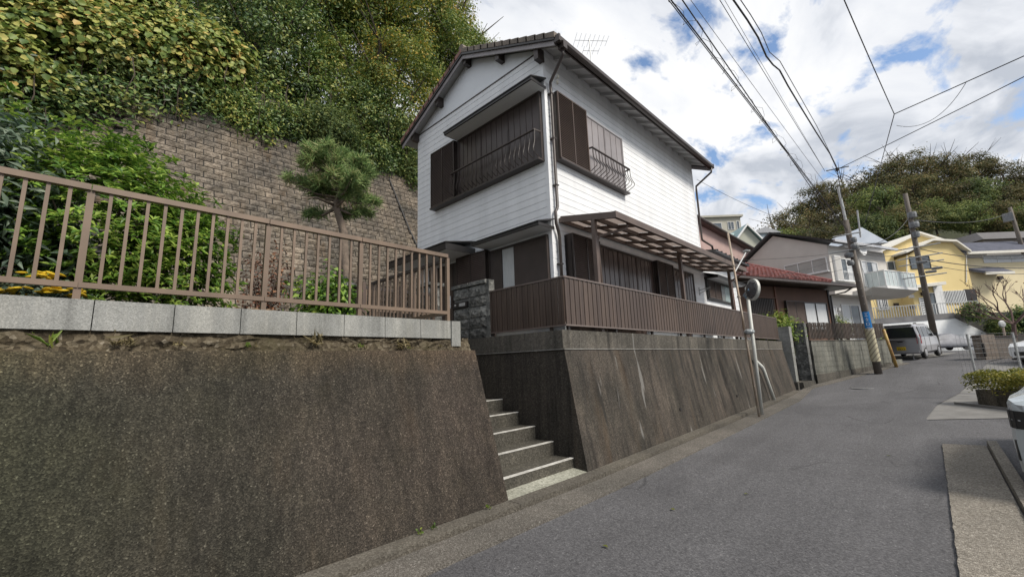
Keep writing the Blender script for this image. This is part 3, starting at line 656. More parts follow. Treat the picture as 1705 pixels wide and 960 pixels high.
# low side wing with its own dark roof, hood and window
wg = MB().box(HX1 + .01, 17.3, HY0 + .02, 8.4, HZ0, 4.75).build('side_wing', WHITEP, hs)
z = HZ0 + .29
while z < 4.7:
    for a, b in ((HX1 + .02, 17.28),):
        hol = 3.40 < z + .07 < 4.02
        for s in ([(a, 14.03), (16.5, b)] if hol else [(a, b)]):
            MB().box(s[0], s[1], HY0 - .004, HY0 + .03, z, z + .141).build('siding_board', WHITE, wg)
    z += .15
MB().hexa([(HX1 + .0, HY0 - .45, 4.86), (17.55, HY0 - .45, 4.86), (17.55, 8.6, 5.5), (HX1, 8.6, 5.5)], [(HX1 + .0, HY0 - .45, 4.93), (17.55, HY0 - .45, 4.93), (17.55, 8.6, 5.57), (HX1, 8.6, 5.57)]).build('wing_roof', BLACKM, hs)
for i in range(9):
    xx = HX1 + .2 + .4 * i
    MB().hexa([(xx, HY0 - .46, 4.93), (xx + .03, HY0 - .46, 4.93), (xx + .03, 8.6, 5.57), (xx, 8.6, 5.57)], [(xx, HY0 - .46, 4.97), (xx + .03, HY0 - .46, 4.97), (xx + .03, 8.6, 5.61), (xx, 8.6, 5.61)]).build('roof_batten', BLACKM, wg)
hood(LM, 13.98, 16.75, 4.06, 4.24, .42, wg)
w2 = MB(LM).box(14.02, 16.5, -.03, .02, 3.42, 4.0).build('window', BLACKM, hs)
frame_rect(LM, 14.0, 16.52, 3.38, 4.03, 0, .08, .05, BLACKM, w2)
louvre_box(LM, 14.06, 15.2, 3.42, 4.0, .1, w2)
MB(LM).box(15.22, 15.72, .02, .035, 3.43, 3.99).build('curtained_pane', pm('grey_glass', (.2, .21, .21), (.15, .16, .16), 5, .15), w2)
MB(LM).box(15.74, 16.46, .02, .035, 3.43, 3.99).build('curtained_pane', pm('pale_glass', (.34, .42, .42), (.26, .33, .34), 5, .12), w2)

# ---- terrace roof (pergola) along the street side
pg = thing('terrace_roof', 'brown framed lean-to terrace roof with translucent panels on the white house', 'pergola', (6.46, 4.1, HZ0))
PX0, PX1, PYO, PYI, PZO, PZI = 6.46, 13.95, 3.66, 4.88, 4.10, 4.33
pz = lambda y: PZO + (PZI - PZO) * (y - PYO) / (PYI - PYO)
PERG = pm('pergola_brown', (.115, .082, .066), (.085, .06, .05), 3, .45, metal=.1, var=.05)
MB().box(PX0, PX1, PYO - .03, PYO + .03, PZO - .06, PZO + .06).build('front_beam', PERG, pg)
MB().box(PX0, PX1, PYI - .03, PYI + .01, PZI - .06, PZI + .03).build('wall_plate', PERG, pg)
for xx, nm in ((PX0 + .001, 'end_beam'), (PX1 - .051, 'end_beam')):
    MB().hexa([(xx, PYO + .031, PZO - .06), (xx + .05, PYO + .031, PZO - .06), (xx + .05, PYI - .031, PZI - .06), (xx, PYI - .031, PZI - .06)], [(xx, PYO + .031, PZO + .06), (xx + .05, PYO + .031, PZO + .06), (xx + .05, PYI - .031, PZI + .06), (xx, PYI - .031, PZI + .06)]).build(nm, PERG, pg)
nr = 9
for i in range(1, nr):
    xx = PX0 + (PX1 - PX0) * i / nr
    MB().hexa([(xx - .02, PYO + .03, PZO - .05), (xx + .02, PYO + .03, PZO - .05), (xx + .02, PYI - .03, PZI - .05), (xx - .02, PYI - .03, PZI - .05)], [(xx - .02, PYO + .03, PZO + .012), (xx + .02, PYO + .03, PZO + .012), (xx + .02, PYI - .03, PZI + .012), (xx - .02, PYI - .03, PZI + .012)]).build('rafter', PERG, pg)
for yy in (4.07, 4.47): MB().box(PX0 + .051, PX1 - .052, yy - .022, yy + .022, pz(yy) - .047 - (.03 if yy < 4.2 else 0), pz(yy) + .004).build('purlin', PERG, pg)
m, t, b, out = newmat('translucent_panel')
b.inputs['Base Color'].default_value = (.50, .46, .43, 1); b.inputs['Roughness'].default_value = .4
tr = node(t, 'ShaderNodeBsdfTranslucent', {'Color': (.52, .475, .45, 1)}); mx = node(t, 'ShaderNodeMixShader', {0: .72, 1: b.outputs[0], 2: tr.outputs[0]}); t.links.new(mx.outputs[0], out.inputs[0]); PANEL = m
for i in range(nr):
    a = PX0 + (PX1 - PX0) * i / nr + .022; c = PX0 + (PX1 - PX0) * (i + 1) / nr - .022
    MB().hexa([(a, PYO + .03, PZO + .015), (c, PYO + .03, PZO + .015), (c, PYI - .03, PZI + .015), (a, PYI - .03, PZI + .015)], [(a, PYO + .03, PZO + .019), (c, PYO + .03, PZO + .019), (c, PYI - .03, PZI + .019), (a, PYI - .03, PZI + .019)]).build('roof_panel', PANEL, pg)
for xx in (PX0 + .03, 10.25, 13.88): MB().box(xx - .03, xx + .05, 4.08, 4.155, HZ0 + .0, pz(4.1) - .06).build('post', PERG, pg)
MB().tube([(7.0, PYO + .05, PZO - .03), (6.99, PYO + .06, PZO - .13), (6.62, 4.09, PZO - .27), (6.57, 4.11, PZO - .36), (6.57, 4.06, HZ0 + .1)], .024, 8).build('drain_pipe', PERG, pg, smooth=True)
MB().tube([(PX1 - .15, PYO + .05, PZO - .03), (PX1 - .16, PYO + .06, PZO - .13), (PX1 - .02, 4.09, PZO - .27), (PX1 - .0, 4.1, PZO - .36), (PX1 - .0, 4.06, HZ0 + .1)], .024, 8).build('drain_pipe', pm('pink_brown_pipe', (.2, .1, .075), (.16, .08, .06), 4, .5), pg, smooth=True)

# ---- brown slat fence on top of the wall
sf = thing('slat_fence', 'dark brown vertical slat fence on the concrete cap before the house', 'fence', (5.34, 4.03, 2.045))
slat = MB().hexa([(-.027, -.012, 0), (.027, -.012, 0), (.027, .006, 0), (-.027, .006, 0)], [(-.027, -.012, .745), (.027, -.012, .745), (.027, .006, .745), (-.027, .006, .745)])
slat = slat.mesh('slat', FENCE_DK)
FX0, FX1, FYS = 5.35, 18.45, 4.02
n = int((FX1 - FX0) / .064)
for i in range(n): place(slat, 'slat', sf, (FX0 + .035 + .064 * i, FYS + (.006 if i % 2 else 0), 2.14))
ny = 27
for i in range(ny): place(slat, 'slat', sf, (FX0 - .0 + (.006 if i % 2 else 0), FYS + .04 + .064 * i, 2.14), (0, 0, -math.pi / 2))
LIT = pm('fence_rail_brown', (.16, .13, .115), (.13, .10, .09), 4, .4, metal=.15)
MB().box(FX0 - .03, FX1, FYS - .024, FYS + .03, 2.886, 2.912).build('top_rail', LIT, sf); MB().box(FX0 - .03, FX1, FYS - .02, FYS + .028, 2.115, 2.139).build('bottom_rail', LIT, sf)
MB().box(FX0 - .024, FX0 + .03, FYS + .031, 5.78, 2.887, 2.911).build('top_rail', LIT, sf); MB().box(FX0 - .02, FX0 + .03, FYS + .029, 5.78, 2.116, 2.138).build('bottom_rail', LIT, sf)
for i, xx in enumerate(np.linspace(FX0 + .12, FX1 - .1, 10)): MB().box(xx - .025, xx + .025, FYS + .03, FYS + .075, 2.046, 2.88).build('post', DKBROWN, sf)
for yy in (4.35, 5.7): MB().box(FX0 + .02, FX0 + .06, yy - .025, yy + .025, 2.046, 2.88).build('post', DKBROWN, sf)
MB().box(FX0 + .16, FX0 + .20, FYS + .15, 5.78, 2.046, 2.20).build('base_board', WHITEP, sf)
for a, b in ((8.3, 10.4), (10.6, 12.0), (12.4, 13.6), (14.3, 15.8)): MB().box(a, b, FYS + .12, FYS + .15, 2.046, 2.19).build('base_board', WHITEP, sf)
# condenser unit and low boxes glimpsed under the fence
for i, (a, b) in enumerate(((6.1, 7.0), (7.3, 8.1))): tag(MB().box(a, b, 4.3, 4.55, 2.035, 2.36).build('planter_box', FENCE_DK), 'long brown planter box behind the dark slat fence', 'planter', 'planters behind the slat fence')

# ---- block gate piers at the stair head
SPLIT = aggregate_mat('split_face_block', [(0, (.06, .062, .062)), (.5, (.13, .132, .13)), (1, (.24, .24, .235))], 18, dirt=((.45, .45, .45), (1.3, 1.3, 1.25)), streak=.4, bump=1.0, var=.35)
def rough_block(x0, x1, y0, y1, z0, z1, seed, face='x-'):
    r = random.Random(seed); mb = MB(); mb.box(x0 + .012, x1, y0, y1, z0, z1)
    ny, nz = 6, 3; g = {}
    for i in range(ny + 1):
        for j in range(nz + 1):
            edge = i in (0, ny) or j in (0, nz)
            g[i, j] = mb.pt((x0 + (.011 if edge else -r.uniform(-.004, .022)), y0 + (y1 - y0) * i / ny, z0 + (z1 - z0) * j / nz))
    for i in range(ny):
        for j in range(nz): mb.f.append([g[i, j], g[i + 1, j], g[i + 1, j + 1], g[i, j + 1]])
    return mb
gp = thing('gate_pier', 'rough dark concrete block gate pier with letter slot beside the slat fence', 'gate pier', (5.3, 5.9, 2.05))
MB().box(5.335, 5.47, 5.84, 6.78, 2.05, 3.07).build('core', pm('pale_mortar', (.17, .17, .165), (.11, .11, .105), 9, .9), gp)
s = 0
for j in range(5):
    z0 = 2.05 + .205 * j; shift = 0
    for a, b in ((5.83, 6.32), (6.325, 6.80)):
        if j == 3 and a > 6: continue
        rough_block(5.30, 5.48, a, b - .012, z0, z0 + .19, s).build('block', SPLIT, gp); s += 1
MB().box(5.285, 5.36, 6.35, 6.78, 2.69, 2.80).build('letter_box', BLACKM, gp)
MB().box(5.275, 5.284, 6.40, 6.58, 2.715, 2.775).build('name_plate', pm('worn_plate', (.45, .46, .45), (.3, .3, .3), 30, .4), gp)
MB().lathe([(.02, -.01), (.02, .012)], (5.278, 6.70, 2.75), 10, 'x').build('bell_button', ALU, gp)
for a, b in ((5.80, 6.31), (6.315, 6.84)): MB().hexa([(5.275, a, 3.078), (5.50, a, 3.078), (5.50, b, 3.078), (5.275, b, 3.078)], [(5.285, a + .01, 3.15), (5.49, a + .01, 3.15), (5.49, b - .01, 3.15), (5.285, b - .01, 3.15)]).build('coping', SPLIT, gp)
MB().box(5.32, 5.46, 5.74, 5.825, 2.05, 3.14).build('end_post', SPLIT, gp)
gp2 = thing('gate_pier', 'rough dark concrete block gate pier beside the bar gate', 'gate pier', (5.2, 7.3, 2.0))
for j in range(6): rough_block(4.95, 5.25, 7.1, 7.5, 1.96 + .205 * j, 1.96 + .205 * j + .196, 200 + j).build('block', SPLIT, gp2)
MB().box(4.92, 5.28, 7.06, 7.54, 3.195, 3.26).build('coping', SPLIT, gp2)

# ---- television antenna on the ridge
an = thing('antenna', 'thin metal television antenna on the tiled house roof', 'antenna', (7.6, RIDGE_Y, RZ + .2))
AB = on_y(985, 100, 6.4)
mb = MB(); q = Vector((AB[0], 6.4, zroof(6.4) + .1)); top = Vector((AB[0] - .05, 6.4, AB[2] + .75))
an.location = q
mb.tube([q, top], .016, 6).build('mast', GALV, an)
for k, (dz, L, nn, el) in enumerate(((-.08, 1.05, 8, .32), (-.45, .5, 4, .2))):
    c = top + Vector((0, 0, dz)); dirv = Vector((.75, -.66, 0)); side = Vector((.66, .75, 0))
    bm_ = MB().tube([c - dirv * L * .45, c + dirv * L * .55], .007, 5).build('boom', GALV, an)
    for i in range(nn):
        p = c - dirv * L * .45 + dirv * L * i / (nn - 1); l2 = el * (1 - .35 * i / nn)
        MB().tube([p - side * l2, p + side * l2], .0045, 4).build('element', GALV, bm_)
# ------------------------------------------------------------------ next lot: block wall at the bend, pier, picket fence
GBLK = aggregate_mat('grey_wall_block', [(0, (.12, .122, .112)), (.6, (.175, .177, .165)), (1, (.24, .24, .225))], 60, dirt=((.42, .42, .39), (1.2, 1.2, 1.15)), streak=.85, bump=.4)
bw = thing('block_wall', 'weathered grey concrete block wall under a brown picket fence', 'wall', bend(0, 0, .35))
MB(BF).box(0, 5.65, .02, .17, -.1, 2.02).build('wall_core', GBLK, bw)
for j in range(8):
    z0 = 2.03 - .2 * (j + 1); o = .2 if j % 2 else 0
    a = -o
    while a < 5.65:
        a0, a1 = max(a, 0), min(a + .395, 5.65)
        if a1 - a0 > .05 and z0 > gz(bend(a1, 0)[0]) - .05: MB(BF).box(a0, a1, -.002 - .004 * ((j * 7 + int(a * 5)) % 3) * .5, .15, z0 + .003, z0 + .196).build('block', GBLK, bw)
        a += .4
zz0 = gz(bend(0, 0)[0]); zz1 = gz(bend(5.6, 0)[0])
MB(BF).hexa([(0, -.03, zz0 - .2), (5.66, -.03, zz1 - .2), (5.66, .2, zz1 - .2), (0, .2, zz0 - .2)], [(0, -.02, zz0 + .34), (5.66, -.02, zz1 + .10), (5.66, .2, zz1 + .10), (0, .2, zz0 + .34)]).build('footing', CAPM, bw)
MB(BF).box(-.02, 5.68, -.02, .2, 2.032, 2.075).build('coping', CAPM, bw)
pf = thing('picket_fence', 'dark brown wooden picket fence on the grey block wall', 'fence', bend(2, .1, 2.08))
WOODD = pm('dark_weathered_wood', (.06, .044, .034), (.03, .023, .019), 6, .75, var=.3, stretch=(1, 1, .2))
pk = MB().box(-.029, .029, -.009, .009, 0, .66).mesh('picket', WOODD)
rp_ = random.Random(5)
for i in range(58):
    a = .12 + 5.5 * i / 58; P = bend(a, .06, 2.12 + rp_.uniform(-.012, .012)); place(pk, 'picket', pf, P, (0, rp_.uniform(-.015, .015), R(-21)), (rp_.uniform(.85, 1.1), 1, 1))
for z in (2.2, 2.62): MB(BF).box(.05, 5.6, .072, .11, z, z + .05).build('fence_rail', WOODD, pf)
for a in np.linspace(.1, 5.55, 5): MB(BF).box(a - .03, a + .03, .112, .17, 2.08, 2.75).build('fence_post', WOODD, pf)
SM = aggregate_mat('pale_pier_block', [(0, (.19, .195, .19)), (.6, (.26, .265, .255)), (1, (.33, .33, .32))], 70, dirt=((.55, .55, .52), (1.15, 1.15, 1.15)), streak=.35, bump=.25)
p1 = thing('block_pier', 'pale grey block pier at the end of the retaining wall', 'pier', (18.75, 3.75, .27))
for j in range(12): MB().box(18.72, 19.12, 3.72, 4.12, .2 + .2 * j, .2 + .2 * j + .195).build('block', SM, p1)
MB().box(18.66, 19.16, 3.68, 4.14, 0, .55).build('base', CAPM, p1)
p2 = thing('block_pier', 'dark grey block pier next to the picket fence', 'pier', (19.9, 3.5, .3))
for j in range(13): MB().box(19.78, 20.22, 3.42, 3.82, .15 + .2 * j, .15 + .2 * j + .195).build('block', SPLIT, p2)
MB().hexa([(18.9, 3.5, 0), (19.9, 3.3, 0), (19.9, 4.4, 0), (18.9, 4.4, 0)], [(18.9, 3.55, .52), (19.9, 3.35, .55), (19.9, 4.4, .55), (18.9, 4.4, .52)]).build('step', CAPM, p2)
MB().box(18.52, 19.9, 4.6, 9.0, .2, 2.0).build('side_block', SPLIT, p2)
MB(BF).poly([(-1.2, .17, 2.02), (6.6, .17, 2.02), (14.0, .9, 2.06), (14.0, 14, 2.06), (-1.2, 14, 2.02)]).build('lot_ground', EARTH, kind='structure')

# ------------------------------------------------------------------ neighbour houses
GLASS = pm('window_glass', (.10, .12, .14), (.07, .085, .10), 2, .08)
CURTW = pm('white_curtain', (.55, .57, .58), (.46, .48, .5), 6, .3, stretch=(6, 6, .5))
FRAMEW = pm('white_window_frame', (.7, .71, .71), (.62, .63, .63), 6, .45)
def window(M, parent, u0, u1, z0, z1, w=.0, panes=2, frame_m=None, glass=None, name='window', sill=False):
    frame_m = frame_m or FRAMEW; glass = glass or GLASS
    f = MB(M); t = .045
    f.box(u0, u0 + t, w, w + .06, z0, z1); f.box(u1 - t, u1, w, w + .06, z0, z1); f.box(u0 + t, u1 - t, w, w + .058, z0, z0 + t); f.box(u0 + t, u1 - t, w, w + .058, z1 - t, z1)
    for i in range(1, panes): c = u0 + (u1 - u0) * i / panes; f.box(c - .02, c + .02, w, w + .05, z0 + t, z1 - t)
    fo = f.build(name, frame_m, parent)
    for i in range(panes):
        a = u0 + (u1 - u0) * i / panes + .03; b = u0 + (u1 - u0) * (i + 1) / panes - .03
        g = glass[i % len(glass)] if isinstance(glass, (list, tuple)) else glass
        MB(M).box(a, b, w - .01, w + .02, z0 + .03, z1 - .03).build('pane', g, fo)
    if sill: MB(M).box(u0 - .05, u1 + .05, w, w + .12, z0 - .06, z0).build('sill', frame_m, fo)
    return fo
def wallM(origin, ang_deg):      # (u along, w out, z): origin world; u direction ang, outward = right of u
    a = R(ang_deg); return Matrix(((math.cos(a), math.sin(a), 0, origin[0]), (math.sin(a), -math.cos(a), 0, origin[1]), (0, 0, 1, origin[2]), (0, 0, 0, 1)))
# --- single-storey house with red tile roof
rh = thing('house', 'single-storey brown house with a red tiled roof behind the picket fence', 'house', bend(1, 1.6, 2.02))
BRW = pm('brown_plaster', (.115, .06, .04), (.085, .045, .03), 1.2, .7)
MB(BF).box(-2.2, 4.62, 1.6, 7.5, 2.02, 4.55).build('wall', BRW, rh)
RFM = wallM(bend(0, 1.6, 0), -21)
REDT = pm('red_glazed_tile', (.21, .07, .06), (.14, .05, .044), 4, .25, var=.35)
eL, eR, eF, eB = -3.0, 5.75, .72, 8.3; zE = 4.62; rdg = 4.4; hipz = 6.35
ridgeA, ridgeB = .2, 2.2
MB(BF).hexa([(eL, eF, zE - .03), (eR, eF, zE - .03), (eR, eB, zE - .03), (eL, eB, zE - .03)], [(eL, eF, zE + .07), (eR, eF, zE + .07), (eR, eB, zE + .07), (eL, eB, zE + .07)]).build('eave_board', DKBROWN, rh)
rf = MB(BF); pts = [(eL + .9, eF + .05, zE + .08), (eR - 2.2, eF + .05, zE + .08), (eR - 2.2, eB - .05, zE + .08), (eL + .9, eB - .05, zE + .08), (ridgeA, rdg, hipz), (ridgeB, rdg, hipz)]
i = [rf.pt(p) for p in pts]; rf.f += [[i[0], i[1], i[5], i[4]], [i[1], i[2], i[5]], [i[2], i[3], i[4], i[5]], [i[3], i[0], i[4]]]
roofo = rf.build('roof', REDT, rh)
MB(BF).hexa([(eR - 2.25, eF + .05, zE + .072), (eR, eF + .05, zE + .072), (eR, eB, zE + .072), (eR - 2.25, eB, zE + .072)], [(eR - 2.25, eF + .05, zE + .14), (eR, eF + .05, zE + .10), (eR, eB, zE + .10), (eR - 2.25, eB, zE + .14)]).build('flat_roof_edge', BLACKM, rh)
# tiles on the street-facing and the west slopes, laid course by course
tl = MB().hexa([(-.13, -.02, 0), (.13, -.02, 0), (.13, .3, .02), (-.13, .3, .02)], [(-.055, -.02, .10), (.055, -.02, .10), (.055, .3, .055), (-.055, .3, .055)]).mesh('roof_tile', REDT)
def slope_tiles(A, B, Cc, D, nrow, pitch):
    A, B, Cc, D = [Vector(p) for p in (A, B, Cc, D)]     # A-B eave, D-C ridge
    nrm = (B - A).cross(D - A).normalized(); up = (D - A).normalized(); ax = (B - A).normalized(); up = nrm.cross(ax).normalized()
    rot = (BF.to_3x3() @ Matrix((ax, up, nrm)).transposed()).to_euler()
    for r_ in range(nrow):
        k = r_ / nrow; a = A.lerp(D, k); b = B.lerp(Cc, k); L = (b - a).length; n = int(L / pitch)
        for c in range(n):
            p = a + ax * (pitch * (c + .5) + (L - n * pitch) / 2) + nrm * .02
            place(tl, 'roof_tile', rh, BF @ p, rot)
slope_tiles(pts[0], pts[1], pts[5], pts[4], 12, .27)
for A, B in ((pts[0], pts[4]), (pts[1], pts[5]), (pts[4], pts[5])):
    MB(BF).tube([Vector(A) + Vector((0, 0, .07)), Vector(B) + Vector((0, 0, .07))], .09, 7).build('ridge_cap', REDT, rh)
window(RFM, rh, 2.55, 4.3, 2.6, 3.9, .01, 2, BLACKM, [CURTW, CURTW])
louvre_box(RFM, 1.2, 2.5, 2.6, 3.92, .12, rh)
g = MB(RFM); g.box(-1.15, .42, 0, .02, 2.4, 3.98)
gr = g.build('window', BLACKM, rh)
for q in range(15): MB(RFM).box(-1.13 + 1.53 * q / 14 - .012, -1.13 + 1.53 * q / 14 + .012, .06, .085, 2.4, 3.98).build('grille_bar', DKBROWN, gr)
MB(RFM).box(-1.2, .62, .02, .12, 3.98, 4.03).build('grille_rail', BRW, gr)
MB(RFM).box(.62, .72, 0, .05, 2.0, 4.55).build('timber_post', pm('red_brown_timber', (.16, .07, .045), (.12, .05, .03), 4, .6), rh); MB(RFM).box(4.55, 4.66, 0, .05, 2.0, 4.55).build('timber_post', BLACKM, rh)
MB(RFM).tube([(-3.0, .95, 4.58), (5.7, .95, 4.56)], .05, 8).build('gutter', DKBROWN, rh)
MB(RFM).tube([(5.0, .93, 4.55), (4.9, .6, 4.35), (4.72, .06, 4.28), (4.70, .05, 2.1)], .035, 7).build('downpipe', BLACKM, rh)

# --- beige house with balcony
bh = thing('house', 'pale beige two-storey house with a white balcony and gable wall', 'house', bend(8.3, 3.2, 2.02))
BEI = pm('beige_render', (.56, .54, .505), (.50, .48, .45), .8, .8); BEIL = pm('pale_beige_render', (.60, .585, .56), (.54, .525, .50), .8, .8)
a0, a1, v0, v1 = 8.27, 14.2, 3.18, 8.4; zt = 7.55; pkv, pkz = 6.15, 9.05
MB(BF).box(a0, a1, v0, v1, 4.75, zt).build('upper_wall', BEI, bh)
MB(BF).box(a0 + .5, a1 - 1.0, v0 + .7, v1, 2.02, 4.75).build('lower_wall', BEIL, bh)
MB(BF).prism([(v0, zt + .0), (v1, zt + .0), (pkv, pkz - .1)], a0 + .002, a0 + .2, 0).build('gable_wall', BEI, bh)
for (va, za, vb, zb) in ((v0 - .55, zt - .0, pkv, pkz), (v1 + .4, zt - .15, pkv, pkz)):
    MB(BF).prism([(va, za), (vb, zb), (vb, zb + .13), (va, za + .13)], a0 - .3, a1 + .3, 0).build('roof', pm('dark_slate_roof', (.06, .058, .06), (.045, .043, .045), 3, .6) if va > 5 else bpy.data.materials['dark_slate_roof'] if 'dark_slate_roof' in bpy.data.materials else BLACKM, bh)
MB(BF).prism([(v0 - .60, zt + .02), (v0 - .5, zt + .02), (v0 - .5, zt + .16), (v0 - .60, zt + .16)], a0 - .3, a1 + .3, 0).build('gutter', ALU, bh)
BGM = Matrix.Identity(4) @ BF @ Matrix(((0, -1, 0, a0), (1, 0, 0, 0), (0, 0, 1, 0), (0, 0, 0, 1)))
BFM = BF @ Matrix(((1, 0, 0, 0), (0, -1, 0, v0), (0, 0, 1, 0), (0, 0, 0, 1)))
FROST = pm('frosted_pane', (.36, .365, .35), (.31, .315, .305), 2, .3)
window(BGM, bh, 3.3, 5.7, 6.1, 6.9, .01, 3, FRAMEW, FROST, sill=True)
MB(BFM).box(.0 + 8.55, 9.15, .005, .12, 5.5, 6.95).build('shutter_box', FRAMEW, bh)
for q in range(7): MB(BFM).box(8.58 + .08 * q, 8.61 + .08 * q, .12, .135, 5.55, 6.9).build('shutter_rib', BEIL, bh)
w3 = window(BFM, bh, 9.2, 10.35, 5.55, 6.85, .01, 2, FRAMEW, [GLASS, CURTW], sill=True)
for q in range(9): MB(BFM).box(9.25 + .13 * q, 9.265 + .13 * q, .12, .13, 5.55, 6.05).build('rail_bar', FRAMEW, w3)
MB(BFM).box(9.2, 10.35, .115, .135, 6.05, 6.08).build('rail', FRAMEW, w3)
window(BFM, bh, 11.3, 13.0, 5.3, 6.85, .01, 3, FRAMEW, [CURTW, GLASS, CURTW])
bc = MB(BFM).box(11.5, 14.9, .01, 1.0, 5.05, 5.2).build('balcony', FRAMEW, bh)
BALP = pm('balcony_panel', (.50, .56, .57), (.43, .49, .5), 3, .35)
for q in range(8): MB(BFM).box(11.52 + .42 * q, 11.52 + .42 * q + .39, .95, .97, 5.22, 6.05).build('balcony_panel', BALP, bc)
for q in range(3): MB(BFM).box(11.5, 11.52, .05 + .31 * q, .05 + .31 * q + .28, 5.22, 6.05).build('balcony_panel', BALP, bc)
MB(BFM).box(11.48, 14.92, .93, 1.0, 6.06, 6.11).build('balcony_rail', FRAMEW, bc); MB(BFM).box(11.48, 11.55, .02, .925, 6.06, 6.11).build('balcony_rail', FRAMEW, bc)
for q in range(9): MB(BFM).box(11.5 + .42 * q - .02, 11.5 + .42 * q + .02, .94, .99, 5.2, 6.06).build('balcony_post', FRAMEW, bc)
MB(BFM).hexa([(10.0, -.7, 4.72), (14.9, -.7, 4.72), (14.9, .3, 4.72), (10.0, .3, 4.72)], [(10.0, -.7, 4.9), (14.9, -.7, 4.9), (14.9, 1.0, 5.045), (10.0, 1.0, 5.045)]).build('balcony_soffit', BEIL, bh)
BLM = BF @ Matrix(((1, 0, 0, 0), (0, -1, 0, v0 + .7), (0, 0, 1, 0), (0, 0, 0, 1)))
window(BLM, bh, 9.9, 12.6, 2.1, 4.3, .01, 3, FRAMEW, [CURTW, GLASS, CURTW])
window(BLM, bh, 8.95, 9.35, 2.1, 4.2, .01, 1, FRAMEW, CURTW, name='door')
MB(BLM).lathe([(.001, 0), (.11, 0), (.11, .12), (.001, .14)], (9.6, .0, 4.0), 10, 'y').build('porch_light', FRAMEW, bh)
MB(BLM).lathe([(.001, .0), (.36, .05), (.38, .1), (.001, .02)], (11.05, 1.0, 7.45), 16, 'y').build('satellite_dish', FRAMEW, bh)
MB(BF).box(9.2, 12.8, 1.8, 1.84, 2.06, 2.55).build('garden_rail', FRAMEW, bh)

# --- house behind with the long pink verge, white wall
pk_ = thing('house', 'pinkish house with a dark-edged eave behind the white house', 'house', (16.5, 7.6, 2))
PE0 = on_y(1140, 358, 8.4); PE1 = on_y(1249, 412, 8.4)
PINK = pm('pink_render', (.42, .30, .275), (.36, .255, .235), 1, .75)
MB().box(15.2, PE1[0] - .4, 9.1, 13, 2.0, 7.4).build('lower_wall', pm('lilac_white_wall', (.58, .56, .58), (.5, .48, .5), 1, .75), pk_)
MB().hexa([(14.6, 8.55, 7.3), (PE1[0], 8.55, 7.3), (PE1[0], 13.5, 7.3), (14.6, 13.5, 7.3)], [(14.6, 8.4, 9.0), (PE1[0], 8.4, 9.0), (PE1[0], 13.5, 9.0), (14.6, 13.5, 9.0)]).build('upper_wall', PINK, pk_)
MB().box(14.6, PE1[0] + .25, 8.05, 13.6, 9.0, 9.16).build('eave', pm('maroon_eave', (.10, .06, .055), (.07, .045, .04), 3, .6), pk_)
MB().tube([(14.6, 8.02, 9.1), (PE1[0] + .25, 8.02, 9.1)], .08, 8).build('gutter', DKBROWN, pk_)
mb = MB()
for q in range(24): mb.tube([(14.7 + .6 * q, 8.2, 9.25), (14.7 + .6 * q, 11, 10.3)], .12, 6)
mb.build('roof', pm('tan_tile', (.25, .19, .14), (.18, .14, .1), 4, .7), pk_)

# --- hillside houses far behind
def far_house(px0, px1, pyt, pyb, dep, wallm, label, roofm, gable=None, wins=()):
    n = AX.T @ np.array([0, 0, 1.]) if False else np.array([AX[0][2], AX[1][2], 0]); n = n / np.linalg.norm(n)
    P0 = at_d((px0 + px1) / 2, pyb, dep); A = on_plane(px0, pyb, P0, n); B = on_plane(px1, pyb, P0, n); T = on_plane((px0 + px1) / 2, pyt, P0, n)
    wd = B - A; L = np.linalg.norm(wd[:2]); ang = math.atan2(wd[1], wd[0]); M = wallM((A[0], A[1], 0), math.degrees(ang))
    h = thing('house', label, 'house', (A[0], A[1], min(A[2], B[2])))
    zb, ztp = min(A[2], B[2]) - 3, T[2]
    MB(M).box(0, L, -7, 0, zb, ztp).build('wall', wallm, h)
    return h, M, L, zb, ztp
GREYH = pm('pale_olive_render', (.40, .385, .33), (.34, .33, .28), 1, .8)
h, M, L, zb, ztp = far_house(1172, 1238, 362, 405, 62, GREYH, 'olive beige box house high on the far slope', None)
MB(M).box(-.3, L + .3, -7.2, .35, ztp, ztp + .28).build('roof', GREYH, h); MB(M).box(-1.6, -.003, -7, -.8, zb, ztp - .8).build('wing', pm('dim_render', (.30, .28, .25), (.26, .24, .21), 1, .8), h)
window(M, h, 1.6, 2.9, ztp - 2.3, ztp - .8, .01, 1, FRAMEW, GLASS); window(M, h, 3.8, 4.7, ztp - 1.9, ztp - .7, .01, 2, FRAMEW, GLASS); window(M, h, 5.1, 5.5, ztp - 2.0, ztp - .6, .01, 1, FRAMEW, GLASS)
TEAL = pm('pale_teal_roof', (.25, .36, .36), (.20, .30, .30), 2, .55)
h, M, L, zb, ztp = far_house(1225, 1272, 405, 425, 48, pm('pale_green_render', (.42, .43, .36), (.36, .37, .31), 1, .8), 'pale house with a teal gable roof on the far slope', None)
MB(M).prism([(0, ztp), (L, ztp), (L * .5, ztp + 2.0)], 0, -.2, 1).build('gable_wall', bpy.data.materials['pale_green_render'], h)
for s in (0, 1):
    u0, u1 = (-.35, L * .5) if s == 0 else (L + .35, L * .5)
    MB(M).prism([(u0, ztp - .25), (u1, ztp + 2.05), (u1, ztp + 2.25), (u0, ztp - .05)], -7.5, .3, 1).build('roof', TEAL, h)
    MB(M).prism([(u0, ztp - .27), (u1, ztp + 2.03), (u1, ztp + 2.28), (u0, ztp - .02)], .302, .4, 1).build('barge_board', FRAMEW, h)
MB(M).hexa([(-3.6, -7, ztp - .4), (L * .45, -7, ztp - .4), (L * .45, -1.0, ztp - .4), (-3.6, -1.0, ztp - .4)], [(-2.2, -7, ztp + 1.8), (L * .45, -7, ztp + 1.8), (L * .45, -1.8, ztp + 1.8), (-2.2, -1.8, ztp + 1.8)]).build('side_roof', TEAL, h)
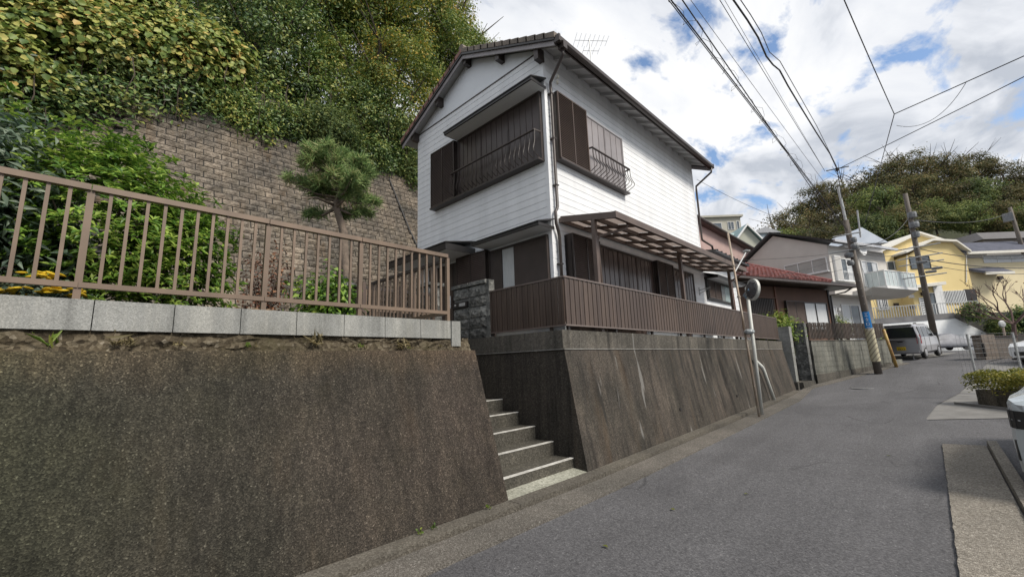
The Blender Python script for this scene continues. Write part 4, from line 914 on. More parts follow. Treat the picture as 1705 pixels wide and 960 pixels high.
h, M, L, zb, ztp = far_house(1255, 1300, 388, 410, 66, pm('blue_grey_render', (.30, .36, .40), (.26, .31, .35), 1, .8), 'small blue grey house behind the teal roof', None)
MB(M).prism([(-.3, ztp), (L + .3, ztp), (L * .5, ztp + 1.0)], -7, .3, 1).build('roof', pm('grey_far_roof', (.30, .31, .33), (.25, .26, .28), 2, .6), h)

# --- yellow house across the end of the street (axis-aligned with the picture plane of the far lots)
ED = 41.0
EN = np.array([AX[0][2], AX[1][2], 0]); EN /= np.linalg.norm(EN); ER = np.array([EN[1], -EN[0], 0])
EP = at_d(1560, 560, ED); EP[2] = 0
EM = Matrix(((ER[0], -EN[0], 0, EP[0]), (ER[1], -EN[1], 0, EP[1]), (0, 0, 1, 0), (0, 0, 0, 1)))     # (u right, w toward the street, z)
def eu(px, py, w=0.0):
    P = on_plane(px, py, EP - EN * w, EN); q = P - EP; return q @ ER, P[2]
YEL = pm('yellow_render', (.70, .56, .27), (.63, .50, .235), .5, .8); YELP = pm('pale_yellow_render', (.70, .61, .40), (.64, .555, .36), .5, .8)
yh = thing('house', 'yellow two-storey house with slate roof above the white ramp wall', 'house', tuple(np.array(EP) + np.array([0, 0, 4])))
uL, zB = eu(1466, 532); uM, zM = eu(1550, 420); uR, _ = eu(1712, 450); _, zEv = eu(1600, 425)
uG0, _ = eu(1504, 415); uG1, _ = eu(1606, 420)
MB(EM).box(uL, uG0, -8, -1.2, zB - 1.5, eu(1480, 412)[1]).build('wall', YEL, yh)
MB(EM).box(uG0, uG1, -8, 0, zB - 1.5, zEv).build('wall', YEL, yh)
MB(EM).box(uG1 + .003, uR + 3, -8, -.6, zB - 1.5, zEv - .2).build('wall', YELP, yh)
uT, zT = eu(1543, 393)
uP, zP = eu(1556, 386)
SLATE = pm('blue_slate_roof', (.10, .105, .135), (.065, .07, .09), 1.5, .85, stretch=(1, 1, 6), spec=.15); TRW = pm('cream_trim', (.66, .64, .58), (.6, .58, .52), 3, .6)
def roofp(pts, w0, w1, mat, nm='roof'): return MB(EM).prism(pts, w0, w1, 1).build(nm, mat, yh)
# left gable part (behind)
e0 = eu(1462, 424); e1 = eu(1545, 384); e2 = eu(1590, 398)
roofp([e0, e1, (e1[0], e1[1] + .2), (e0[0], e0[1] + .2)], -8, -.8, TRW); roofp([e1, e2, (e2[0], e2[1] + .2), (e1[0], e1[1] + .2)], -8, -.8, TRW)
MB(EM).prism([(e0[0] + .4, e0[1]), (uG1, e0[1]), (uG1, e2[1]), (e1[0], e1[1])], -7.9, -1.25, 1).build('gable_wall', YEL, yh)
# centre gable
c0 = eu(1503, 423); c1 = eu(1548, 402); c2 = eu(1586, 404); c3 = eu(1610, 421)
roofp([c0, c1, c2, c3, (c3[0], c3[1] + .2), (c2[0], c2[1] + .2), (c1[0], c1[1] + .2), (c0[0], c0[1] + .2)], -8, .45, TRW)
MB(EM).prism([(uG0, zEv - .01), (uG1, zEv - .01), (c2[0], c2[1]), (c1[0], c1[1])], -7.8, -.01, 1).build('gable_wall', YEL, yh)
# right slate roof
r0 = eu(1606, 421); r1 = eu(1708, 415); r2 = eu(1690, 397); r3 = eu(1590, 404)
s_ = MB(EM); s_.hexa([(r0[0], .2, r0[1] - .1), (r1[0] + 3, .2, r0[1] - .1), (r1[0] + 1, -1.8, r3[1] + .15), (r0[0] - 1.2, -1.8, r3[1] + .15)], [(r0[0], .2, r0[1] + .1), (r1[0] + 3, .2, r0[1] + .1), (r1[0] + 1, -1.8, r3[1] + .4), (r0[0] - 1.2, -1.8, r3[1] + .4)]); s_.build('slate_roof', SLATE, yh)
MB(EM).box(r0[0], r1[0] + 3, .2, .35, r0[1] - .2, r0[1] + .05).build('gutter', TRW, yh)
# lower lean-to roof between the storeys
q0 = eu(1618, 449); q1 = eu(1676, 450); q2 = eu(1640, 457)
MB(EM).hexa([(q0[0], -.6, q0[1] + .1), (q1[0], -.6, q0[1] + .1), (q1[0], .55, q2[1]), (q2[0], .55, q2[1])], [(q0[0], -.6, q0[1] + .3), (q1[0], -.6, q0[1] + .3), (q1[0], .55, q2[1] + .18), (q2[0], .55, q2[1] + .18)]).build('lean_to_roof', SLATE, yh)
MB(EM).box(q2[0] - .6, q1[0], .55, .66, q2[1] - .1, q2[1] + .14).build('gutter', TRW, yh)
def ywin(px0, py0, px1, py1, w=0, **k):
    a = eu(px0, py1, w); b = eu(px1, py0, w); return window(EM, yh, a[0], b[0], a[1], b[1], w + .01, **k)
ywin(1478, 434, 1512, 450, -1.2, panes=3, glass=[GLASS, GLASS, FROST]); ywin(1517, 426, 1546, 448, 0, panes=2, glass=GLASS, frame_m=BLACKM)
ywin(1638, 423, 1705, 438, -.6, panes=3, glass=CURTW)
gw = ywin(1567, 483, 1605, 504, 0, panes=2, glass=GLASS, sill=True); a = eu(1567, 504); b = eu(1605, 483)
for q in range(16): MB(EM).box(a[0] + (b[0] - a[0]) * (q + .5) / 16 - .03, a[0] + (b[0] - a[0]) * (q + .5) / 16 + .03, .08, .11, a[1], b[1]).build('grille_bar', FRAMEW, gw)
a = eu(1609, 504); b = eu(1622, 481); MB(EM).box(a[0], b[0], .01, .1, a[1], b[1]).build('shutter', BLACKM, yh)
gw = ywin(1462, 496, 1476, 515, -1.2, panes=1, glass=GLASS, sill=True); a = eu(1462, 515, -1.2); b = eu(1476, 496, -1.2)
for q in range(6): MB(EM).box(a[0] + (b[0] - a[0]) * (q + .5) / 6 - .03, a[0] + (b[0] - a[0]) * (q + .5) / 6 + .03, -1.12, -1.09, a[1], b[1]).build('grille_bar', FRAMEW, gw)
a = eu(1503, 480); b = eu(1558, 471); MB(EM).hexa([(a[0], 0, a[1] - .15), (b[0], 0, a[1] + .1), (b[0], 1.0, a[1] + .1), (a[0], 1.0, a[1] - .15)], [(a[0], 0, a[1] + .2), (b[0], 0, a[1] + .5), (b[0], 1.0, a[1] + .4), (a[0], 1.0, a[1] + .1)]).build('porch_roof', TRW, yh)
a = eu(1536, 530); b = eu(1546, 495); d_ = MB(EM).box(a[0], b[0], .01, .06, a[1], b[1]).build('door', FRAMEW, yh)
for q in range(9): zz = a[1] + (b[1] - a[1]) * (q + .4) / 9; MB(EM).box(a[0] + .1, b[0] - .05, .06, .08, zz, zz + .05).build('door_slat', DKBROWN, d_)
ywin(1548, 487, 1560, 527, 0, panes=1, glass=GLASS); a = eu(1563, 528); b = eu(1565, 470); MB(EM).box(a[0], b[0], .02, .1, a[1], b[1]).build('downpipe', FRAMEW, yh)
a = eu(1487, 535); b = eu(1480, 482); MB(EM).tube([(a[0], -1.1, a[1]), (b[0], -1.1, b[1])], .05, 6).build('downpipe', FRAMEW, yh)
for (px, py) in ((1491, 507), (1516, 493), (1664, 462), (1518, 511), (1536, 489)):
    a = eu(px, py); ww = -1.2 if px < 1500 else (-.6 if px > 1610 else 0); a = eu(px, py, ww); MB(EM).box(a[0] - .2, a[0] + .2, ww, ww + .18, a[1] - .18, a[1] + .15).build('vent', DKBROWN if px != 1516 else BEIL, yh)
# terrace slab with railing, white ramp wall
tw = thing('ramp_wall', 'white painted ramp wall with a sloping top below the yellow house', 'wall', tuple(np.array(EP) - EN * 3 + np.array([0, 0, 1.4])))
WPAINT = pm('white_wall_paint', (.78, .80, .81), (.7, .72, .73), .7, .75)
W3 = 3.0
l0 = eu(1455, 541, W3); l1 = eu(1590, 529.5, W3); l2 = eu(1641, 553, W3); lb = eu(1600, 584, W3)
MB(EM).prism([(l0[0] - 2, 1.2), (l2[0], 1.2), (l2[0], l2[1]), (l1[0], l1[1]), (l0[0] - 2, l0[1])], W3 - .25, W3, 1).build('wall_face', WPAINT, tw)
GREYC = pm('dull_grey_concrete', (.17, .17, .175), (.12, .12, .125), 1.2, .85, bump=.3, bsc=10)
MB(EM).hexa([(l0[0] - 2, -.2, l0[1] + .002), (l1[0], -.2, l1[1] + .002), (l1[0], W3 + .05, l1[1] + .002), (l0[0] - 2, W3 + .05, l0[1] + .002)], [(l0[0] - 2, -.2, l0[1] + .48), (l1[0], -.2, l1[1] + .5), (l1[0], W3 + .05, l1[1] + .5), (l0[0] - 2, W3 + .05, l0[1] + .48)]).build('terrace_slab', GREYC, tw)
MB(EM).box(l1[0] + .01, l1[0] + 14, .2, W3 - .6, 1.2, l1[1] + .45).build('dark_bank', pm('dark_stone_bank', (.06, .058, .055), (.03, .03, .028), 1.5, .9, bump=.6, bsc=6), tw)
MB(EM).box(eu(1527, 570, W3)[0], eu(1531, 570, W3)[0], W3, W3 + .06, 1.4, l0[1] + .1).build('drain_post', GREYC, tw)
rl = thing('terrace_railing', 'thin white railing on the terrace before the yellow house', 'railing', tuple(np.array(EP) - EN * 2.8 + np.array([0, 0, 4.2])))
for q in range(46):
    k = q / 45; u = l0[0] - 1 + (l1[0] + 2.6 - l0[0] + 1) * k; zb = l0[1] + (l1[1] - l0[1]) * min(k * 1.1, 1) + .5
    MB(EM).box(u - .025, u + .025, 2.75, 2.8, zb - .1, zb + 1.0).build('rail_bar', FRAMEW if q > 28 else GALV, rl)
MB(EM).hexa([(l0[0] - 1, 2.74, l0[1] + 1.5), (l1[0] + 2.6, 2.74, l1[1] + 1.5), (l1[0] + 2.6, 2.81, l1[1] + 1.5), (l0[0] - 1, 2.81, l0[1] + 1.5)], [(l0[0] - 1, 2.74, l0[1] + 1.56), (l1[0] + 2.6, 2.74, l1[1] + 1.56), (l1[0] + 2.6, 2.81, l1[1] + 1.56), (l0[0] - 1, 2.81, l0[1] + 1.56)]).build('rail', GALV, rl)
# dark roofed house at the far right edge, lattice frame on it
h, M, L, zb, ztp = far_house(1640, 1730, 398, 412, 52, pm('grey_brown_wall', (.2, .19, .18), (.16, .15, .14), 1, .8), 'dark grey hip-roofed house behind the yellow house', None)
MB(M).hexa([(-.5, -7, ztp), (L + 2, -7, ztp), (L + 2, .5, ztp), (-.5, .5, ztp)], [(1.6, -5, ztp + 1.5), (L + 2, -5, ztp + 1.5), (L + 2, -2, ztp + 1.5), (1.6, -2, ztp + 1.5)]).build('roof', pm('dark_grey_tile', (.09, .085, .085), (.065, .06, .06), 3, .6), h)
h, M, L, zb, ztp = far_house(1408, 1470, 405, 420, 36, BEIL, 'pale blue-roofed house behind the beige house', None)
MB(M).prism([(-.3, ztp - .1), (L + .3, ztp - .1), (L * .45, ztp + 1.3)], -7, .4, 1).build('roof', pm('pale_metal_roof', (.5, .55, .62), (.42, .47, .54), 2, .4), h)

# ------------------------------------------------------------------ street furniture: convex mirror, rusty pole, guard stand-pipe
mp_ = on_g(1269, 692); B0 = Vector(mp_)
mi = thing('traffic_mirror', 'round convex traffic mirror seen from behind on a pale steel pole', 'mirror', tuple(B0))
MT = Vector(on_y(1243, 478, B0.y - .05)); PALEP = pm('pale_painted_pole', (.50, .51, .48), (.40, .41, .38), 5, .5, stretch=(2, 2, .5))
MB().tube([B0, MT], [.044, .044], 12).build('pole', PALEP, mi, smooth=True)
MB().lathe([(.07, 0), (.07, .02)], (B0.x, B0.y, B0.z), 14).build('base_plate', KERBM, mi)
cm = Vector(on_y(1252, 482, B0.y - .3)); ax_ = Vector((.72, -.69, -.10)).normalized()
rot = ax_.to_track_quat('Z', 'Y').to_matrix().to_4x4(); MM = Matrix.Translation(cm) @ rot @ Matrix.Scale(.70, 4)
MB(MM).lathe([(.001, -.10), (.10, -.098), (.25, -.06), (.335, .0), (.345, .03), (.001, .03)], (0, 0, 0), 28).build('mirror_back', pm('grey_mirror_back', (.10, .10, .105), (.07, .07, .075), 4, .5), mi, smooth=False)
MB(MM).lathe([(.346, -.02), (.37, -.015), (.37, .07), (.347, .07)], (0, 0, 0), 28).build('mirror_rim', PALEP, mi)
MB(MM).lathe([(.33, .032), (.25, .06), (.12, .08), (.001, .085)], (0, 0, 0), 24).build('mirror_face', pm('mirror_glass', (.8, .8, .8), (.78, .78, .78), 3, .02, metal=1.0), mi, smooth=True)
for k_ in range(4): MB(MM @ Matrix.Rotation(k_ * math.pi / 4, 4, 'Z')).hexa([(-.3, -.012, -.075), (.3, -.012, -.075), (.3, .012, -.075), (-.3, .012, -.075)], [(-.3, -.012, -.03), (.3, -.012, -.03), (.3, .012, -.03), (-.3, .012, -.03)]).build('back_rib', bpy.data.materials['grey_mirror_back'], mi)
BLU = pm('pale_blue_bracket', (.25, .36, .46), (.2, .3, .4), 6, .45, metal=.2)
pA = B0.lerp(MT, .93)
MB().tube([pA - Vector((.10, -.05, 0)), cm - ax_ * .06], .035, 8).build('bracket', BLU, mi); MB().lathe([(.07, -.06), (.07, .06)], tuple(pA), 10).build('clamp', BLU, mi)
pl = B0.lerp(MT, .60); MB(Matrix.Translation((pl.x - .1, pl.y + .04, pl.z + .14)) @ Matrix.Diagonal((1.25, 1, .55, 1))).lathe([(.001, -.09), (.09, -.08), (.12, -.01), (.13, .03), (.09, .08), (.001, .09)], (0, 0, 0), 14, 'x').build('lamp', pm('clear_lamp_plastic', (.42, .45, .46), (.16, .18, .19), 14, .12), mi, smooth=True)
rpole = thing('service_pole', 'thin rust-streaked steel service pole leaning beside the traffic mirror', 'pole', (mp_[0] - .12, mp_[1] + .0, mp_[2]))
RT = Vector(on_y(1212, 388, mp_[1] + .35)); RB = Vector(on_g(1267, 695)); RB.x -= .1
RUST = pm('rusty_galvanised', (.34, .31, .27), (.22, .15, .095), 1.3, .6, metal=.2, stretch=(3, 3, .9))
MB().tube([RB, RB.lerp(RT, .48), RT], [.030, .030, .026], 10).build('tube', RUST, rpole, smooth=True)
for k_ in (.45, .62, .8): q = RB.lerp(RT, k_); MB().lathe([(.045, -.02), (.045, .02)], tuple(q), 10).build('clamp', RUST, rpole)
arm0 = RB.lerp(RT, .76); arm1 = Vector(on_y(1243, 418, arm0.y - .1)); MB().tube([arm0, arm1], .018, 6).build('arm', GALV, rpole)
MB(Matrix.Translation(arm1)).lathe([(.001, -.03), (.09, -.02), (.10, .02), (.001, .05)], (0, 0, 0), 12).build('arm_lamp', GALV, rpole)
sp = thing('drain_pipe', 'short pale drain pipe bent against the retaining wall behind the mirror pole', 'pipe', on_g(1292, 668).tolist())
q0 = on_g(1293, 668); yb = 3.675 + .17 * .9 - .09
A = Vector((q0[0], 3.6, gz(q0[0]))); Bp = on_plane(1272, 617, (0, yb, 0), (0, 1, 0)); Bt = on_plane(1263, 603, (0, yb + .02, 0), (0, 1, 0))
MB().tube([A, Vector(Bp), Vector(Bp) + Vector((-.1, .02, .12)), Vector(Bt) + Vector((-.05, .1, .1))], [.05, .05, .06, .05], 8).build('pipe', PALEP, sp, smooth=True)

# ------------------------------------------------------------------ utility poles
POLEM = pm('concrete_pole', (.135, .116, .10), (.095, .082, .07), 2.5, .8, stretch=(2, 2, .5))
def upole(name, label, base, top, r0, r1):
    t = thing(name, label, 'utility pole', tuple(base)); MB().tube([Vector(base) - Vector((0, 0, .1)), Vector(base).lerp(Vector(top), .5), Vector(top)], [r0, (r0 + r1) / 2, r1], 14).build('shaft', POLEM, t, smooth=True); return t
pb = on_g(1463, 622); pt_ = at_d(1408, 366, (AX.T @ (pb - CC))[2] + .05)
u1 = upole('utility_pole', 'concrete utility pole with blue sign and yellow striped guard by the picket fence', pb, pt_, .135, .095)
pbV, ptV = Vector(pb), Vector(pt_); axp = (ptV - pbV)
def onpole(k): return pbV + axp * k
def rad(k): return .15 + (.105 - .15) * k
m, t, b, out = newmat('yellow_black_stripe')
g_ = node(t, 'ShaderNodeNewGeometry'); sp_ = node(t, 'ShaderNodeSeparateXYZ', {0: g_.outputs['Position']})
s1 = node(t, 'ShaderNodeMath', {0: sp_.outputs[1], 1: 1.25}, operation='MULTIPLY'); s2 = node(t, 'ShaderNodeMath', {0: s1.outputs[0], 1: sp_.outputs[2]}, operation='ADD')
s3 = node(t, 'ShaderNodeMath', {0: s2.outputs[0], 1: 5.2}, operation='MULTIPLY'); s4 = node(t, 'ShaderNodeMath', {0: s3.outputs[0]}, operation='FRACT')
c_ = ramp(t, s4.outputs[0], [(.70, (.46, .42, .29)), (.72, (.22, .19, .14))]); t.links.new(c_, b.inputs['Base Color']); b.inputs['Roughness'].default_value = .6
MB().tube([onpole(.085), onpole(.30)], [rad(.085) + .012, rad(.3) + .012], 16, cap=False).build('striped_guard', m, u1, smooth=True)
SIGN = pm('blue_sign', (.02, .20, .52), (.018, .17, .45), 5, .4)
sc_ = onpole(.335) ; dirc = Vector((-sc_.x, -sc_.y, 0)).normalized(); sd_ = Vector((-dirc.y, dirc.x, 0))
SMx = Matrix(((sd_.x, dirc.x, axp.normalized().x, sc_.x), (sd_.y, dirc.y, axp.normalized().y, sc_.y), (0, dirc.z, axp.normalized().z, sc_.z), (0, 0, 0, 1)))
sg = MB(SMx); ww = .115
for i in range(8):
    a = -0.9 + 1.8 * i / 8; c = -0.9 + 1.8 * (i + 1) / 8; rr = .148
    sg.poly([(rr * math.sin(a), rr * math.cos(a), -.40), (rr * math.sin(c), rr * math.cos(c), -.40), (rr * math.sin(c), rr * math.cos(c), .42), (rr * math.sin(a), rr * math.cos(a), .42)])
sgo = sg.build('sign', SIGN, u1)
LET = pm('white_lettering', (.72, .74, .76), (.65, .67, .7), 5, .5)
for i in range(4):
    zc = .30 - .19 * i; lm = MB(SMx)
    strokes = [[(-.045, .05, .045, .05), (0, -.06, 0, .05), (-.045, -.06, .045, -.06)], [(-.045, 0, .045, 0), (0, -.06, 0, .06), (-.03, -.06, .03, -.06)], [(-.045, .045, .045, .045), (-.045, -.05, -.045, .045), (.045, -.05, .045, .045), (-.045, -.05, .045, -.05)], [(-.04, .05, .04, .05), (-.04, 0, .04, 0), (-.04, -.05, .04, -.05)]][i]
    for (x0, z0, x1, z1) in strokes: lm.box(min(x0, x1) - .008, max(x0, x1) + .008, .15, .156, zc + min(z0, z1) - .008, zc + max(z0, z1) + .008)
    lm.build('lettering', LET, sgo)
# pole-top hardware: splice box, insulators, bracket arms
HW = pm('grey_hardware', (.17, .18, .19), (.11, .115, .12), 8, .5)
for k_, s_ in ((.72, .13), (.77, .16), (.82, .15), (.86, .12)):
    q = onpole(k_); MB().lathe([(.001, -.12), (s_ * .8, -.1), (s_, 0), (s_ * .8, .1), (.001, .12)], (q.x - .16, q.y + .12 * (-1 if k_ > .8 else 1), q.z), 10).build('splice_case', HW, u1)
for k_, L_ in ((.80, .7), (.90, .5)): q = onpole(k_); MB().tube([q - Vector((.2, -L_, 0)), q + Vector((-.2, -L_ * .8, 0))], .03, 6).build('cross_arm', GALV, u1)
q = onpole(.87); MB().tube([q + Vector((-.1, -.35, 0)), q + Vector((-.15, -.4, 1.1))], .03, 6).build('upright', GALV, u1)
q = onpole(.97); MB().tube([q, q + Vector((-.06, .05, 1.6))], .05, 8).build('top_extension', GALV, u1)
for k_ in (.45, .5, .55, .6, .65): q = onpole(k_); MB().tube([q, q + Vector((-.24, -.05, 0))], .012, 5).build('step_bolt', GALV, u1)
# slanting yellow stay guard
sg2 = thing('stay_guard', 'yellow and rust striped pole-stay guard leaning on the end of the block wall', 'stay guard', on_g(1493, 610).tolist())
q0 = Vector(on_g(1493, 611)); q1 = at_d(1471, 548, (AX.T @ (np.array(q0) - CC))[2] + .15); MB().tube([q0, Vector(q1)], [.06, .055], 10).build('guard_tube', pm('faded_yellow_tube', (.42, .30, .07), (.24, .12, .05), 2.2, .55, stretch=(1, 1, 1.5)), sg2, smooth=True)
MB().tube([Vector(q1), Vector(pt_) * .92 + Vector(q1) * .08], .008, 5).build('stay_wire', GALV, sg2)
p2b = at_d(1563, 592, 24.5); p2b[2] = gz(p2b[0]); p2t = at_d(1507, 322, 24.5)
u2 = upole('utility_pole', 'tall concrete utility pole with many wires beside the silver minivan', p2b, p2t, .165, .105)
P2 = lambda k_: Vector(p2b).lerp(Vector(p2t), k_)
for k_, s_ in ((.80, .22), (.86, .2), (.74, .16)): q = P2(k_); MB().lathe([(.001, -.2), (s_, -.16), (s_ * 1.1, 0), (s_, .16), (.001, .2)], (q.x - .12, q.y - .1, q.z), 10).build('splice_case', HW, u2)
for k_ in (.48, .56, .60, .66): q = P2(k_); MB().tube([q + Vector((-.2, .9, .0)), q + Vector((-.2, -1.0, .05))], .035, 6).build('cross_arm', GALV, u2)
for i in range(12): q = P2(.4 + .045 * i); MB().tube([q, q + Vector((-.25, .12 * (-1) ** i, 0))], .015, 5).build('step_bolt', GALV, u2)
p3b = at_d(1703, 405, 44); p3t = at_d(1681, 345, 44)
u3 = upole('utility_pole', 'distant utility pole with a transformer rack on the wooded slope', p3b - np.array([0, 0, 4]), p3t, .2, .15)
q = Vector(at_d(1684, 362, 44)); MB().box(q.x - .45, q.x + .1, q.y - .1, q.y + .6, q.z - .4, q.z + .45).build('transformer', HW, u3)

# ------------------------------------------------------------------ overhead cables
CABLE = pm('black_cable', (.025, .025, .028), (.018, .018, .02), 4, .6); CABG = pm('grey_cable', (.10, .10, .11), (.07, .07, .08), 4, .6)
def cat(a, b, sag, n=28):
    a, b = Vector(a), Vector(b); return [a.lerp(b, i / n) - Vector((0, 0, sag * 4 * (i / n) * (1 - i / n))) for i in range(n + 1)]
def cable(label, a, b, r, sag=.15, mat=None, coil=False):
    t = thing('overhead_cable', label, 'cable', tuple(a)); pts = cat(a, b, sag); r *= .75; MB().tube(pts, r, 5).build('wire', mat or CABLE, t, smooth=True)
    if coil:
        rr = random.Random(11); fine = cat(a, b, sag, 260)
        mbc = MB(); pc = []
        for i, p in enumerate(fine):
            an_ = i * 1.05; a_ = .07 + .05 * math.sin(i * .37) + rr.uniform(0, .05); pc.append(p + Vector((.25, .97, 0)) * a_ * math.cos(an_) * .9 + Vector((0, 0, 1)) * a_ * math.sin(an_))
        mbc.tube(pc, r * .3, 4).build('twining_stem', pm('dry_vine', (.06, .045, .035), (.035, .028, .022), 5, .8), t)
        MB().tube([p + Vector((0, .05, .06)) for p in cat(a, b, sag * .9)], r * .7, 5).build('wire', CABLE, t)
    return t
def ext(p, q, L):
    p, q = Vector(p), Vector(q); return p + (p - q).normalized() * L
T1 = onpole(.985); far1 = Vector(on_z(1330, 330, 7.15)); nearA = Vector(on_y(1078, 0, 2.45))
cable('thick overhead cable wound with dry creeper stems above the road', ext(nearA, far1, 9), onpole(.93), .015, .0, coil=True)
def two(px0, py0, z0, px1, py1, z1, label, r=.01, L=9, sag=.05, mat=None, end=None):
    a = Vector(on_z(px0, py0, z0)); b = Vector(end) if end is not None else Vector(on_z(px1, py1, z1)); return cable(label, ext(a, b, L), b, r, sag, mat)
N1 = Vector(on_z(1394, 282, 7.6)); N2 = Vector(on_z(1489, 190, 7.0))
two(1138, 0, 8.0, 1400, 360, 7.2, 'dark overhead cable next to the creeper-wound one', .016, end=onpole(.96) + Vector((0, .3, .1)))
two(1152, 0, 8.2, 1405, 340, 7.6, 'thin overhead wire running beside the dark cable', .007, end=onpole(.97) + Vector((0, -.1, .4)), mat=CABG)
two(1200, 0, 8.3, 1380, 280, 8.0, 'thin overhead wire leading to the junction above the beige house', .009, end=N1 + Vector((.2, .35, .12)))
two(1208, 0, 8.5, 1385, 285, 8.0, 'pale overhead wire close beside the thin junction wire', .006, end=N1 + Vector((.3, .4, .3)), mat=CABG)
tk = thing('overhead_cable', 'heavy black overhead cable with a slack kink above the road', 'cable', tuple(on_z(1225, 0, 7.3)))
pts = [ext(on_z(1221, 0, 7.4), on_z(1256, 48, 7.4), 7)] + [Vector(on_z(px, py, z)) for px, py, z in ((1221, 0, 7.4), (1244, 33, 7.4), (1262, 62, 7.4), (1276, 94, 7.38), (1287, 108, 7.4), (1298, 117, 7.45), (1312, 143, 7.5), (1333, 178, 7.55), (1360, 222, 7.6), (1382, 256, 7.62))] + [N1]
MB().tube(pts, .016, 6).build('wire', CABLE, tk, smooth=True); MB().tube([p + Vector((.02, -.06, .07)) for p in pts[:5]] + [p + Vector((0, -.03, .2)) for p in (pts[6], pts[9])] + [N1 + Vector((0, 0, .1))], .008, 5).build('wire', CABG, tk)
cable('overhead cable bundle dropping from the junction to the pole top', N1, onpole(1.0) + Vector((-.05, 0, .9)), .018, .02)
ar = thing('cable_spreader', 'short dark spreader bar holding cables at the aerial junction', 'cable spreader', tuple(N1)); MB().tube([N1 + Vector((-.15, .28, .0)), N1 + Vector((.15, -.3, .05))], .018, 6).build('bar', CABLE, ar); MB().lathe([(.001, -.06), (.05, -.05), (.05, .05), (.001, .06)], tuple(N1), 8).build('clamp', CABLE, ar)
two(1407, 0, 7.1, 1489, 190, 7.0, 'rough overhead cable falling steeply to the upper splice', .012, end=N2, L=3, sag=.08)
R1 = Vector(on_z(1705, 88, 7.0)); R2 = Vector(on_z(1705, 118, 7.2))
cable('overhead cable running right from the upper splice', ext(R1, N2, 12), N2, .014, .12)
cable('thin slack overhead wire looping under the upper splice cable', N2 + Vector((.1, 0, -.25)), Vector(on_z(1610, 135, 6.9)), .007, .35)
cable('long overhead cable running right from the spreader junction', ext(R2, N1, 14), N1, .014, .15)
mid = Vector(on_z(1462, 290, 8.2)); cable('twin overhead cable descending from the upper splice to the pole', N2, mid, .013, .0); cable('overhead cable vanishing between the beige house and the trees', mid, Vector(at_d(1440, 372, 26)), .02, .05)
S2 = P2(.80)
for lab, a, b, r_, sg_ in (('overhead wire drooping between the two poles', onpole(.83), P2(.86), .02, .5), ('lower overhead wire between the two poles', onpole(.80), P2(.66), .02, .35), ('overhead bundle leaving the tall pole over the yellow house', P2(.66), Vector(at_d(1720, 428, 26)), .03, .3),
    ('second overhead bundle leaving the tall pole over the yellow house', P2(.60), Vector(at_d(1720, 446, 26)), .035, .2), ('third overhead wire leaving the tall pole over the yellow house', P2(.57), Vector(at_d(1720, 455, 26)), .02, .25), ('high overhead wire from the tall pole to the distant transformer pole', P2(.84), Vector(at_d(1684, 352, 43)), .03, .6),
    ('service wire crossing before the beige gable wall', Vector(at_d(1205, 433, 15)), onpole(.80), .009, .1), ('lower service wire crossing before the beige gable wall', Vector(at_d(1230, 470, 15)), onpole(.78), .009, .15), ('service wire from the white house eave to the pole', Vector((HX1 + .1, HY0 - .1, 7.45)), onpole(.9), .008, .35), ('slack service wire past the beige windows', Vector(at_d(1290, 462, 17)), onpole(.70), .008, .12)):
    cable(lab, a, b, r_, sg_)
for i, (px, py) in enumerate(((1535, 436), (1550, 452), (1560, 446))):
    q = Vector(at_d(px, py, 24.2)); MB().lathe([(.001, -.25), (.07, -.22), (.08, 0), (.07, .22), (.001, .25)], tuple(q), 8, 'y').build('splice_case', HW, u2)

# outdoor units and small fixtures on the far houses
def aircon(M, u, w, z, label):
    t = thing('air_conditioner', label, 'air conditioner', tuple(M @ Vector((u, w + .15, z)))); MB(M).box(u, u + .78, w + .02, w + .30, z, z + .56).build('case', FRAMEW, t)
    MB(M).lathe([(.001, 0), (.22, 0), (.22, .02), (.001, .02)], (u + .3, w + .30, z + .28), 16, 'y').build('fan_grille', GALV, t)
aircon(BFM, 13.1, .02, 5.22, 'white air conditioner unit on the balcony of the beige house')
aircon(BLM, 12.75, .02, 2.1, 'white air conditioner unit beside the lower windows of the beige house')
a = eu(1626, 524); aircon(EM, a[0], .05, a[1], 'white air conditioner unit on the terrace of the yellow house')
aircon(LM, 13.1, .02, 2.45, 'white air conditioner unit at the foot of the white house wall')
for (px, w_) in ((1466, -1.2), (1509, 0), (1608, 0)): a = eu(px, 470, w_); b = eu(px, 425, w_); MB(EM).tube([(a[0], w_ + .06, a[1]), (b[0], w_ + .06, b[1])], .045, 6).build('downpipe', TRW, yh)
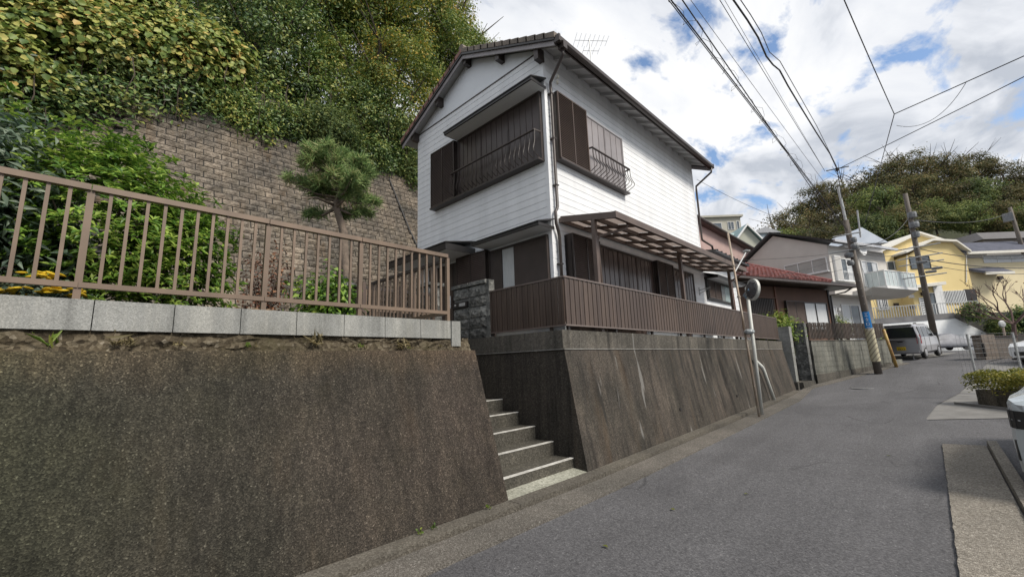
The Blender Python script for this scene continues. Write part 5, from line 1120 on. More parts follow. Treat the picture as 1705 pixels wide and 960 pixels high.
# ------------------------------------------------------------------ vehicles
def loft(M, stations, mid=.62):
    mb = MB(M); rings = []
    for (x, wb, wm, wr, z0, zb, zr) in stations:
        half = [(wb * .86, z0), (wb * .99, z0 + .10), (wb * 1.01, z0 + (zb - z0) * .5), (wm, zb), (wm * .985, zb + .03), (wr, zr - (zr - zb) * .12), (wr * .86, zr - .008), (wr * .4, zr)]
        pts = [(x, -y, z) for y, z in half] + [(x, y, z) for y, z in half[::-1]]
        rings.append([mb.pt(p) for p in pts])
    n = len(rings[0])
    for A, B in zip(rings, rings[1:]):
        for k in range(n): mb.f.append([A[k], A[(k + 1) % n], B[(k + 1) % n], B[k]])
    mb.f.append(rings[0][::-1]); mb.f.append(rings[-1]); return mb
def wheel(M, parent, x, y, r, w, rimm):
    t = MB(M).lathe([(.001, -w / 2), (r * .8, -w / 2), (r, -w * .36), (r, w * .36), (r * .8, w / 2), (.001, w / 2)], (x, y, r), 20, 'y').build('wheel', RUBBER, parent, smooth=False)
    s = 1 if y > 0 else -1
    MB(M).lathe([(.001, s * (w / 2 + .012)), (r * .25, s * (w / 2 + .014)), (r * .6, s * (w / 2 + .004)), (r * .66, s * (w / 2 - .01)), (.001, s * (w / 2 - .02))], (x, y, r), 16, 'y').build('rim', rimm, t)
def paint(name, c, rough=.25, metal=.3):
    m, t, b, out = newmat(name); b.inputs['Base Color'].default_value = C4(c); b.inputs['Roughness'].default_value = rough; b.inputs['Metallic'].default_value = metal; b.inputs['Coat Weight'].default_value = .5; b.inputs['Coat Roughness'].default_value = .08
    return m
SILV = paint('silver_paint', (.33, .33, .345), .32, .3); DARKG = pm('dark_car_glass', (.02, .023, .026), (.015, .017, .02), 2, .05); REDL = pm('red_lamp_plastic', (.30, .02, .025), (.2, .015, .02), 9, .2)
RIM = pm('alloy_rim', (.42, .42, .43), (.3, .3, .31), 8, .35, metal=.5); BLKP = pm('black_plastic', (.025, .025, .026), (.018, .018, .018), 5, .55)
VP = at_d(1505, 600, 20.3); vz = gz(VP[0] + .9)
VA = R(-12); VM = Matrix.Translation((VP[0], VP[1], vz)) @ Matrix.Rotation(R(-2.2), 4, 'Y') @ Matrix.Rotation(VA, 4, 'Z')
van = thing('minivan', 'small silver boxy minivan parked with its tailgate and yellow plate toward the road', 'van', (VP[0], VP[1], vz))
loft(VM, [(0, .66, .69, .56, .34, .98, 1.52), (.05, .71, .725, .60, .24, .98, 1.60), (.4, .735, .735, .635, .22, .98, 1.64), (1.8, .737, .737, .64, .22, .97, 1.655), (2.2, .737, .735, .62, .22, .97, 1.60), (2.5, .735, .73, .60, .22, .97, 1.40), (2.85, .73, .715, .60, .24, .96, 1.06), (3.2, .70, .68, .55, .26, .86, .90), (3.38, .62, .60, .45, .3, .75, .78)]).build('body', SILV, van, smooth=False)
tg = MB(VM).hexa([(-.02, -.63, 1.0), (-.02, .63, 1.0), (.03, .63, 1.0), (.03, -.63, 1.0)], [(-.012, -.57, 1.50), (-.012, .57, 1.50), (.05, .57, 1.50), (.05, -.57, 1.50)]).build('rear_window', DARKG, van)
MB(VM).box(-.06, .3, -.52, .52, 1.60, 1.645).build('spoiler', SILV, van)
for s in (-1, 1):
    MB(VM).hexa([(-.022, s * .60, .72), (.10, s * .752, .72), (.16, s * .745, .72), (.06, s * .60, .72)], [(-.016, s * .61, 1.12), (.10, s * .735, 1.12), (.16, s * .73, 1.12), (.06, s * .60, 1.12)]).build('tail_lamp', REDL, van)
    for a, b in ((.16, .62), (.68, 1.42), (1.48, 2.25)):
        zt0, zt1 = (1.5, 1.5) if b < 2.2 else (1.5, 1.38)
        MB(VM).hexa([(a, s * .725, 1.02), (b, s * .725, 1.02), (b, s * .74, 1.02), (a, s * .74, 1.02)], [(a + .03, s * .63, zt0), (b - .05, s * .63, zt1), (b - .05, s * .655, zt1), (a + .03, s * .655, zt0)]).build('side_window', DARKG, van)
    MB(VM).box(2.28, 2.42, s * .74, s * .88, 1.02, 1.16).build('door_mirror', BLKP, van)
    MB(VM).box(.66, .672, s * .742, s * .748, .3, 1.0).build('door_gap', BLKP, van); MB(VM).box(1.45, 1.462, s * .742, s * .748, .3, 1.0).build('door_gap', BLKP, van)
    for x in (.52, 2.76): wheel(VM, van, x, s * .66, .275, .17, RIM)
pl_ = MB(VM).box(-.03, -.006, -.16, .17, .42, .585).build('number_plate', pm('yellow_plate', (.68, .46, .02), (.6, .4, .02), 5, .5), van)
for i, (u, z) in enumerate(((-.08, .545), (0, .548), (.08, .545), (-.11, .47), (-.05, .47), (.02, .47), (.06, .47), (.11, .47))): MB(VM).box(-.034, -.0305, u - .016, u + .014, z - (.012 if i < 3 else .03), z + (.012 if i < 3 else .03)).build('plate_mark', BLKP, pl_)
MB(VM).box(-.04, .05, -.62, .62, .3, .40).build('bumper', SILV, van); MB(VM).box(-.012, .0, -.1, .1, .80, .84).build('tailgate_handle', pm('chrome', (.6, .6, .62), (.5, .5, .52), 4, .15, metal=.9), van); MB(VM).box(-.008, .0, -.64, .64, .955, .967).build('tailgate_seam', BLKP, van)

# car under a silver cover, at the foot of the white ramp wall
cov_p = np.array(EP) - EN * 4.6; CZ = 1.42
CM = Matrix(((ER[0], -EN[0], 0, cov_p[0]), (ER[1], -EN[1], 0, cov_p[1]), (0, 0, 1, CZ), (0, 0, 0, 1)))
u_r = eu(1612, 580, 4.6)[0]; cc = thing('covered_car', 'low car under a creased silver cover by the white ramp wall', 'car', tuple(cov_p + np.array([0, 0, CZ])))
cst = []
for x, zr, wm in ((-4.3, .75, .6), (-4.1, .92, .78), (-3.3, 1.0, .86), (-2.7, 1.35, .86), (-1.9, 1.42, .86), (-1.3, 1.25, .86), (-.8, .98, .85), (-.2, .84, .8), (0, .66, .66)): cst.append((x + u_r, wm, wm, wm * .8, .22, .55, zr))
COVM = pm('silver_cover_cloth', (.17, .178, .2), (.11, .116, .135), 1.6, .6, metal=.05, bump=.8, bsc=3.0)
loft(CM, cst).build('cover', COVM, cc, smooth=True)
for x in (-3.4, -.85):
    for s in (-1, 1): wheel(CM, cc, u_r + x, s * .72, .3, .18, BLKP)

# white car in the lot on the right
WP = paint('white_paint', (.66, .68, .70), .25, .0)
wc = thing('car', 'white car parked in the lot behind the low hedge', 'car', tuple(at_d(1672, 603, 16.5)))
Q = at_d(1668, 590, 16.6); WZ = gz(Q[0]) - .05
fw = -ER; WM = Matrix(((fw[0], EN[0], 0, Q[0]), (fw[1], EN[1], 0, Q[1]), (0, 0, 1, WZ), (0, 0, 0, 1))) @ Matrix.Translation((-4.4, -.9, 0))
sed = [(0, .66, .68, .5, .32, .85, .95), (.15, .82, .84, .6, .24, .9, 1.0), (.9, .87, .87, .62, .2, .92, 1.08), (1.5, .88, .87, .60, .2, .92, 1.38), (2.3, .88, .87, .6, .2, .92, 1.40), (3.0, .88, .87, .6, .2, .92, 1.0), (3.3, .87, .86, .66, .2, .9, .97), (4.1, .84, .82, .6, .22, .76, .82), (4.35, .68, .68, .45, .26, .62, .68)]
loft(WM, sed).build('body', WP, wc, smooth=False)
for s in (-1, 1):
    MB(WM).hexa([(3.95, s * .62, .60), (4.33, s * .56, .58), (4.25, s * .70, .58), (3.9, s * .85, .62)], [(3.9, s * .60, .73), (4.28, s * .54, .67), (4.18, s * .7, .68), (3.85, s * .84, .75)]).build('headlight', pm('headlight_glass', (.5, .53, .55), (.3, .32, .34), 14, .08), wc)
    for x in (.85, 3.5): wheel(WM, wc, x, s * .80, .32, .2, RIM)
    MB(WM).hexa([(1.0, s * .86, .95), (2.85, s * .86, .95), (2.85, s * .88, .95), (1.0, s * .88, .95)], [(1.5, s * .62, 1.34), (2.3, s * .62, 1.34), (2.3, s * .64, 1.34), (1.5, s * .64, 1.34)]).build('side_window', DARKG, wc)
MB(WM).box(4.2, 4.40, -.6, .6, .18, .24).build('front_lip', BLKP, wc); MB(WM).box(4.33, 4.37, -.5, .5, .34, .48).build('grille', BLKP, wc)

# near car at the right edge, nose toward us
nc = thing('car', 'pale silver-white car nosing out beside the kerb and gutter strip', 'car', (7.0, -1.5, 0))
NQ = at_d(1674, 690, 4.5); NMx = Matrix.Translation((NQ[0], NQ[1], 0)) @ Matrix.Rotation(math.pi - R(13), 4, 'Z') @ Matrix.Translation((-4.02, .86, 0))
NP = paint('pale_silver_paint', (.46, .51, .53), .25, .15)
suv = [(0, .72, .74, .55, .35, .95, 1.15), (.2, .85, .86, .62, .26, 1.0, 1.5), (1.2, .89, .88, .66, .24, 1.0, 1.58), (2.2, .89, .88, .66, .24, 1.0, 1.5), (2.9, .89, .88, .68, .24, .98, 1.10), (3.2, .885, .87, .74, .2, 1.0, 1.17), (3.7, .875, .86, .70, .18, .99, 1.13), (3.95, .85, .84, .66, .17, .97, 1.09), (4.1, .80, .79, .62, .17, .95, 1.03), (4.18, .72, .71, .56, .18, .88, .96), (4.21, .60, .60, .5, .22, .78, .84)]
loft(NMx, suv).build('body', NP, nc, smooth=False)
HL = bpy.data.materials['headlight_glass']
for s in (-1, 1):
    def band(pl, z0, z1, t_, mat, nm):
        mb_ = MB(NMx)
        for (xa, ya), (xb, yb) in zip(pl, pl[1:]):
            mb_.hexa([(xa - .06, s * (ya - .06), z0), (xb - .06, s * (yb - .06), z0), (xb + t_, s * (yb + t_), z0), (xa + t_ * .3, s * (ya + t_), z0)], [(xa - .06, s * (ya - .06), z1), (xb - .06, s * (yb - .06), z1), (xb + t_, s * (yb + t_), z1), (xa + t_ * .3, s * (ya + t_), z1)])
        return mb_.build(nm, mat, nc)
    band([(3.86, .845), (4.0, .815), (4.1, .765), (4.17, .69), (4.2, .58)], .90, .96, .012, HL, 'headlight')
    band([(3.95, .845), (4.05, .815), (4.12, .775), (4.185, .69), (4.215, .56)], .72, .898, .010, BLKP, 'lamp_surround')
    band([(4.0, .83), (4.08, .797), (4.15, .735), (4.19, .66)], .80, .812, .012, HL, 'chrome_strip')
    band([(4.03, .825), (4.07, .808)], .40, .60, .010, BLKP, 'bumper_slit')
    band([(4.15, .735), (4.19, .64), (4.2, .58)], .27, .40, .01, BLKP, 'side_intake')
    for x in (.85, 3.3): wheel(NMx, nc, x, s * .80, .34, .21, RIM)
MB(NMx).box(4.1, 4.228, -.53, .53, .66, .90).build('grille', BLKP, nc)
MB(NMx).box(4.1, 4.215, -.62, .62, .26, .45).build('lower_intake', BLKP, nc)
MB(NMx).box(4.21, 4.225, -.165, .165, .47, .60).build('number_plate', FRAMEW, nc)
MB(NMx).hexa([(2.30, -.70, 1.43), (3.05, -.80, 1.03), (3.05, .80, 1.03), (2.30, .70, 1.43)], [(2.33, -.68, 1.46), (3.08, -.78, 1.06), (3.08, .78, 1.06), (2.33, .68, 1.46)]).build('windscreen', DARKG, nc)

# ------------------------------------------------------------------ right-hand corner: apron, planter, mesh fence, brick pier, mirror
APR = pm('pale_apron_concrete', (.17, .166, .158), (.12, .117, .11), 2.5, .85, bump=.3, bsc=40)
A = on_g(1556, 690); pA_ = [(12.5, .36), (15.3, .1), (20.2, -.68), (26, -1.55), (26, -2.3), (19.8, -1.7), (15.4, -1.2), (14.2, -1.9), (13.6, -1.4)]
mb = MB(); mb.poly([(x, y, gz(x) - .008) for x, y in [(12.5, .36), (15.3, .1), (15.45, -.9), (14.2, -1.9), (13.6, -1.35)]]); mb.poly([(x, y, gz(x) - .008) for x, y in [(15.3, .1), (18.4, -.36), (18.4, -1.4), (15.45, -.9)]]); mb.poly([(x, y, gz(x) - .008) for x, y in [(18.4, -.36), (20.2, -.68), (20.2, -1.7), (18.4, -1.4)]]); mb.poly([(x, y, gz(x) - .008) for x, y in [(20.2, -.68), (25.5, -1.45), (25.5, -2.4), (20.2, -1.7)]])
mb.build('pavement', APR, kind='structure')
pA0 = np.array(on_g(1629, 672)); pB0 = np.array(on_g(1720, 682)); dv = pB0 - pA0; dv[2] = 0; Lp = np.linalg.norm(dv); dv /= Lp; nv = np.array([-dv[1], dv[0], 0])
if nv[0] < 0: nv = -nv
pang = math.atan2(dv[1], dv[0]); PMx = Matrix(((dv[0], nv[0], 0, pA0[0]), (dv[1], nv[1], 0, pA0[1]), (0, 0, 1, 0), (0, 0, 0, 1)))
zp = pA0[2]
plr = thing('planter', 'low brown-grey block planter holding a clipped hedge at the corner', 'planter', tuple(pA0))
PBK = aggregate_mat('planter_block', [(0, (.08, .07, .058)), (.6, (.13, .117, .098)), (1, (.19, .175, .15))], 40, dirt=((.5, .5, .47), (1.1, 1.1, 1.05)), streak=.9, bump=.4)
for j in range(2):
    for i in range(9): MB(PMx).box(.0 + .3 * i - (.0 if j else .0), .3 * i + .294, 0, .12, zp - .05 + .2 * j, zp + .145 + .2 * j).build('block', PBK, plr)
    for i in range(8): MB(PMx).box(0.002, .12, .124 + .4 * i, .124 + .4 * i + .394, zp - .05 + .2 * j, zp + .145 + .2 * j).build('block', PBK, plr)
MB(PMx).box(.12, 2.9, .12, 3.2, zp - .05, zp + .30).build('soil', EARTH, plr)
kb2 = thing('kerb', 'pale kerb stones in front of the hedge planter', 'kerb', tuple(on_g(1600, 675)))
a = np.array(on_g(1598, 673)); b = np.array(on_g(1712, 686)); d_ = (b - a); n_ = 5
for i in range(n_):
    p = a + d_ * (i / n_ + .003); q = a + d_ * ((i + 1) / n_ - .003); o_ = np.array([.1, .1, 0])
    MB().hexa([p - [0, 0, .1], q - [0, 0, .1], q + o_ - [0, 0, .1], p + o_ - [0, 0, .1]], [p + [0, 0, .05], q + [0, 0, .05], q + o_ + [0, 0, .05], p + o_ + [0, 0, .05]]).build('kerb_stone', APR, kb2)
mf = thing('mesh_fence', 'thin grey wire mesh fence rising out of the clipped hedge', 'fence', tuple(at_d(1640, 650, 11.2)))
fs = at_d(1608, 640, 11.3); FSx = Matrix(((ER[0], EN[0], 0, fs[0]), (ER[1], EN[1], 0, fs[1]), (0, 0, 1, 0), (0, 0, 0, 1)))
zb_ = zp + .45; zt_ = at_d(1630, 555, 11.3)[2]
DWIRE = pm('dull_wire', (.2, .205, .205), (.14, .145, .145), 8, .6)
for i in range(16): MB(FSx).tube([(.108 * i, 0, zb_), (.108 * i, 0, zt_)], .003, 4).build('wire', DWIRE, mf)
for j in range(11): z_ = zb_ + (zt_ - zb_) * j / 10; MB(FSx).tube([(0, .004, z_), (1.62, .004, z_)], .003, 4).build('wire', DWIRE, mf)
u_p = .36
for u_ in (u_p, 1.6): MB(FSx).tube([(u_, .035, zp), (u_, .035, zt_ + .01)], .026, 8).build('post', GALV, mf)
bp = thing('brick_pier', 'brown tiled gate pier with a dark plate across the road', 'pier', tuple(at_d(1655, 605, 17.5)))
BRK = pm('brown_tile_brick', (.17, .14, .115), (.13, .105, .085), 8, .7, var=.12, bump=.3); q = at_d(1643, 600, 17.8); zq = gz(q[0]) - .3; QM = Matrix(((ER[0], EN[0], 0, q[0]), (ER[1], EN[1], 0, q[1]), (0, 0, 1, 0), (0, 0, 0, 1)))
hgt = at_d(1650, 556, 17.8)[2]; nb = 9
for j in range(nb):
    for i in range(2): MB(QM).box(.28 * i, .28 * i + .275, 0, .4, zq + (hgt - zq) * j / nb, zq + (hgt - zq) * (j + 1) / nb - .006).build('brick', BRK, bp)
MB(QM).box(-.06, 0.0, -.05, .02, zq + .45, zq + 1.0).build('dark_plate', BLACKM, bp); MB(QM).box(.56, 1.6, .1, .4, zq, hgt - .12).build('garden_wall', pm('brown_wall', (.13, .11, .095), (.09, .08, .07), 3, .8), bp); MB(QM).box(.0, 2.2, .05, .45, hgt - .118, hgt - .06).build('coping', DKBROWN, bp)
fm = thing('traffic_mirror', 'small round traffic mirror on an orange pole near the brown gate pier', 'mirror', tuple(at_d(1674, 575, 19)))
q = Vector(at_d(1669, 539, 19.5)); MB(Matrix.Translation(q) @ Vector(-EN).to_track_quat('Z', 'Y').to_matrix().to_4x4()).lathe([(.001, .05), (.13, .03), (.16, 0), (.16, -.03), (.001, -.04)], (0, 0, 0), 18).build('mirror_disc', GALV, fm); MB().tube([q + Vector((.05, 0, -.15)), Vector(at_d(1678, 585, 19.5))], .04, 7).build('pole', pm('pale_orange_pole', (.45, .35, .28), (.38, .3, .25), 5, .5), fm)
# low kerb stones and apron by the minivan
mbv = MB(); mbv.poly([(x, y, gz(x) + .01) for x, y in [(25.9, 1.3), (29, .2), (29.5, 3.5), (26, 3.2)]]); mbv.poly([(x, y, gz(x) + .01) for x, y in [(29, .2), (33, -.62), (35, 3.2), (29.5, 3.5)]]); mbv.poly([(x, y, gz(x) + .01) for x, y in [(33, -.62), (38, -1.1), (39, 3.5), (35, 3.2)]]); mbv.build('pavement', APR, kind='structure')
fb = thing('flower_trough', 'low concrete trough with weeds at the end of the block wall', 'planter', on_g(1490, 603).tolist()); TM = BF @ Matrix.Translation((5.75, -.1, gz(bend(5.8, 0)[0]))); tro = MB(TM); tro.box(0, .5, 0, .05, -.1, .22); tro.box(0, .5, .35, .4, -.1, .22); tro.box(0, .05, .05, .35, -.1, .22); tro.box(.45, .5, .05, .35, -.1, .22); tro.box(.05, .45, .05, .35, -.1, .17); tro.build('trough', GBLK, fb)
for i, P in enumerate((on_g(1522, 598), on_g(1487, 606))):
    bo = thing('bollard', 'thin pale steel bollard standing beside the silver minivan', 'bollard', tuple(P), group='bollards beside the minivan'); MB().tube([Vector(P), Vector(P) + Vector((0, 0, .55))], .02, 7).build('post', GALV, bo); MB().lathe([(.05, 0), (.05, .02)], tuple(P), 10).build('foot', GALV, bo)
    break
# ------------------------------------------------------------------ foliage
def leaf_mesh(name, cen, nrm, size, mat, aspect=.5, fold=.25, rng=RNG, tang=None, rnd_=False):
    n = len(cen); nrm = nrm / (np.linalg.norm(nrm, axis=1, keepdims=True) + 1e-9)
    if tang is None: tang = rng.normal(size=(n, 3))
    tang = tang - nrm * (tang * nrm).sum(1, keepdims=True); tang /= (np.linalg.norm(tang, axis=1, keepdims=True) + 1e-9)
    bit = np.cross(nrm, tang); s = size[:, None]
    nv = 6 if rnd_ else 4; V = np.empty((n, nv, 3)); V[:, 0] = cen - tang * s * .5
    if rnd_:
        V[:, 3] = cen + tang * s * .5 - nrm * s * .18; w1 = s * aspect * .5
        V[:, 1] = cen - tang * s * .18 + bit * w1 + nrm * s * fold * .35; V[:, 2] = cen + tang * s * .26 + bit * w1 * .78 + nrm * s * fold * .2; V[:, 5] = cen - tang * s * .18 - bit * w1 + nrm * s * fold * .35; V[:, 4] = cen + tang * s * .26 - bit * w1 * .78 + nrm * s * fold * .2
        tri = np.array([[0, 1, 2], [0, 2, 3], [0, 3, 4], [0, 4, 5]])
    else:
        V[:, 2] = cen + tang * s * .5 - nrm * s * .12
        V[:, 1] = cen + bit * s * aspect * .5 + nrm * s * fold * .3; V[:, 3] = cen - bit * s * aspect * .5 + nrm * s * fold * .3
        tri = np.array([[0, 1, 2], [0, 2, 3]])
    Fc = (np.arange(n)[:, None, None] * nv + tri[None]).reshape(-1, 3)
    me = bpy.data.meshes.new(name); me.vertices.add(n * nv); me.vertices.foreach_set('co', V.reshape(-1).astype(np.float32))
    me.loops.add(len(Fc) * 3); me.loops.foreach_set('vertex_index', Fc.reshape(-1).astype(np.int32))
    me.polygons.add(len(Fc)); me.polygons.foreach_set('loop_start', (np.arange(len(Fc)) * 3).astype(np.int32))
    at = me.attributes.new('rnd', 'FLOAT', 'FACE'); at.data.foreach_set('value', np.repeat(rng.random(n), len(tri)).astype(np.float32))
    me.materials.append(mat); me.update(calc_edges=True); me.validate(); return me
def clumps(ncl, per, rad, csig, rng=RNG, shell=.45, flat=1.0, zbias=0.0, lumps=5):
    """clump centres through an uneven ellipsoid; returns leaf centres and outward normals"""
    R3 = np.array(rad); out = []; nr = []
    ld = rng.normal(size=(lumps, 3)); ld /= np.linalg.norm(ld, axis=1, keepdims=True)
    d = rng.normal(size=(ncl, 3)); d /= np.linalg.norm(d, axis=1, keepdims=True)
    rr = shell + (1 - shell) * rng.random(ncl) ** .6
    bump = .72 + .42 * np.max(d @ ld.T, axis=1) ** 3 + .12 * rng.normal(size=ncl)
    c = d * (rr * np.clip(bump, .45, 1.2))[:, None] * R3
    c[:, 2] += zbias * rad[2]
    k = rng.poisson(per, ncl) + 3
    cc = np.repeat(c, k, 0); dd = np.repeat(d, k, 0); n = len(cc)
    p = cc + rng.normal(size=(n, 3)) * csig * np.array([1, 1, flat])
    nm = dd * .35 + (p - cc) / csig * .45 + rng.normal(size=(n, 3)) * .35 + np.array([0, 0, .55]); return p, nm, c
L_DARK = leafmat('leaf_dark_green', [(0, (.026, .056, .02)), (.4, (.07, .13, .038)), (.75, (.155, .225, .06)), (1, (.29, .31, .085))], .24, .42)
L_MID = leafmat('leaf_mid_green', [(0, (.04, .085, .022)), (.45, (.115, .185, .04)), (.8, (.215, .275, .06)), (1, (.36, .34, .08))], .25, .45)
L_OLIVE = leafmat('leaf_olive_autumn', [(0, (.05, .095, .022)), (.45, (.14, .2, .042)), (.78, (.26, .275, .055)), (.95, (.44, .37, .06)), (1, (.5, .33, .06))], .38)
L_VINE = leafmat('leaf_vine_yellowing', [(0, (.075, .13, .03)), (.35, (.19, .26, .06)), (.68, (.34, .37, .10)), (.92, (.48, .43, .13)), (1, (.52, .36, .11))], .32, patch=1.6)
L_BUSH = leafmat('leaf_bright_bush', [(0, (.03, .075, .016)), (.45, (.10, .20, .03)), (.8, (.2, .33, .05)), (1, (.32, .42, .08))], .35, .4)
L_GREY = leafmat('leaf_grey_green', [(0, (.04, .065, .045)), (.5, (.09, .14, .095)), (1, (.2, .25, .18))], .3, .45)
L_PINE = leafmat('pine_needle', [(0, (.09, .16, .06)), (.45, (.22, .34, .12)), (.85, (.38, .47, .19)), (1, (.45, .44, .22))], .45, .6)
L_HEDGE = leafmat('hedge_leaf', [(0, (.07, .085, .016)), (.5, (.19, .2, .035)), (1, (.36, .31, .06))], .3)
L_LIME = leafmat('lime_leaf', [(0, (.05, .10, .015)), (.5, (.14, .22, .03)), (1, (.28, .30, .06))], .35)
L_BROWN = leafmat('leaf_brown_autumn', [(0, (.035, .045, .02)), (.4, (.095, .105, .04)), (.75, (.155, .135, .055)), (1, (.215, .155, .07))], .35, .75, patch=.25, ovar=.35)
L_FAR = leafmat('leaf_far_green', [(0, (.04, .07, .026)), (.5, (.115, .165, .05)), (1, (.23, .245, .075))], .35, .75, patch=.25, ovar=.3)
L_RED = leafmat('dry_red_leaf', [(0, (0.070, 0.028, 0.017)), (.6, (0.168, 0.070, 0.042)), (1, (0.280, 0.140, 0.070))], .2)
BARK = pm('bark', (.075, .058, .045), (.04, .032, .026), 5, .9, bump=.8, bsc=18, stretch=(2, 2, .5)); TWIG = pm('twig', (.09, .065, .05), (.05, .04, .03), 5, .85)
PINEB = pm('pine_bark', (.20, .155, .12), (.10, .08, .065), 8, .9, bump=1, bsc=22)
def limb_mesh(h, r, seed, targets=None, nb=6, spread=.45):
    rr = random.Random(seed); mb = MB(); pts = []; x = y = 0
    for i in range(6): pts.append((x, y, h * i / 5)); x += rr.uniform(-.05, .05) * h; y += rr.uniform(-.05, .05) * h
    mb.tube(pts, [r * (1 - .13 * i) for i in range(6)], 7)
    for b in range(nb):
        k = rr.uniform(.35, .95); j = min(int(k * 5), 4); f = k * 5 - j; p = Vector(pts[j]).lerp(Vector(pts[j + 1]), f); an = rr.uniform(0, 6.28); L = h * rr.uniform(.35, .7) * spread * 2
        d = Vector((math.cos(an), math.sin(an), rr.uniform(.35, .9))).normalized(); q = p + d * L * .5 + Vector((0, 0, .04 * h)); e = p + d * L + Vector((rr.uniform(-.1, .1) * h, rr.uniform(-.1, .1) * h, .08 * h))
        mb.tube([p, q, e], [r * .42, r * .26, r * .08], 5)
        for s in range(2): e2 = q + Vector((rr.uniform(-1, 1), rr.uniform(-1, 1), rr.uniform(.2, 1))).normalized() * L * .5; mb.tube([q, e2], [r * .2, r * .05], 4)
    return mb
TREEV = {}
def tree_variant(key, mat, H, crown_r, ncl, per, lsz, seed, shell=.35, csig=.32, aspect=.5, droop=0, bark=None, flat=.85):
    rng = np.random.default_rng(seed); p, nm, c = clumps(ncl, per, (crown_r, crown_r, H * .36), csig, rng, shell, flat, lumps=9)
    p[:, 2] += H * .66
    if droop: nm[:, 2] *= .3
    TREEV[key] = (leaf_mesh('crown', p, nm, lsz * rng.uniform(.6, 1.3, len(p)), mat, aspect, rng=rng), limb_mesh(H * .85, H * .022, seed, nb=9, spread=crown_r / H * 1.2).mesh('trunk', bark or BARK))
def tree(key, label, loc, rz=0, sc=(1, 1, 1), group=None, name='tree'):
    t = thing(name, label, 'tree', loc, group); c, k = TREEV[key]
    place(k, 'trunk', t, loc, (0, 0, rz), sc); place(c, 'crown', t, loc, (0, 0, rz), sc); return t
def shrub(label, loc, rad, mat, ncl, per, lsz, seed, csig=.12, aspect=.4, shell=.3, name='shrub', group=None, stems=7, rosette=False):
    rng = np.random.default_rng(seed); t = thing(name, label, 'shrub', loc, group); cz = rad[2]
    p, nm, c = clumps(ncl, per, rad, csig, rng, shell)
    if rosette:      # leaf whorls: leaves radiate from each shoot tip
        k = 11; cc = np.repeat(c, k, 0); n = len(cc); a = np.tile(np.arange(k) * 2 * math.pi / k, len(c)) + rng.uniform(0, .6, n); el = rng.uniform(-.15, .75, n)
        out = np.repeat(c / np.array(rad), k, 0); out /= np.linalg.norm(out, axis=1, keepdims=True) + 1e-6; up = out * .5 + np.array([0, 0, .8]); up /= np.linalg.norm(up, axis=1, keepdims=True)
        e1 = np.cross(up, rng.normal(size=(n, 3)) * .01 + np.array([1, .2, .1])); e1 /= np.linalg.norm(e1, axis=1, keepdims=True); e2 = np.cross(up, e1)
        tg = (e1 * np.cos(a)[:, None] + e2 * np.sin(a)[:, None]) * np.cos(el)[:, None] + up * np.sin(el)[:, None]
        sz = lsz * rng.uniform(.7, 1.25, n); p = cc + tg * sz[:, None] * .5 + rng.normal(size=(n, 3)) * .012; nm = np.cross(tg, np.cross(up, tg)); me = leaf_mesh('foliage', p, nm, sz, mat, aspect, rng=rng, tang=tg)
    else: me = leaf_mesh('foliage', p, nm, lsz * rng.uniform(.6, 1.3, len(p)), mat, aspect, rng=rng)
    place(me, 'foliage', t, (loc[0], loc[1], loc[2] + cz))
    mb = MB(); rr = random.Random(seed)
    for i in range(stems):
        e = c[rr.randrange(len(c))]; mb.tube([(loc[0] + rr.uniform(-.1, .1) * rad[0], loc[1] + rr.uniform(-.1, .1) * rad[1], loc[2] - .05), (loc[0] + e[0] * .5, loc[1] + e[1] * .5, loc[2] + cz * .7 + e[2] * .2), (loc[0] + e[0], loc[1] + e[1], loc[2] + cz + e[2])], [.012 + .01 * rad[2], .010 + .006 * rad[2], .004], 5)
    mb.build('stem', TWIG, t); return t

# ------------------------------------------------------------------ the great block retaining wall behind the garden
BIGB = aggregate_mat('moss_stained_block', [(0, (.125, .115, .102)), (.5, (.18, .167, .15)), (1, (.255, .24, .215))], 24, dirt=((.45, .46, .47), (1.35, 1.22, 1.08)), streak=.7, rust=.6, bump=.8, moss=.2, var=.16)
BIGJ = pm('dark_joint_mortar', (.035, .032, .028), (.02, .019, .017), 3, .95)
KB = .40; WB0 = 12.4; WTOP = 9.9
def wallpt(x, z): return Vector((x, WB0 + KB * (z - 2.0), z))
gw = thing('block_retaining_wall', 'tall leaning wall of rough stained concrete blocks behind the garden', 'wall', (4, 12.4, 2))
nW = Vector((0, -1, KB)).normalized(); upW = Vector((0, KB, 1)).normalized()
WX0, WX1 = .35, 14.0
mb = MB(); mb.hexa([wallpt(WX0, 1.5), wallpt(WX1, 1.5), wallpt(WX1, 1.5) + Vector((0, 1.2, 0)), wallpt(WX0, 1.5) + Vector((0, 1.2, 0))], [wallpt(WX0, WTOP), wallpt(WX1, WTOP), wallpt(WX1, WTOP) + Vector((0, 1.2, 0)), wallpt(WX0, WTOP) + Vector((0, 1.2, 0))]); mb.build('backing', BIGJ, gw)
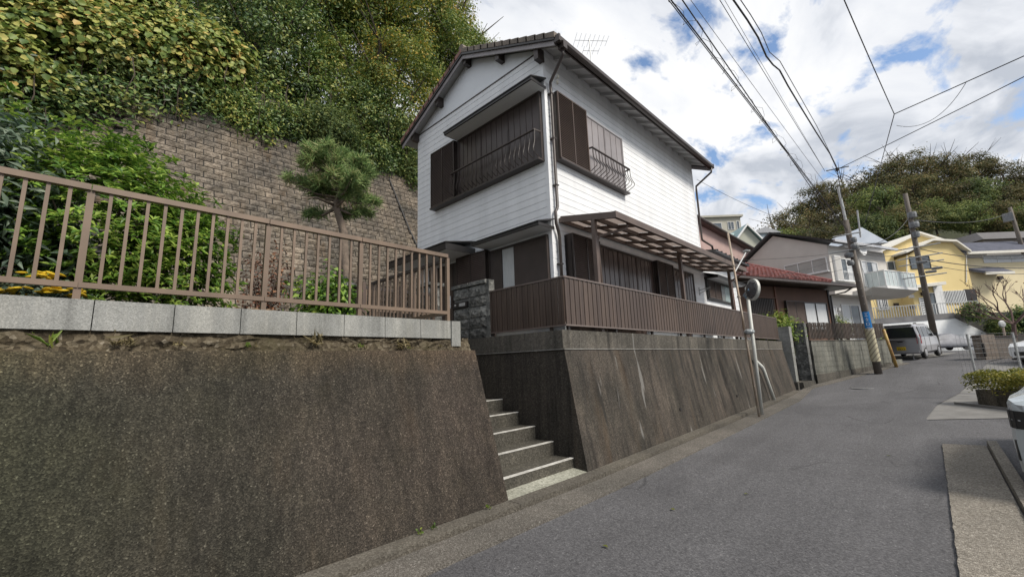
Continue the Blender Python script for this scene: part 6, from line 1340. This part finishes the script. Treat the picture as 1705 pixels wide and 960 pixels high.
def split_mesh(seed, bw=.425, bh=.196):
    r = random.Random(seed); mb = MB(); nx, nz = 5, 3; g = {}
    for i in range(nx + 1):
        for j in range(nz + 1):
            e = i in (0, nx) or j in (0, nz); g[i, j] = mb.pt((bw * (i / nx - .5) + (0 if i in (0, nx) else r.uniform(-.02, .02)), -(.012 if e else r.uniform(.025, .075)), bh * (j / nz)))
    for i in range(nx):
        for j in range(nz): mb.f.append([g[i, j], g[i + 1, j], g[i + 1, j + 1], g[i, j + 1]])
    B = [mb.pt((-bw / 2, .02, 0)), mb.pt((bw / 2, .02, 0)), mb.pt((bw / 2, .02, bh)), mb.pt((-bw / 2, .02, bh))]; ed = [[g[i, 0] for i in range(nx + 1)], [g[nx, j] for j in range(nz + 1)], [g[i, nz] for i in range(nx, -1, -1)], [g[0, j] for j in range(nz, -1, -1)]]
    for k in range(4): mb.f.append(ed[k] + [B[(k + 1) % 4], B[k]])
    return mb
vm = [split_mesh(s).mesh('block', BIGB) for s in range(8)]
BWd, BHt = .455, .222; rows = int((WTOP - 1.9) / (BHt * upW.z)); tilt = math.atan(KB)
cand = []
for j in range(rows):
    z = 1.9 + j * BHt * upW.z; x = WX0 - (.2 if j % 2 else 0.0)
    while x + BWd < WX1: cand.append((x + BWd / 2, z)); x += BWd
def proj(P):
    d = AX.T @ (np.array(P) - CC); return PW / 2 + F_PX * d[0] / d[2], PH / 2 + F_PX * d[1] / d[2], d[2]
def vis(x, z):
    P = wallpt(x, z); a, b, d = proj(P); return (0 < a < 698 and 150 < b < 560), d
cand.sort(key=lambda c: (not vis(*c)[0], vis(*c)[1])); rest = MB(); rr = random.Random(9)
for n, (x, z) in enumerate(cand):
    p = wallpt(x, z)
    if n < 300: place(vm[n % 8], 'block', gw, p + nW * rr.uniform(0, .012), (-tilt, 0, 0))
    else:
        sm = vm[n % 8]; T = Matrix.Translation(p + nW * rr.uniform(0, .012)) @ Matrix.Rotation(-tilt, 4, 'X'); o = len(rest.v); rest.v += [tuple(T @ v.co) for v in sm.vertices]; rest.f += [[o + i for i in pl.vertices] for pl in sm.polygons]
rest.build('block_field', BIGB, gw, kind='stuff')
MB().tube([wallpt(8.6, 9.4) + nW * .09, wallpt(9.0, 7) + nW * .09, wallpt(9.5, 5) + nW * .09, wallpt(9.7, 3) + nW * .09], .03, 6).build('drain_hose', BLKP, gw)
# its left-hand return, running away behind the bushes
gw2 = thing('block_retaining_wall', 'left return of the rough block wall half buried in leaves', 'wall', (-2, 12.7, 2))
GA = R(172); T2 = Matrix.Translation((WX0 - .02, 0, 0))
def w2pt(s, z): return Vector((WX0 + .02 - s, WB0 + .05 + .30 * s + KB * (z - 2.0), z))
MB().hexa([w2pt(9, 1.5), w2pt(0, 1.5), w2pt(0, 1.5) + Vector((0, 1, 0)), w2pt(9, 1.5) + Vector((0, 1, 0))], [w2pt(9, 9), w2pt(0, 9), w2pt(0, 9) + Vector((0, 1, 0)), w2pt(9, 9) + Vector((0, 1, 0))]).build('backing', BIGJ, gw2)
a2 = math.atan(.30); n = 0
for j in range(16, 34):
    z = 1.9 + j * BHt * upW.z; s = .20 if j % 2 else .42
    while s < 4.6: place(vm[n % 8], 'block', gw2, w2pt(s, z) + nW * .005, (-tilt, 0, -a2)); n += 1; s += BWd * math.cos(a2)

# ------------------------------------------------------------------ hillside and its trees
mb = MB(); hx = np.linspace(-30, 34, 33); hy = [15.55, 16.4, 18, 21, 25, 30, 36, 46, 60]; hzv = [9.75, 10.8, 12.6, 15, 17.2, 19, 20, 20, 16]; hr = random.Random(4); gi = {}
for i, x in enumerate(hx):
    fall = max(0, x - 12) * .42
    for j, y in enumerate(hy): gi[i, j] = mb.pt((x, y + (.3 * max(0, -x) if j < 3 else .15 * max(0, -x)), max(hzv[j] - fall - (.5 if x < 0 else 0) + hr.uniform(-.3, .3) * (j > 0), 1.5)))
for i in range(len(hx) - 1):
    for j in range(len(hy) - 1): mb.f.append([gi[i, j], gi[i + 1, j], gi[i + 1, j + 1], gi[i, j + 1]])
mb.build('hillside', EARTH, kind='structure')
tree_variant('dk', L_DARK, 9.5, 3.2, 115, 210, .185, 21, csig=.40, shell=.62); tree_variant('md', L_MID, 10, 3.0, 115, 210, .175, 22, csig=.38, shell=.62); tree_variant('ol', L_OLIVE, 9.5, 2.7, 105, 190, .165, 23, csig=.37, shell=.62); tree_variant('md2', L_MID, 8, 2.6, 100, 180, .165, 24, csig=.34, shell=.62)
HT = [('dk', 60, -70, 27, 1.25, 'dark evergreen tree at the leftmost end of the wooded bank'), ('md', 225, -50, 26, 1.2, 'mid green tree rising behind the yellowing vines'), ('dk', 330, 30, 21, .95, 'dense dark tree above the highest part of the block wall'), ('dk', 440, 95, 20, .9, 'dark glossy tree above the pine'), ('md', 420, -40, 27, 1.25, 'tall mid green tree at the centre of the wooded bank'),
      ('md', 545, 10, 25, 1.15, 'tall green tree left of the gap of sky'), ('ol', 640, 20, 25, 1.2, 'olive and yellow leaved tree beside the house gable'), ('md2', 560, 150, 20.5, .85, 'drooping green tree over the wall beside the house'), ('ol', 655, 150, 21, .85, 'golden tinged tree low beside the roof edge'), ('ol', 715, 50, 27, 1.05, 'yellow green tree behind the tiled roof edge'), ('md', 755, 120, 25, .8, 'green tree showing over the rake tiles'), ('dk', 625, 225, 19.5, .6, 'small dark tree tucked behind the house corner'), ('ol', 800, 110, 27, .55, 'small golden tree at the right end of the wooded bank')]
for i, (k, px, py, dep, s, lab) in enumerate(HT):
    c_ = at_d(px, py, dep); H_ = {'dk': 9.5, 'md': 10, 'ol': 9.5, 'md2': 8}[k]; tree(k, lab, (c_[0], c_[1], c_[2] - .66 * H_ * s), i * 1.3, (s, s, s))
# understorey bushes along the wall crest
SV = {}
for key, mat, seed, lsz in (('d', L_DARK, 41, .14), ('m', L_MID, 42, .125), ('g', L_FAR, 43, .12)):
    rng = np.random.default_rng(seed); p, nm, c = clumps(85, 90, (1.35, 1.2, 1.0), .25, rng, .45, lumps=7); SV[key] = leaf_mesh('foliage', p, nm, lsz * rng.uniform(.6, 1.3, len(p)), mat, .45, rng=rng)
stm = MB()
for i in range(7): an = i * .9; stm.tube([(0, 0, -1.0), (.4 * math.cos(an), .4 * math.sin(an), -.2), (.9 * math.cos(an), .9 * math.sin(an), .5)], [.035, .025, .008], 5)
stm = stm.mesh('stem', TWIG)
rr = random.Random(17); BL = []
for i in range(30):
    x = -7 + i * .72; row = i % 2
    BL.append((x + rr.uniform(-.3, .3), 16.0 + row * 1.2 + rr.uniform(-.2, .3) + .3 * max(0, -x), 10.3 + row * .8 + rr.uniform(-.2, .4) - .42 * max(0, x - 12), rr.choice('dmgd'), rr.uniform(.75, 1.15)))
for (x, y, z, k, s) in BL:
    t = thing('bush', {'d': 'dark green bush crowding the top of the tall block wall', 'm': 'fresh green bush crowding the top of the tall block wall', 'g': 'dull green bush crowding the top of the tall block wall'}[k], 'bush', (x, y, z - .9), group='bushes along the wall crest'); place(stm, 'stem', t, (x, y, z), (0, 0, x), (s, s, s)); place(SV[k], 'foliage', t, (x, y, z), (0, 0, x * 2), (s, s, s))
# creeper curtains draped over the wall: (px, py) centre on the wall face, half extents in metres, leaf material
def curtain(label, spots, mat, lsz, seed, dens=150, thick=.22, aspect=.75):
    rng = np.random.default_rng(seed); P = []; N = []
    for (px, py, hw, hh) in spots:
        d = ray(px, py); k = KB; a = WB0 - KB * 2.0; tt = (a + k * CAMH) / (d[1] - k * d[2]); c = Vector(CC + tt * d)
        if c.x < WX0: s_ = (WX0 - c.x); c.y += .30 * s_ * .8
        n = int(dens * hw * hh * 4); u = rng.normal(size=n) * hw * .5; v = rng.normal(size=n) * hh * .5; w = np.abs(rng.normal(size=n)) * thick + .03
        q = np.array(c)[None] + np.outer(u, [1, 0, 0]) + np.outer(v, list(upW)) + np.outer(w, list(nW)); P.append(q); N.append(np.array(list(nW))[None] * .9 + rng.normal(size=(n, 3)) * .5 + np.array([0, 0, .5]))
    P = np.concatenate(P); N = np.concatenate(N); t = thing('creeper', label, 'creeper', tuple(P.mean(0)))
    place(leaf_mesh('foliage', P, N, lsz * rng.uniform(.6, 1.3, len(P)), mat, aspect, rng=rng), 'foliage', t)
    rr_ = random.Random(seed); mb = MB()
    for i in range(26):
        q = Vector(P[rr_.randrange(len(P))]); mb.tube([q + Vector((0, .05, .9)), q + Vector((rr_.uniform(-.1, .1), 0, .4)), q, q + Vector((rr_.uniform(-.1, .1), -.02, -.35))], [.014, .012, .009, .004], 4)
    mb.build('stem', TWIG, t); return t
curtain('dark green creeper hanging over the left block wall', [(30, 150, 1.3, .8), (90, 180, 1.2, .6), (160, 170, 1.1, .7), (210, 180, .8, .4), (250, 150, .8, .5), (20, 190, 1.0, .4), (120, 140, 1.2, .6)], L_DARK, .17, 51, 170, .35, .5)
curtain('green creeper hanging in a tongue down the block wall', [(405, 175, .7, .6), (430, 205, .7, .7), (440, 235, .45, .4), (470, 200, .8, .5), (510, 205, .8, .5), (545, 190, .8, .4), (590, 210, .8, .5), (625, 235, .7, .5), (655, 265, .6, .5), (680, 285, .5, .4), (665, 240, .8, .7), (560, 160, 1.2, .7), (440, 150, 1.0, .6), (685, 310, .35, .35)], L_MID, .15, 52, 170, .3, .5)
curtain('yellow green creeper tuft below the wall top', [(290, 180, .35, .4), (300, 195, .3, .3), (275, 165, .4, .3)], L_OLIVE, .12, 53, 160, .2, .5)
curtain('small green fern clump rooted in the block wall beside the pine', [(600, 335, .42, .3), (595, 348, .3, .22)], L_MID, .13, 54, 220, .2, .3)
# big yellowing vine mounds bulging over the crest
def vine_mound(label, px, py, dep, rad, seed, ncl=260, lsz=.155, mat=None):
    c = on_y(px, py, dep); rng = np.random.default_rng(seed); p, nm, cl = clumps(ncl // 3, 84, rad, .2, rng, .6, lumps=11); nm = nm + rng.normal(size=nm.shape) * .35; t = thing('vine', label, 'vine', tuple(c - np.array([0, 0, rad[2]])))
    nm = nm * .9 + np.array([-.2, -.4, .3]); place(leaf_mesh('foliage', p + c, nm, lsz * rng.uniform(.55, 1.35, len(p)), mat or L_VINE, .9, rng=rng, rnd_=True), 'foliage', t); mb = MB(); rr_ = random.Random(seed)
    for i in range(16): e = Vector(cl[rr_.randrange(len(cl))]) + Vector(c); mb.tube([Vector(c) + Vector((0, .6, -rad[2])), (Vector(c) + e) / 2, e, e + Vector((rr_.uniform(-.2, .2), -.1, -.7))], [.022, .016, .011, .004], 4)
    mb.build('stem', TWIG, t)
vine_mound('pale yellow-green vine mass spilling at the leftmost top of the bank', 45, 55, 15.9, (1.7, .9, 1.0), 61, 240)
vine_mound('broad yellowing vine mass over the block wall', 175, 70, 15.7, (1.35, .85, .95), 62, 240)
vine_mound('vine mass with orange-tinged leaves above the wall corner', 285, 90, 15.8, (1.15, .8, .85), 63, 200)
vine_mound('vine tongue with yellow leaves hanging beside the dark trees', 365, 105, 16.1, (.85, .7, .85), 64, 140)
vine_mound('upper vine mass turning yellow against the dark trees', 110, 5, 16.9, (2.2, .9, .9), 65, 230)
vine_mound('vine patch with rounded leaves low on the left wall', 8, 100, 15.2, (.7, .6, .6), 66, 80)
vine_mound('high vine mass above the orange-tinged one', 250, 25, 17.2, (1.4, .8, .8), 67, 170)

# ------------------------------------------------------------------ garden behind the fence
shrub('large bright green shrub with leaf rosettes behind the baluster fence', (.05, 5.6, 2.02), (1.05, .8, 1.06), L_BUSH, 1500, 1, .078, 71, aspect=.34, shell=.45, rosette=True)
shrub('lower bright green shrub reaching right behind the fence', (.66, 5.4, 2.02), (.6, .5, .76), L_BUSH, 620, 1, .074, 72, aspect=.34, shell=.4, rosette=True)
shrub('grey green shrub with narrow leaves at the left of the garden', (-.72, 5.6, 2.02), (.7, .7, 1.05), L_GREY, 420, 22, .10, 73, csig=.1, aspect=.3)
shrub('glossy green round shrub at the back of the garden', (-1.3, 7.2, 2.02), (1.2, .9, 1.5), L_BUSH, 420, 1, .12, 74, aspect=.36, rosette=True)
shrub('small glossy green shrub at the foot of the pine', (2.45, 6.0, 2.02), (.52, .45, .44), L_BUSH, 150, 14, .085, 75, csig=.07, aspect=.55)
shrub('dry red-brown twiggy shrub behind the fence', (1.75, 6.3, 2.02), (.33, .3, .65), L_RED, 120, 6, .05, 76, csig=.07, aspect=.5, stems=16)
fl = thing('flower_clump', 'clump of yellow flowers on grey leaves at the garden edge', 'flowers', (-.22, 4.7, 2.06)); rng = np.random.default_rng(80)
p, nm, c = clumps(60, 14, (.24, .15, .13), .05, rng); place(leaf_mesh('foliage', p + np.array([-.22, 4.72, 2.14]), nm, .05 * rng.uniform(.6, 1.3, len(p)), L_GREY, .5, rng=rng), 'foliage', fl)
YF = pm('yellow_petal', (.62, .44, .02), (.5, .33, .015), 20, .6); fm_ = MB().lathe([(.001, .0), (.012, .004), (.030, .008), (.032, .014), (.018, .018), (.001, .019)], (0, 0, 0), 8).mesh('flower', YF); rr = random.Random(81)
for cx, cy, cz, n_ in ((-.20, 4.62, 2.31, 13), (-.15, 4.62, 2.20, 13), (-.38, 4.60, 2.17, 12), (-.08, 4.64, 2.25, 5), (-.10, 4.6, 2.18, 6)):
    for i in range(n_): place(fm_, 'flower', fl, (cx + rr.gauss(0, .055), cy + rr.gauss(0, .04), cz + rr.gauss(0, .015)), (rr.uniform(-.4, .4), rr.uniform(-.4, .4), 0))
# pine: curved trunk and needle tufts
pn = thing('pine_tree', 'small trained pine with a bent trunk and a dense needle head', 'tree', (3.1, 7.0, 2.05))
tp = [Vector(on_y(578, 470, 7.0)), Vector(on_y(574, 430, 7.0)), Vector(on_y(572, 385, 7.0)), Vector(on_y(564, 360, 7.05)), Vector(on_y(558, 342, 7.0)), Vector(on_y(566, 318, 7.0)), Vector(on_y(556, 285, 7.0))]; tp = [Vector((tp[0].x + .02, 7.0, 2.0))] + tp
mb = MB(); mb.tube(tp, [.085, .078, .07, .066, .06, .05, .04, .018], 9); rr = random.Random(83); ends = []
for i in range(16):
    k = rr.uniform(4.3, 7); j = min(int(k), 6); q = tp[j].lerp(tp[j + 1], k - j); an = i * 2.4; L = rr.uniform(.35, .72) * (1.15 - .1 * (k - 4)); e = q + Vector((math.cos(an) * L, math.sin(an) * L, rr.uniform(.0, .3))); m_ = q.lerp(e, .5) + Vector((0, 0, -.06)); mb.tube([q, m_, e], [.03, .022, .01], 5); ends += [m_, e, q.lerp(e, .75)]
mb.tube([tp[5], tp[5] + Vector((-.35, -.1, .02)), tp[5] + Vector((-.6, -.1, -.06))], [.03, .02, .006], 5); mb.build('trunk', PINEB, pn, smooth=True)
rng = np.random.default_rng(84); cenp = []; tg = []
hc = np.array(on_y(556, 288, 7.0))
tips = np.array([list(e) for e in ends]); extra = rng.normal(size=(46, 3)); extra /= np.linalg.norm(extra, axis=1, keepdims=True); extra = hc + extra * np.array([.6, .55, .44]) * (.55 + .45 * rng.random(46))[:, None]; tips = np.concatenate([tips + [0, 0, .04], extra])
for q in tips:
    n = 95; ax0 = (q - hc) * np.array([1.0, 1.0, .6]) + np.array([0, 0, .45]); ax0 /= np.linalg.norm(ax0); d = rng.normal(size=(n, 3)) * .62 + ax0; d /= np.linalg.norm(d, axis=1, keepdims=True); cenp.append(q + d * .10 + ax0 * rng.uniform(-.06, .06, n)[:, None]); tg.append(d)
cenp = np.concatenate(cenp); tg = np.concatenate(tg); place(leaf_mesh('needles', cenp, rng.normal(size=cenp.shape), .23 * rng.uniform(.7, 1.2, len(cenp)), L_PINE, .045, 0, rng, tang=tg), 'needles', pn)
# cut logs on the ground behind the fence
for i, (px, dz) in enumerate(((432, 0), (452, .02))):
    q = on_y(px, 508, 4.75); lg = MB().tube([(q[0] - .04, 4.72, 2.13), (q[0] + .05, 5.0, 2.13)], .06, 9); tag(lg.build('cut_log', pm('pale_cut_wood_%d' % i, (.36, .25, .15), (.22, .14, .08), 12, .8)), ('cut log with a pale end lying behind the fence', 'second cut log lying behind the fence')[i], 'log')
# lantern-like stone in the garden
sl = thing('stone_lantern', 'small dark stone lantern behind the green shrub', 'lantern', (3.0, 6.7, 2.05)); q = on_y(575, 455, 6.7)
MB().lathe([(.13, 0), (.11, .08), (.07, .1), (.07, .62), (.12, .66)], (q[0], 6.7, 2.05), 8).build('shaft', SPLIT, sl); MB().box(q[0] - .09, q[0] + .09, 6.61, 6.79, 2.71, 2.88).build('fire_box', SPLIT, sl); MB().lathe([(.22, 2.88), (.2, 2.93), (.06, 3.0), (.03, 3.06)], (q[0], 6.7, 0), 6).build('cap', SPLIT, sl)
L_DRY = leafmat('dry_grass', [(0, (.10, .085, .04)), (.6, (.22, .18, .09)), (1, (.32, .27, .15))], .3)
# weeds on the rubble ledge and at the wall foot
def weed(label, P, n, h, mat, seed, grp):
    rng = np.random.default_rng(seed); t = thing('weed', label, 'weed', tuple(P), grp); d = rng.normal(size=(n, 3)) * np.array([.6, .6, .2]) + np.array([0, -.15, .8]); d /= np.linalg.norm(d, axis=1, keepdims=True); L = h * rng.uniform(.5, 1.1, n)
    place(leaf_mesh('blades', np.array(P) + d * L[:, None] * .5, rng.normal(size=(n, 3)), L, mat, .1, rng=rng, tang=d), 'blades', t); m = n // 3; c = np.array(P) + d[:m] * L[:m, None] * .8; place(leaf_mesh('leaves', c, rng.normal(size=(m, 3)) + [0, 0, 1], .035 * np.ones(m), mat, .6, rng=rng), 'leaves', t)
rr = random.Random(90)
for i, x in enumerate((-.12, .22, .27, .58, 1.05, 1.12, 1.62, 1.98, 2.08, 2.14, 2.52, 2.6, 2.66, 2.7, 3.1)):
    weed('dry weed tuft growing in the rubble ledge under the pale blocks', (x, 4.225, 1.76 + rr.uniform(0, .03)), rr.randrange(5, 16), rr.choice((.05, .06, .09, .16)), L_LIME if i % 4 == 0 else L_DRY, 100 + i, 'weeds along the rubble ledge')
for i, (px, py) in enumerate(((738, 885), (828, 850), (712, 893))):
    P = on_z(px, py, .06); weed('green weed sprouting at the foot of the dark wall', (P[0], 3.60, .05), 10, .06, L_LIME, 130 + i, 'weeds at the wall foot')
rr = random.Random(33); lfm = leaf_mesh('fallen_leaf', np.zeros((1, 3)), np.array([[0, 0, 1.]]), np.array([.06]), L_HEDGE, .7)
for i, (px, py) in enumerate(((1008, 912), (1243, 824), (1687, 925), (1120, 850), (700, 935), (905, 862), (1010, 800), (1480, 760))):
    P = on_g(px, py); tag(place(lfm, 'fallen_leaf', None, (P[0], P[1], P[2] + .02), (0.2, .1, i)), 'small dry leaf fallen on the street', 'leaf', 'fallen leaves')

# ------------------------------------------------------------------ plants further along
P = bend(-.6, .9, 2.02); shrub('lime green leafy bush between the pier and the red-roofed house', P, (1.15, .8, .55), L_LIME, 260, 20, .13, 140, csig=.13, aspect=.5)
shrub('dark fern bush in the gap beside the pale pier', (18.9, 4.4, .6), (.4, .3, .75), L_DARK, 80, 16, .13, 141, csig=.1)
P = bend(7.0, 2.6, 2.05); shrub('potted green shrub by the beige house door', P, (.55, .5, .7), L_MID, 90, 18, .12, 142)
P = bend(5.6, .5, 2.05); shrub('lime green weeds at the end of the picket fence', P, (.5, .3, .4), L_LIME, 60, 14, .10, 143)
hd = thing('hedge', 'clipped yellow-green hedge in the block planter', 'hedge', tuple(pA0)); rng = np.random.default_rng(145); n = 24000
uv = np.stack([rng.uniform(-.2, 2.9, n), rng.uniform(-.14, 2.2, n), np.zeros(n)], 1); edge = rng.random(n); uv[:, 2] = zp + .30 + (.46 * rng.random(n) ** .55) + .05 * np.sin(uv[:, 0] * 7) + .04 * np.sin(uv[:, 1] * 9)
w = np.array([list(PMx @ Vector(q)) for q in uv]); place(leaf_mesh('foliage', w, rng.normal(size=(n, 3)) + [0, 0, 1], .06 * rng.uniform(.6, 1.4, n), L_HEDGE, .5, rng=rng), 'foliage', hd)
hb = MB(PMx)
for i in range(26): u_ = rng.uniform(0, 2.7); v_ = rng.uniform(.1, 1.9); hb.tube([(u_, v_, zp + .2), (u_ + rng.uniform(-.1, .1), v_, zp + .55)], .008, 4)
hb.build('stem', TWIG, hd)
P = at_d(1620, 517, 37.6); shrub('dark conifer bush on the bank below the yellow house', (P[0], P[1], P[2] - .7), (1.1, .7, .65), L_DARK, 150, 20, .25, 146, csig=.25)
for i, (px, py, s) in enumerate(((1662, 540, .8), (1698, 532, 1.0))): P = at_d(px, py, 37.5); shrub(('dark shrub on the stone bank behind the brown pier', 'dark shrub on the stone bank behind the bare tree')[i], (P[0], P[1], P[2] - 1.0), (1.1, .8, s), L_DARK if i else L_FAR, 120, 18, .25, 147 + i, csig=.25)
# bare tree
bt = thing('bare_tree', 'leafless spreading tree with a few red leaves by the brown pier', 'tree', tuple(at_d(1690, 590, 20.5))); mb = MB(); rr = random.Random(150); tips = []
base = Vector(at_d(1692, 590, 20.5)); fork = Vector(at_d(1688, 540, 20.5))
mb.tube([base, base.lerp(fork, .5) + Vector((.05, 0, 0)), fork], [.13, .10, .08], 7)
def branch(p, d, L, r, lv):
    m_ = p + d * L * .5 + Vector((rr.uniform(-.1, .1), rr.uniform(-.1, .1), .04)) * L; e = p + d * L + Vector((0, 0, .10 * L)); mb.tube([p, m_, e], [r, r * .75, r * .5], 5); tips.append(e)
    if lv == 0: return
    for k in range(3 if lv > 1 else 3):
        v = (d + Vector((rr.uniform(-.7, .7), rr.uniform(-.7, .7), rr.uniform(-.25, .55)))).normalized(); branch(m_.lerp(e, rr.uniform(.2, 1)), v, L * rr.uniform(.5, .75), r * .55, lv - 1)
lft = Vector(-ER); 
for d in (lft + Vector((0, 0, .55)), lft * .8 + Vector((0, 0, 1.0)), lft * .9 + Vector((0, 0, .25)), Vector(ER) + Vector((0, 0, .7)), Vector((.1, .1, 1)), Vector(EN) * -.7 + Vector((0, 0, .8))): branch(fork, d.normalized(), 1.15, .05, 3)
mb.build('trunk', pm('red_grey_bark', (.14, .09, .08), (.09, .06, .055), 5, .85), bt); tp_ = np.array([list(t_) for t_ in tips])[::7]; place(leaf_mesh('crown', tp_ + [0, 0, -.05], RNG.normal(size=tp_.shape), .10 * np.ones(len(tp_)), L_RED, .6), 'crown', bt)
# wooded ridge on the far right
tree_variant('fb', L_BROWN, 11, 5.0, 110, 80, .36, 160, csig=.72, aspect=.6, shell=.55, flat=.5); tree_variant('fg', L_FAR, 10, 4.4, 110, 90, .36, 161, csig=.68, aspect=.6, shell=.55, flat=.6); tree_variant('fb2', L_BROWN, 12, 5.6, 80, 60, .34, 162, shell=.65, csig=.8, aspect=.6, flat=.4)
sk = [(1215, 400), (1270, 372), (1330, 330), (1390, 300), (1450, 275), (1500, 262), (1560, 256), (1620, 258), (1680, 268), (1760, 285), (1850, 300)]
def skyline(px): return float(np.interp(px, [s[0] for s in sk], [s[1] for s in sk]))
mb = MB(); prev = None
for px in range(1180, 2000, 40):
    ys_ = skyline(px); A_ = at_d(px, 470, 62); B_ = at_d(px, ys_ + 70, 84); C_ = at_d(px, ys_ + 62, 105); D_ = at_d(px, 560, 60); E_ = C_ + np.array([30, 30, -25]); ring = [mb.pt(q) for q in (D_ * [1, 1, 0] + [0, 0, 1.0], A_, (A_ + B_) / 2 + [0, 0, 1], B_, C_, E_)]
    if prev:
        for k in range(5): mb.f.append([prev[k], ring[k], ring[k + 1], prev[k + 1]])
    prev = ring
mb.build('far_hill', pm('dark_undergrowth', (.035, .042, .018), (.018, .022, .010), .6, .95), kind='structure')
rr = random.Random(170); FT = []
for i, px in enumerate(range(1285, 1800, 42)): FT.append((px + rr.uniform(-8, 8), 88, 'fb' if i % 3 else 'fb2', rr.uniform(.75, 1.2), 2))
for i, px in enumerate(range(1305, 1790, 50)): FT.append((px + rr.uniform(-8, 8), 76, ('fg', 'fb', 'fb')[i % 3], rr.uniform(.8, 1.0), 1))
for i, px in enumerate(range(1280, 1780, 46)): FT.append((px + rr.uniform(-8, 8), 66, ('fg', 'fg', 'fb')[i % 3], rr.uniform(.6, .8), 0))
names = {('fb', 2): 'brownish spreading tree on the far ridge', ('fb2', 2): 'thin-leaved tree on the crest of the far ridge', ('fg', 1): 'green tree midway up the far ridge', ('fb', 1): 'russet tree midway up the far ridge', ('fg', 0): 'green tree at the foot of the far ridge', ('fb', 0): 'russet tree at the foot of the far ridge'}
for i, (px, dep, key, s, row) in enumerate(FT):
    ys_ = skyline(px); ytop = ys_ + (2, 42, 78)[2 - row] + rr.uniform(-7, 13); H = (12 if key == 'fb2' else 11 if key == 'fb' else 10) * s * 1.02; T_ = at_d(px, ytop, dep); tree(key, names[key, row], (T_[0], T_[1], T_[2] - H), i * .9, (s, s, s), group='trees of the far ridge, ' + ('foot', 'middle', 'crest')[row])
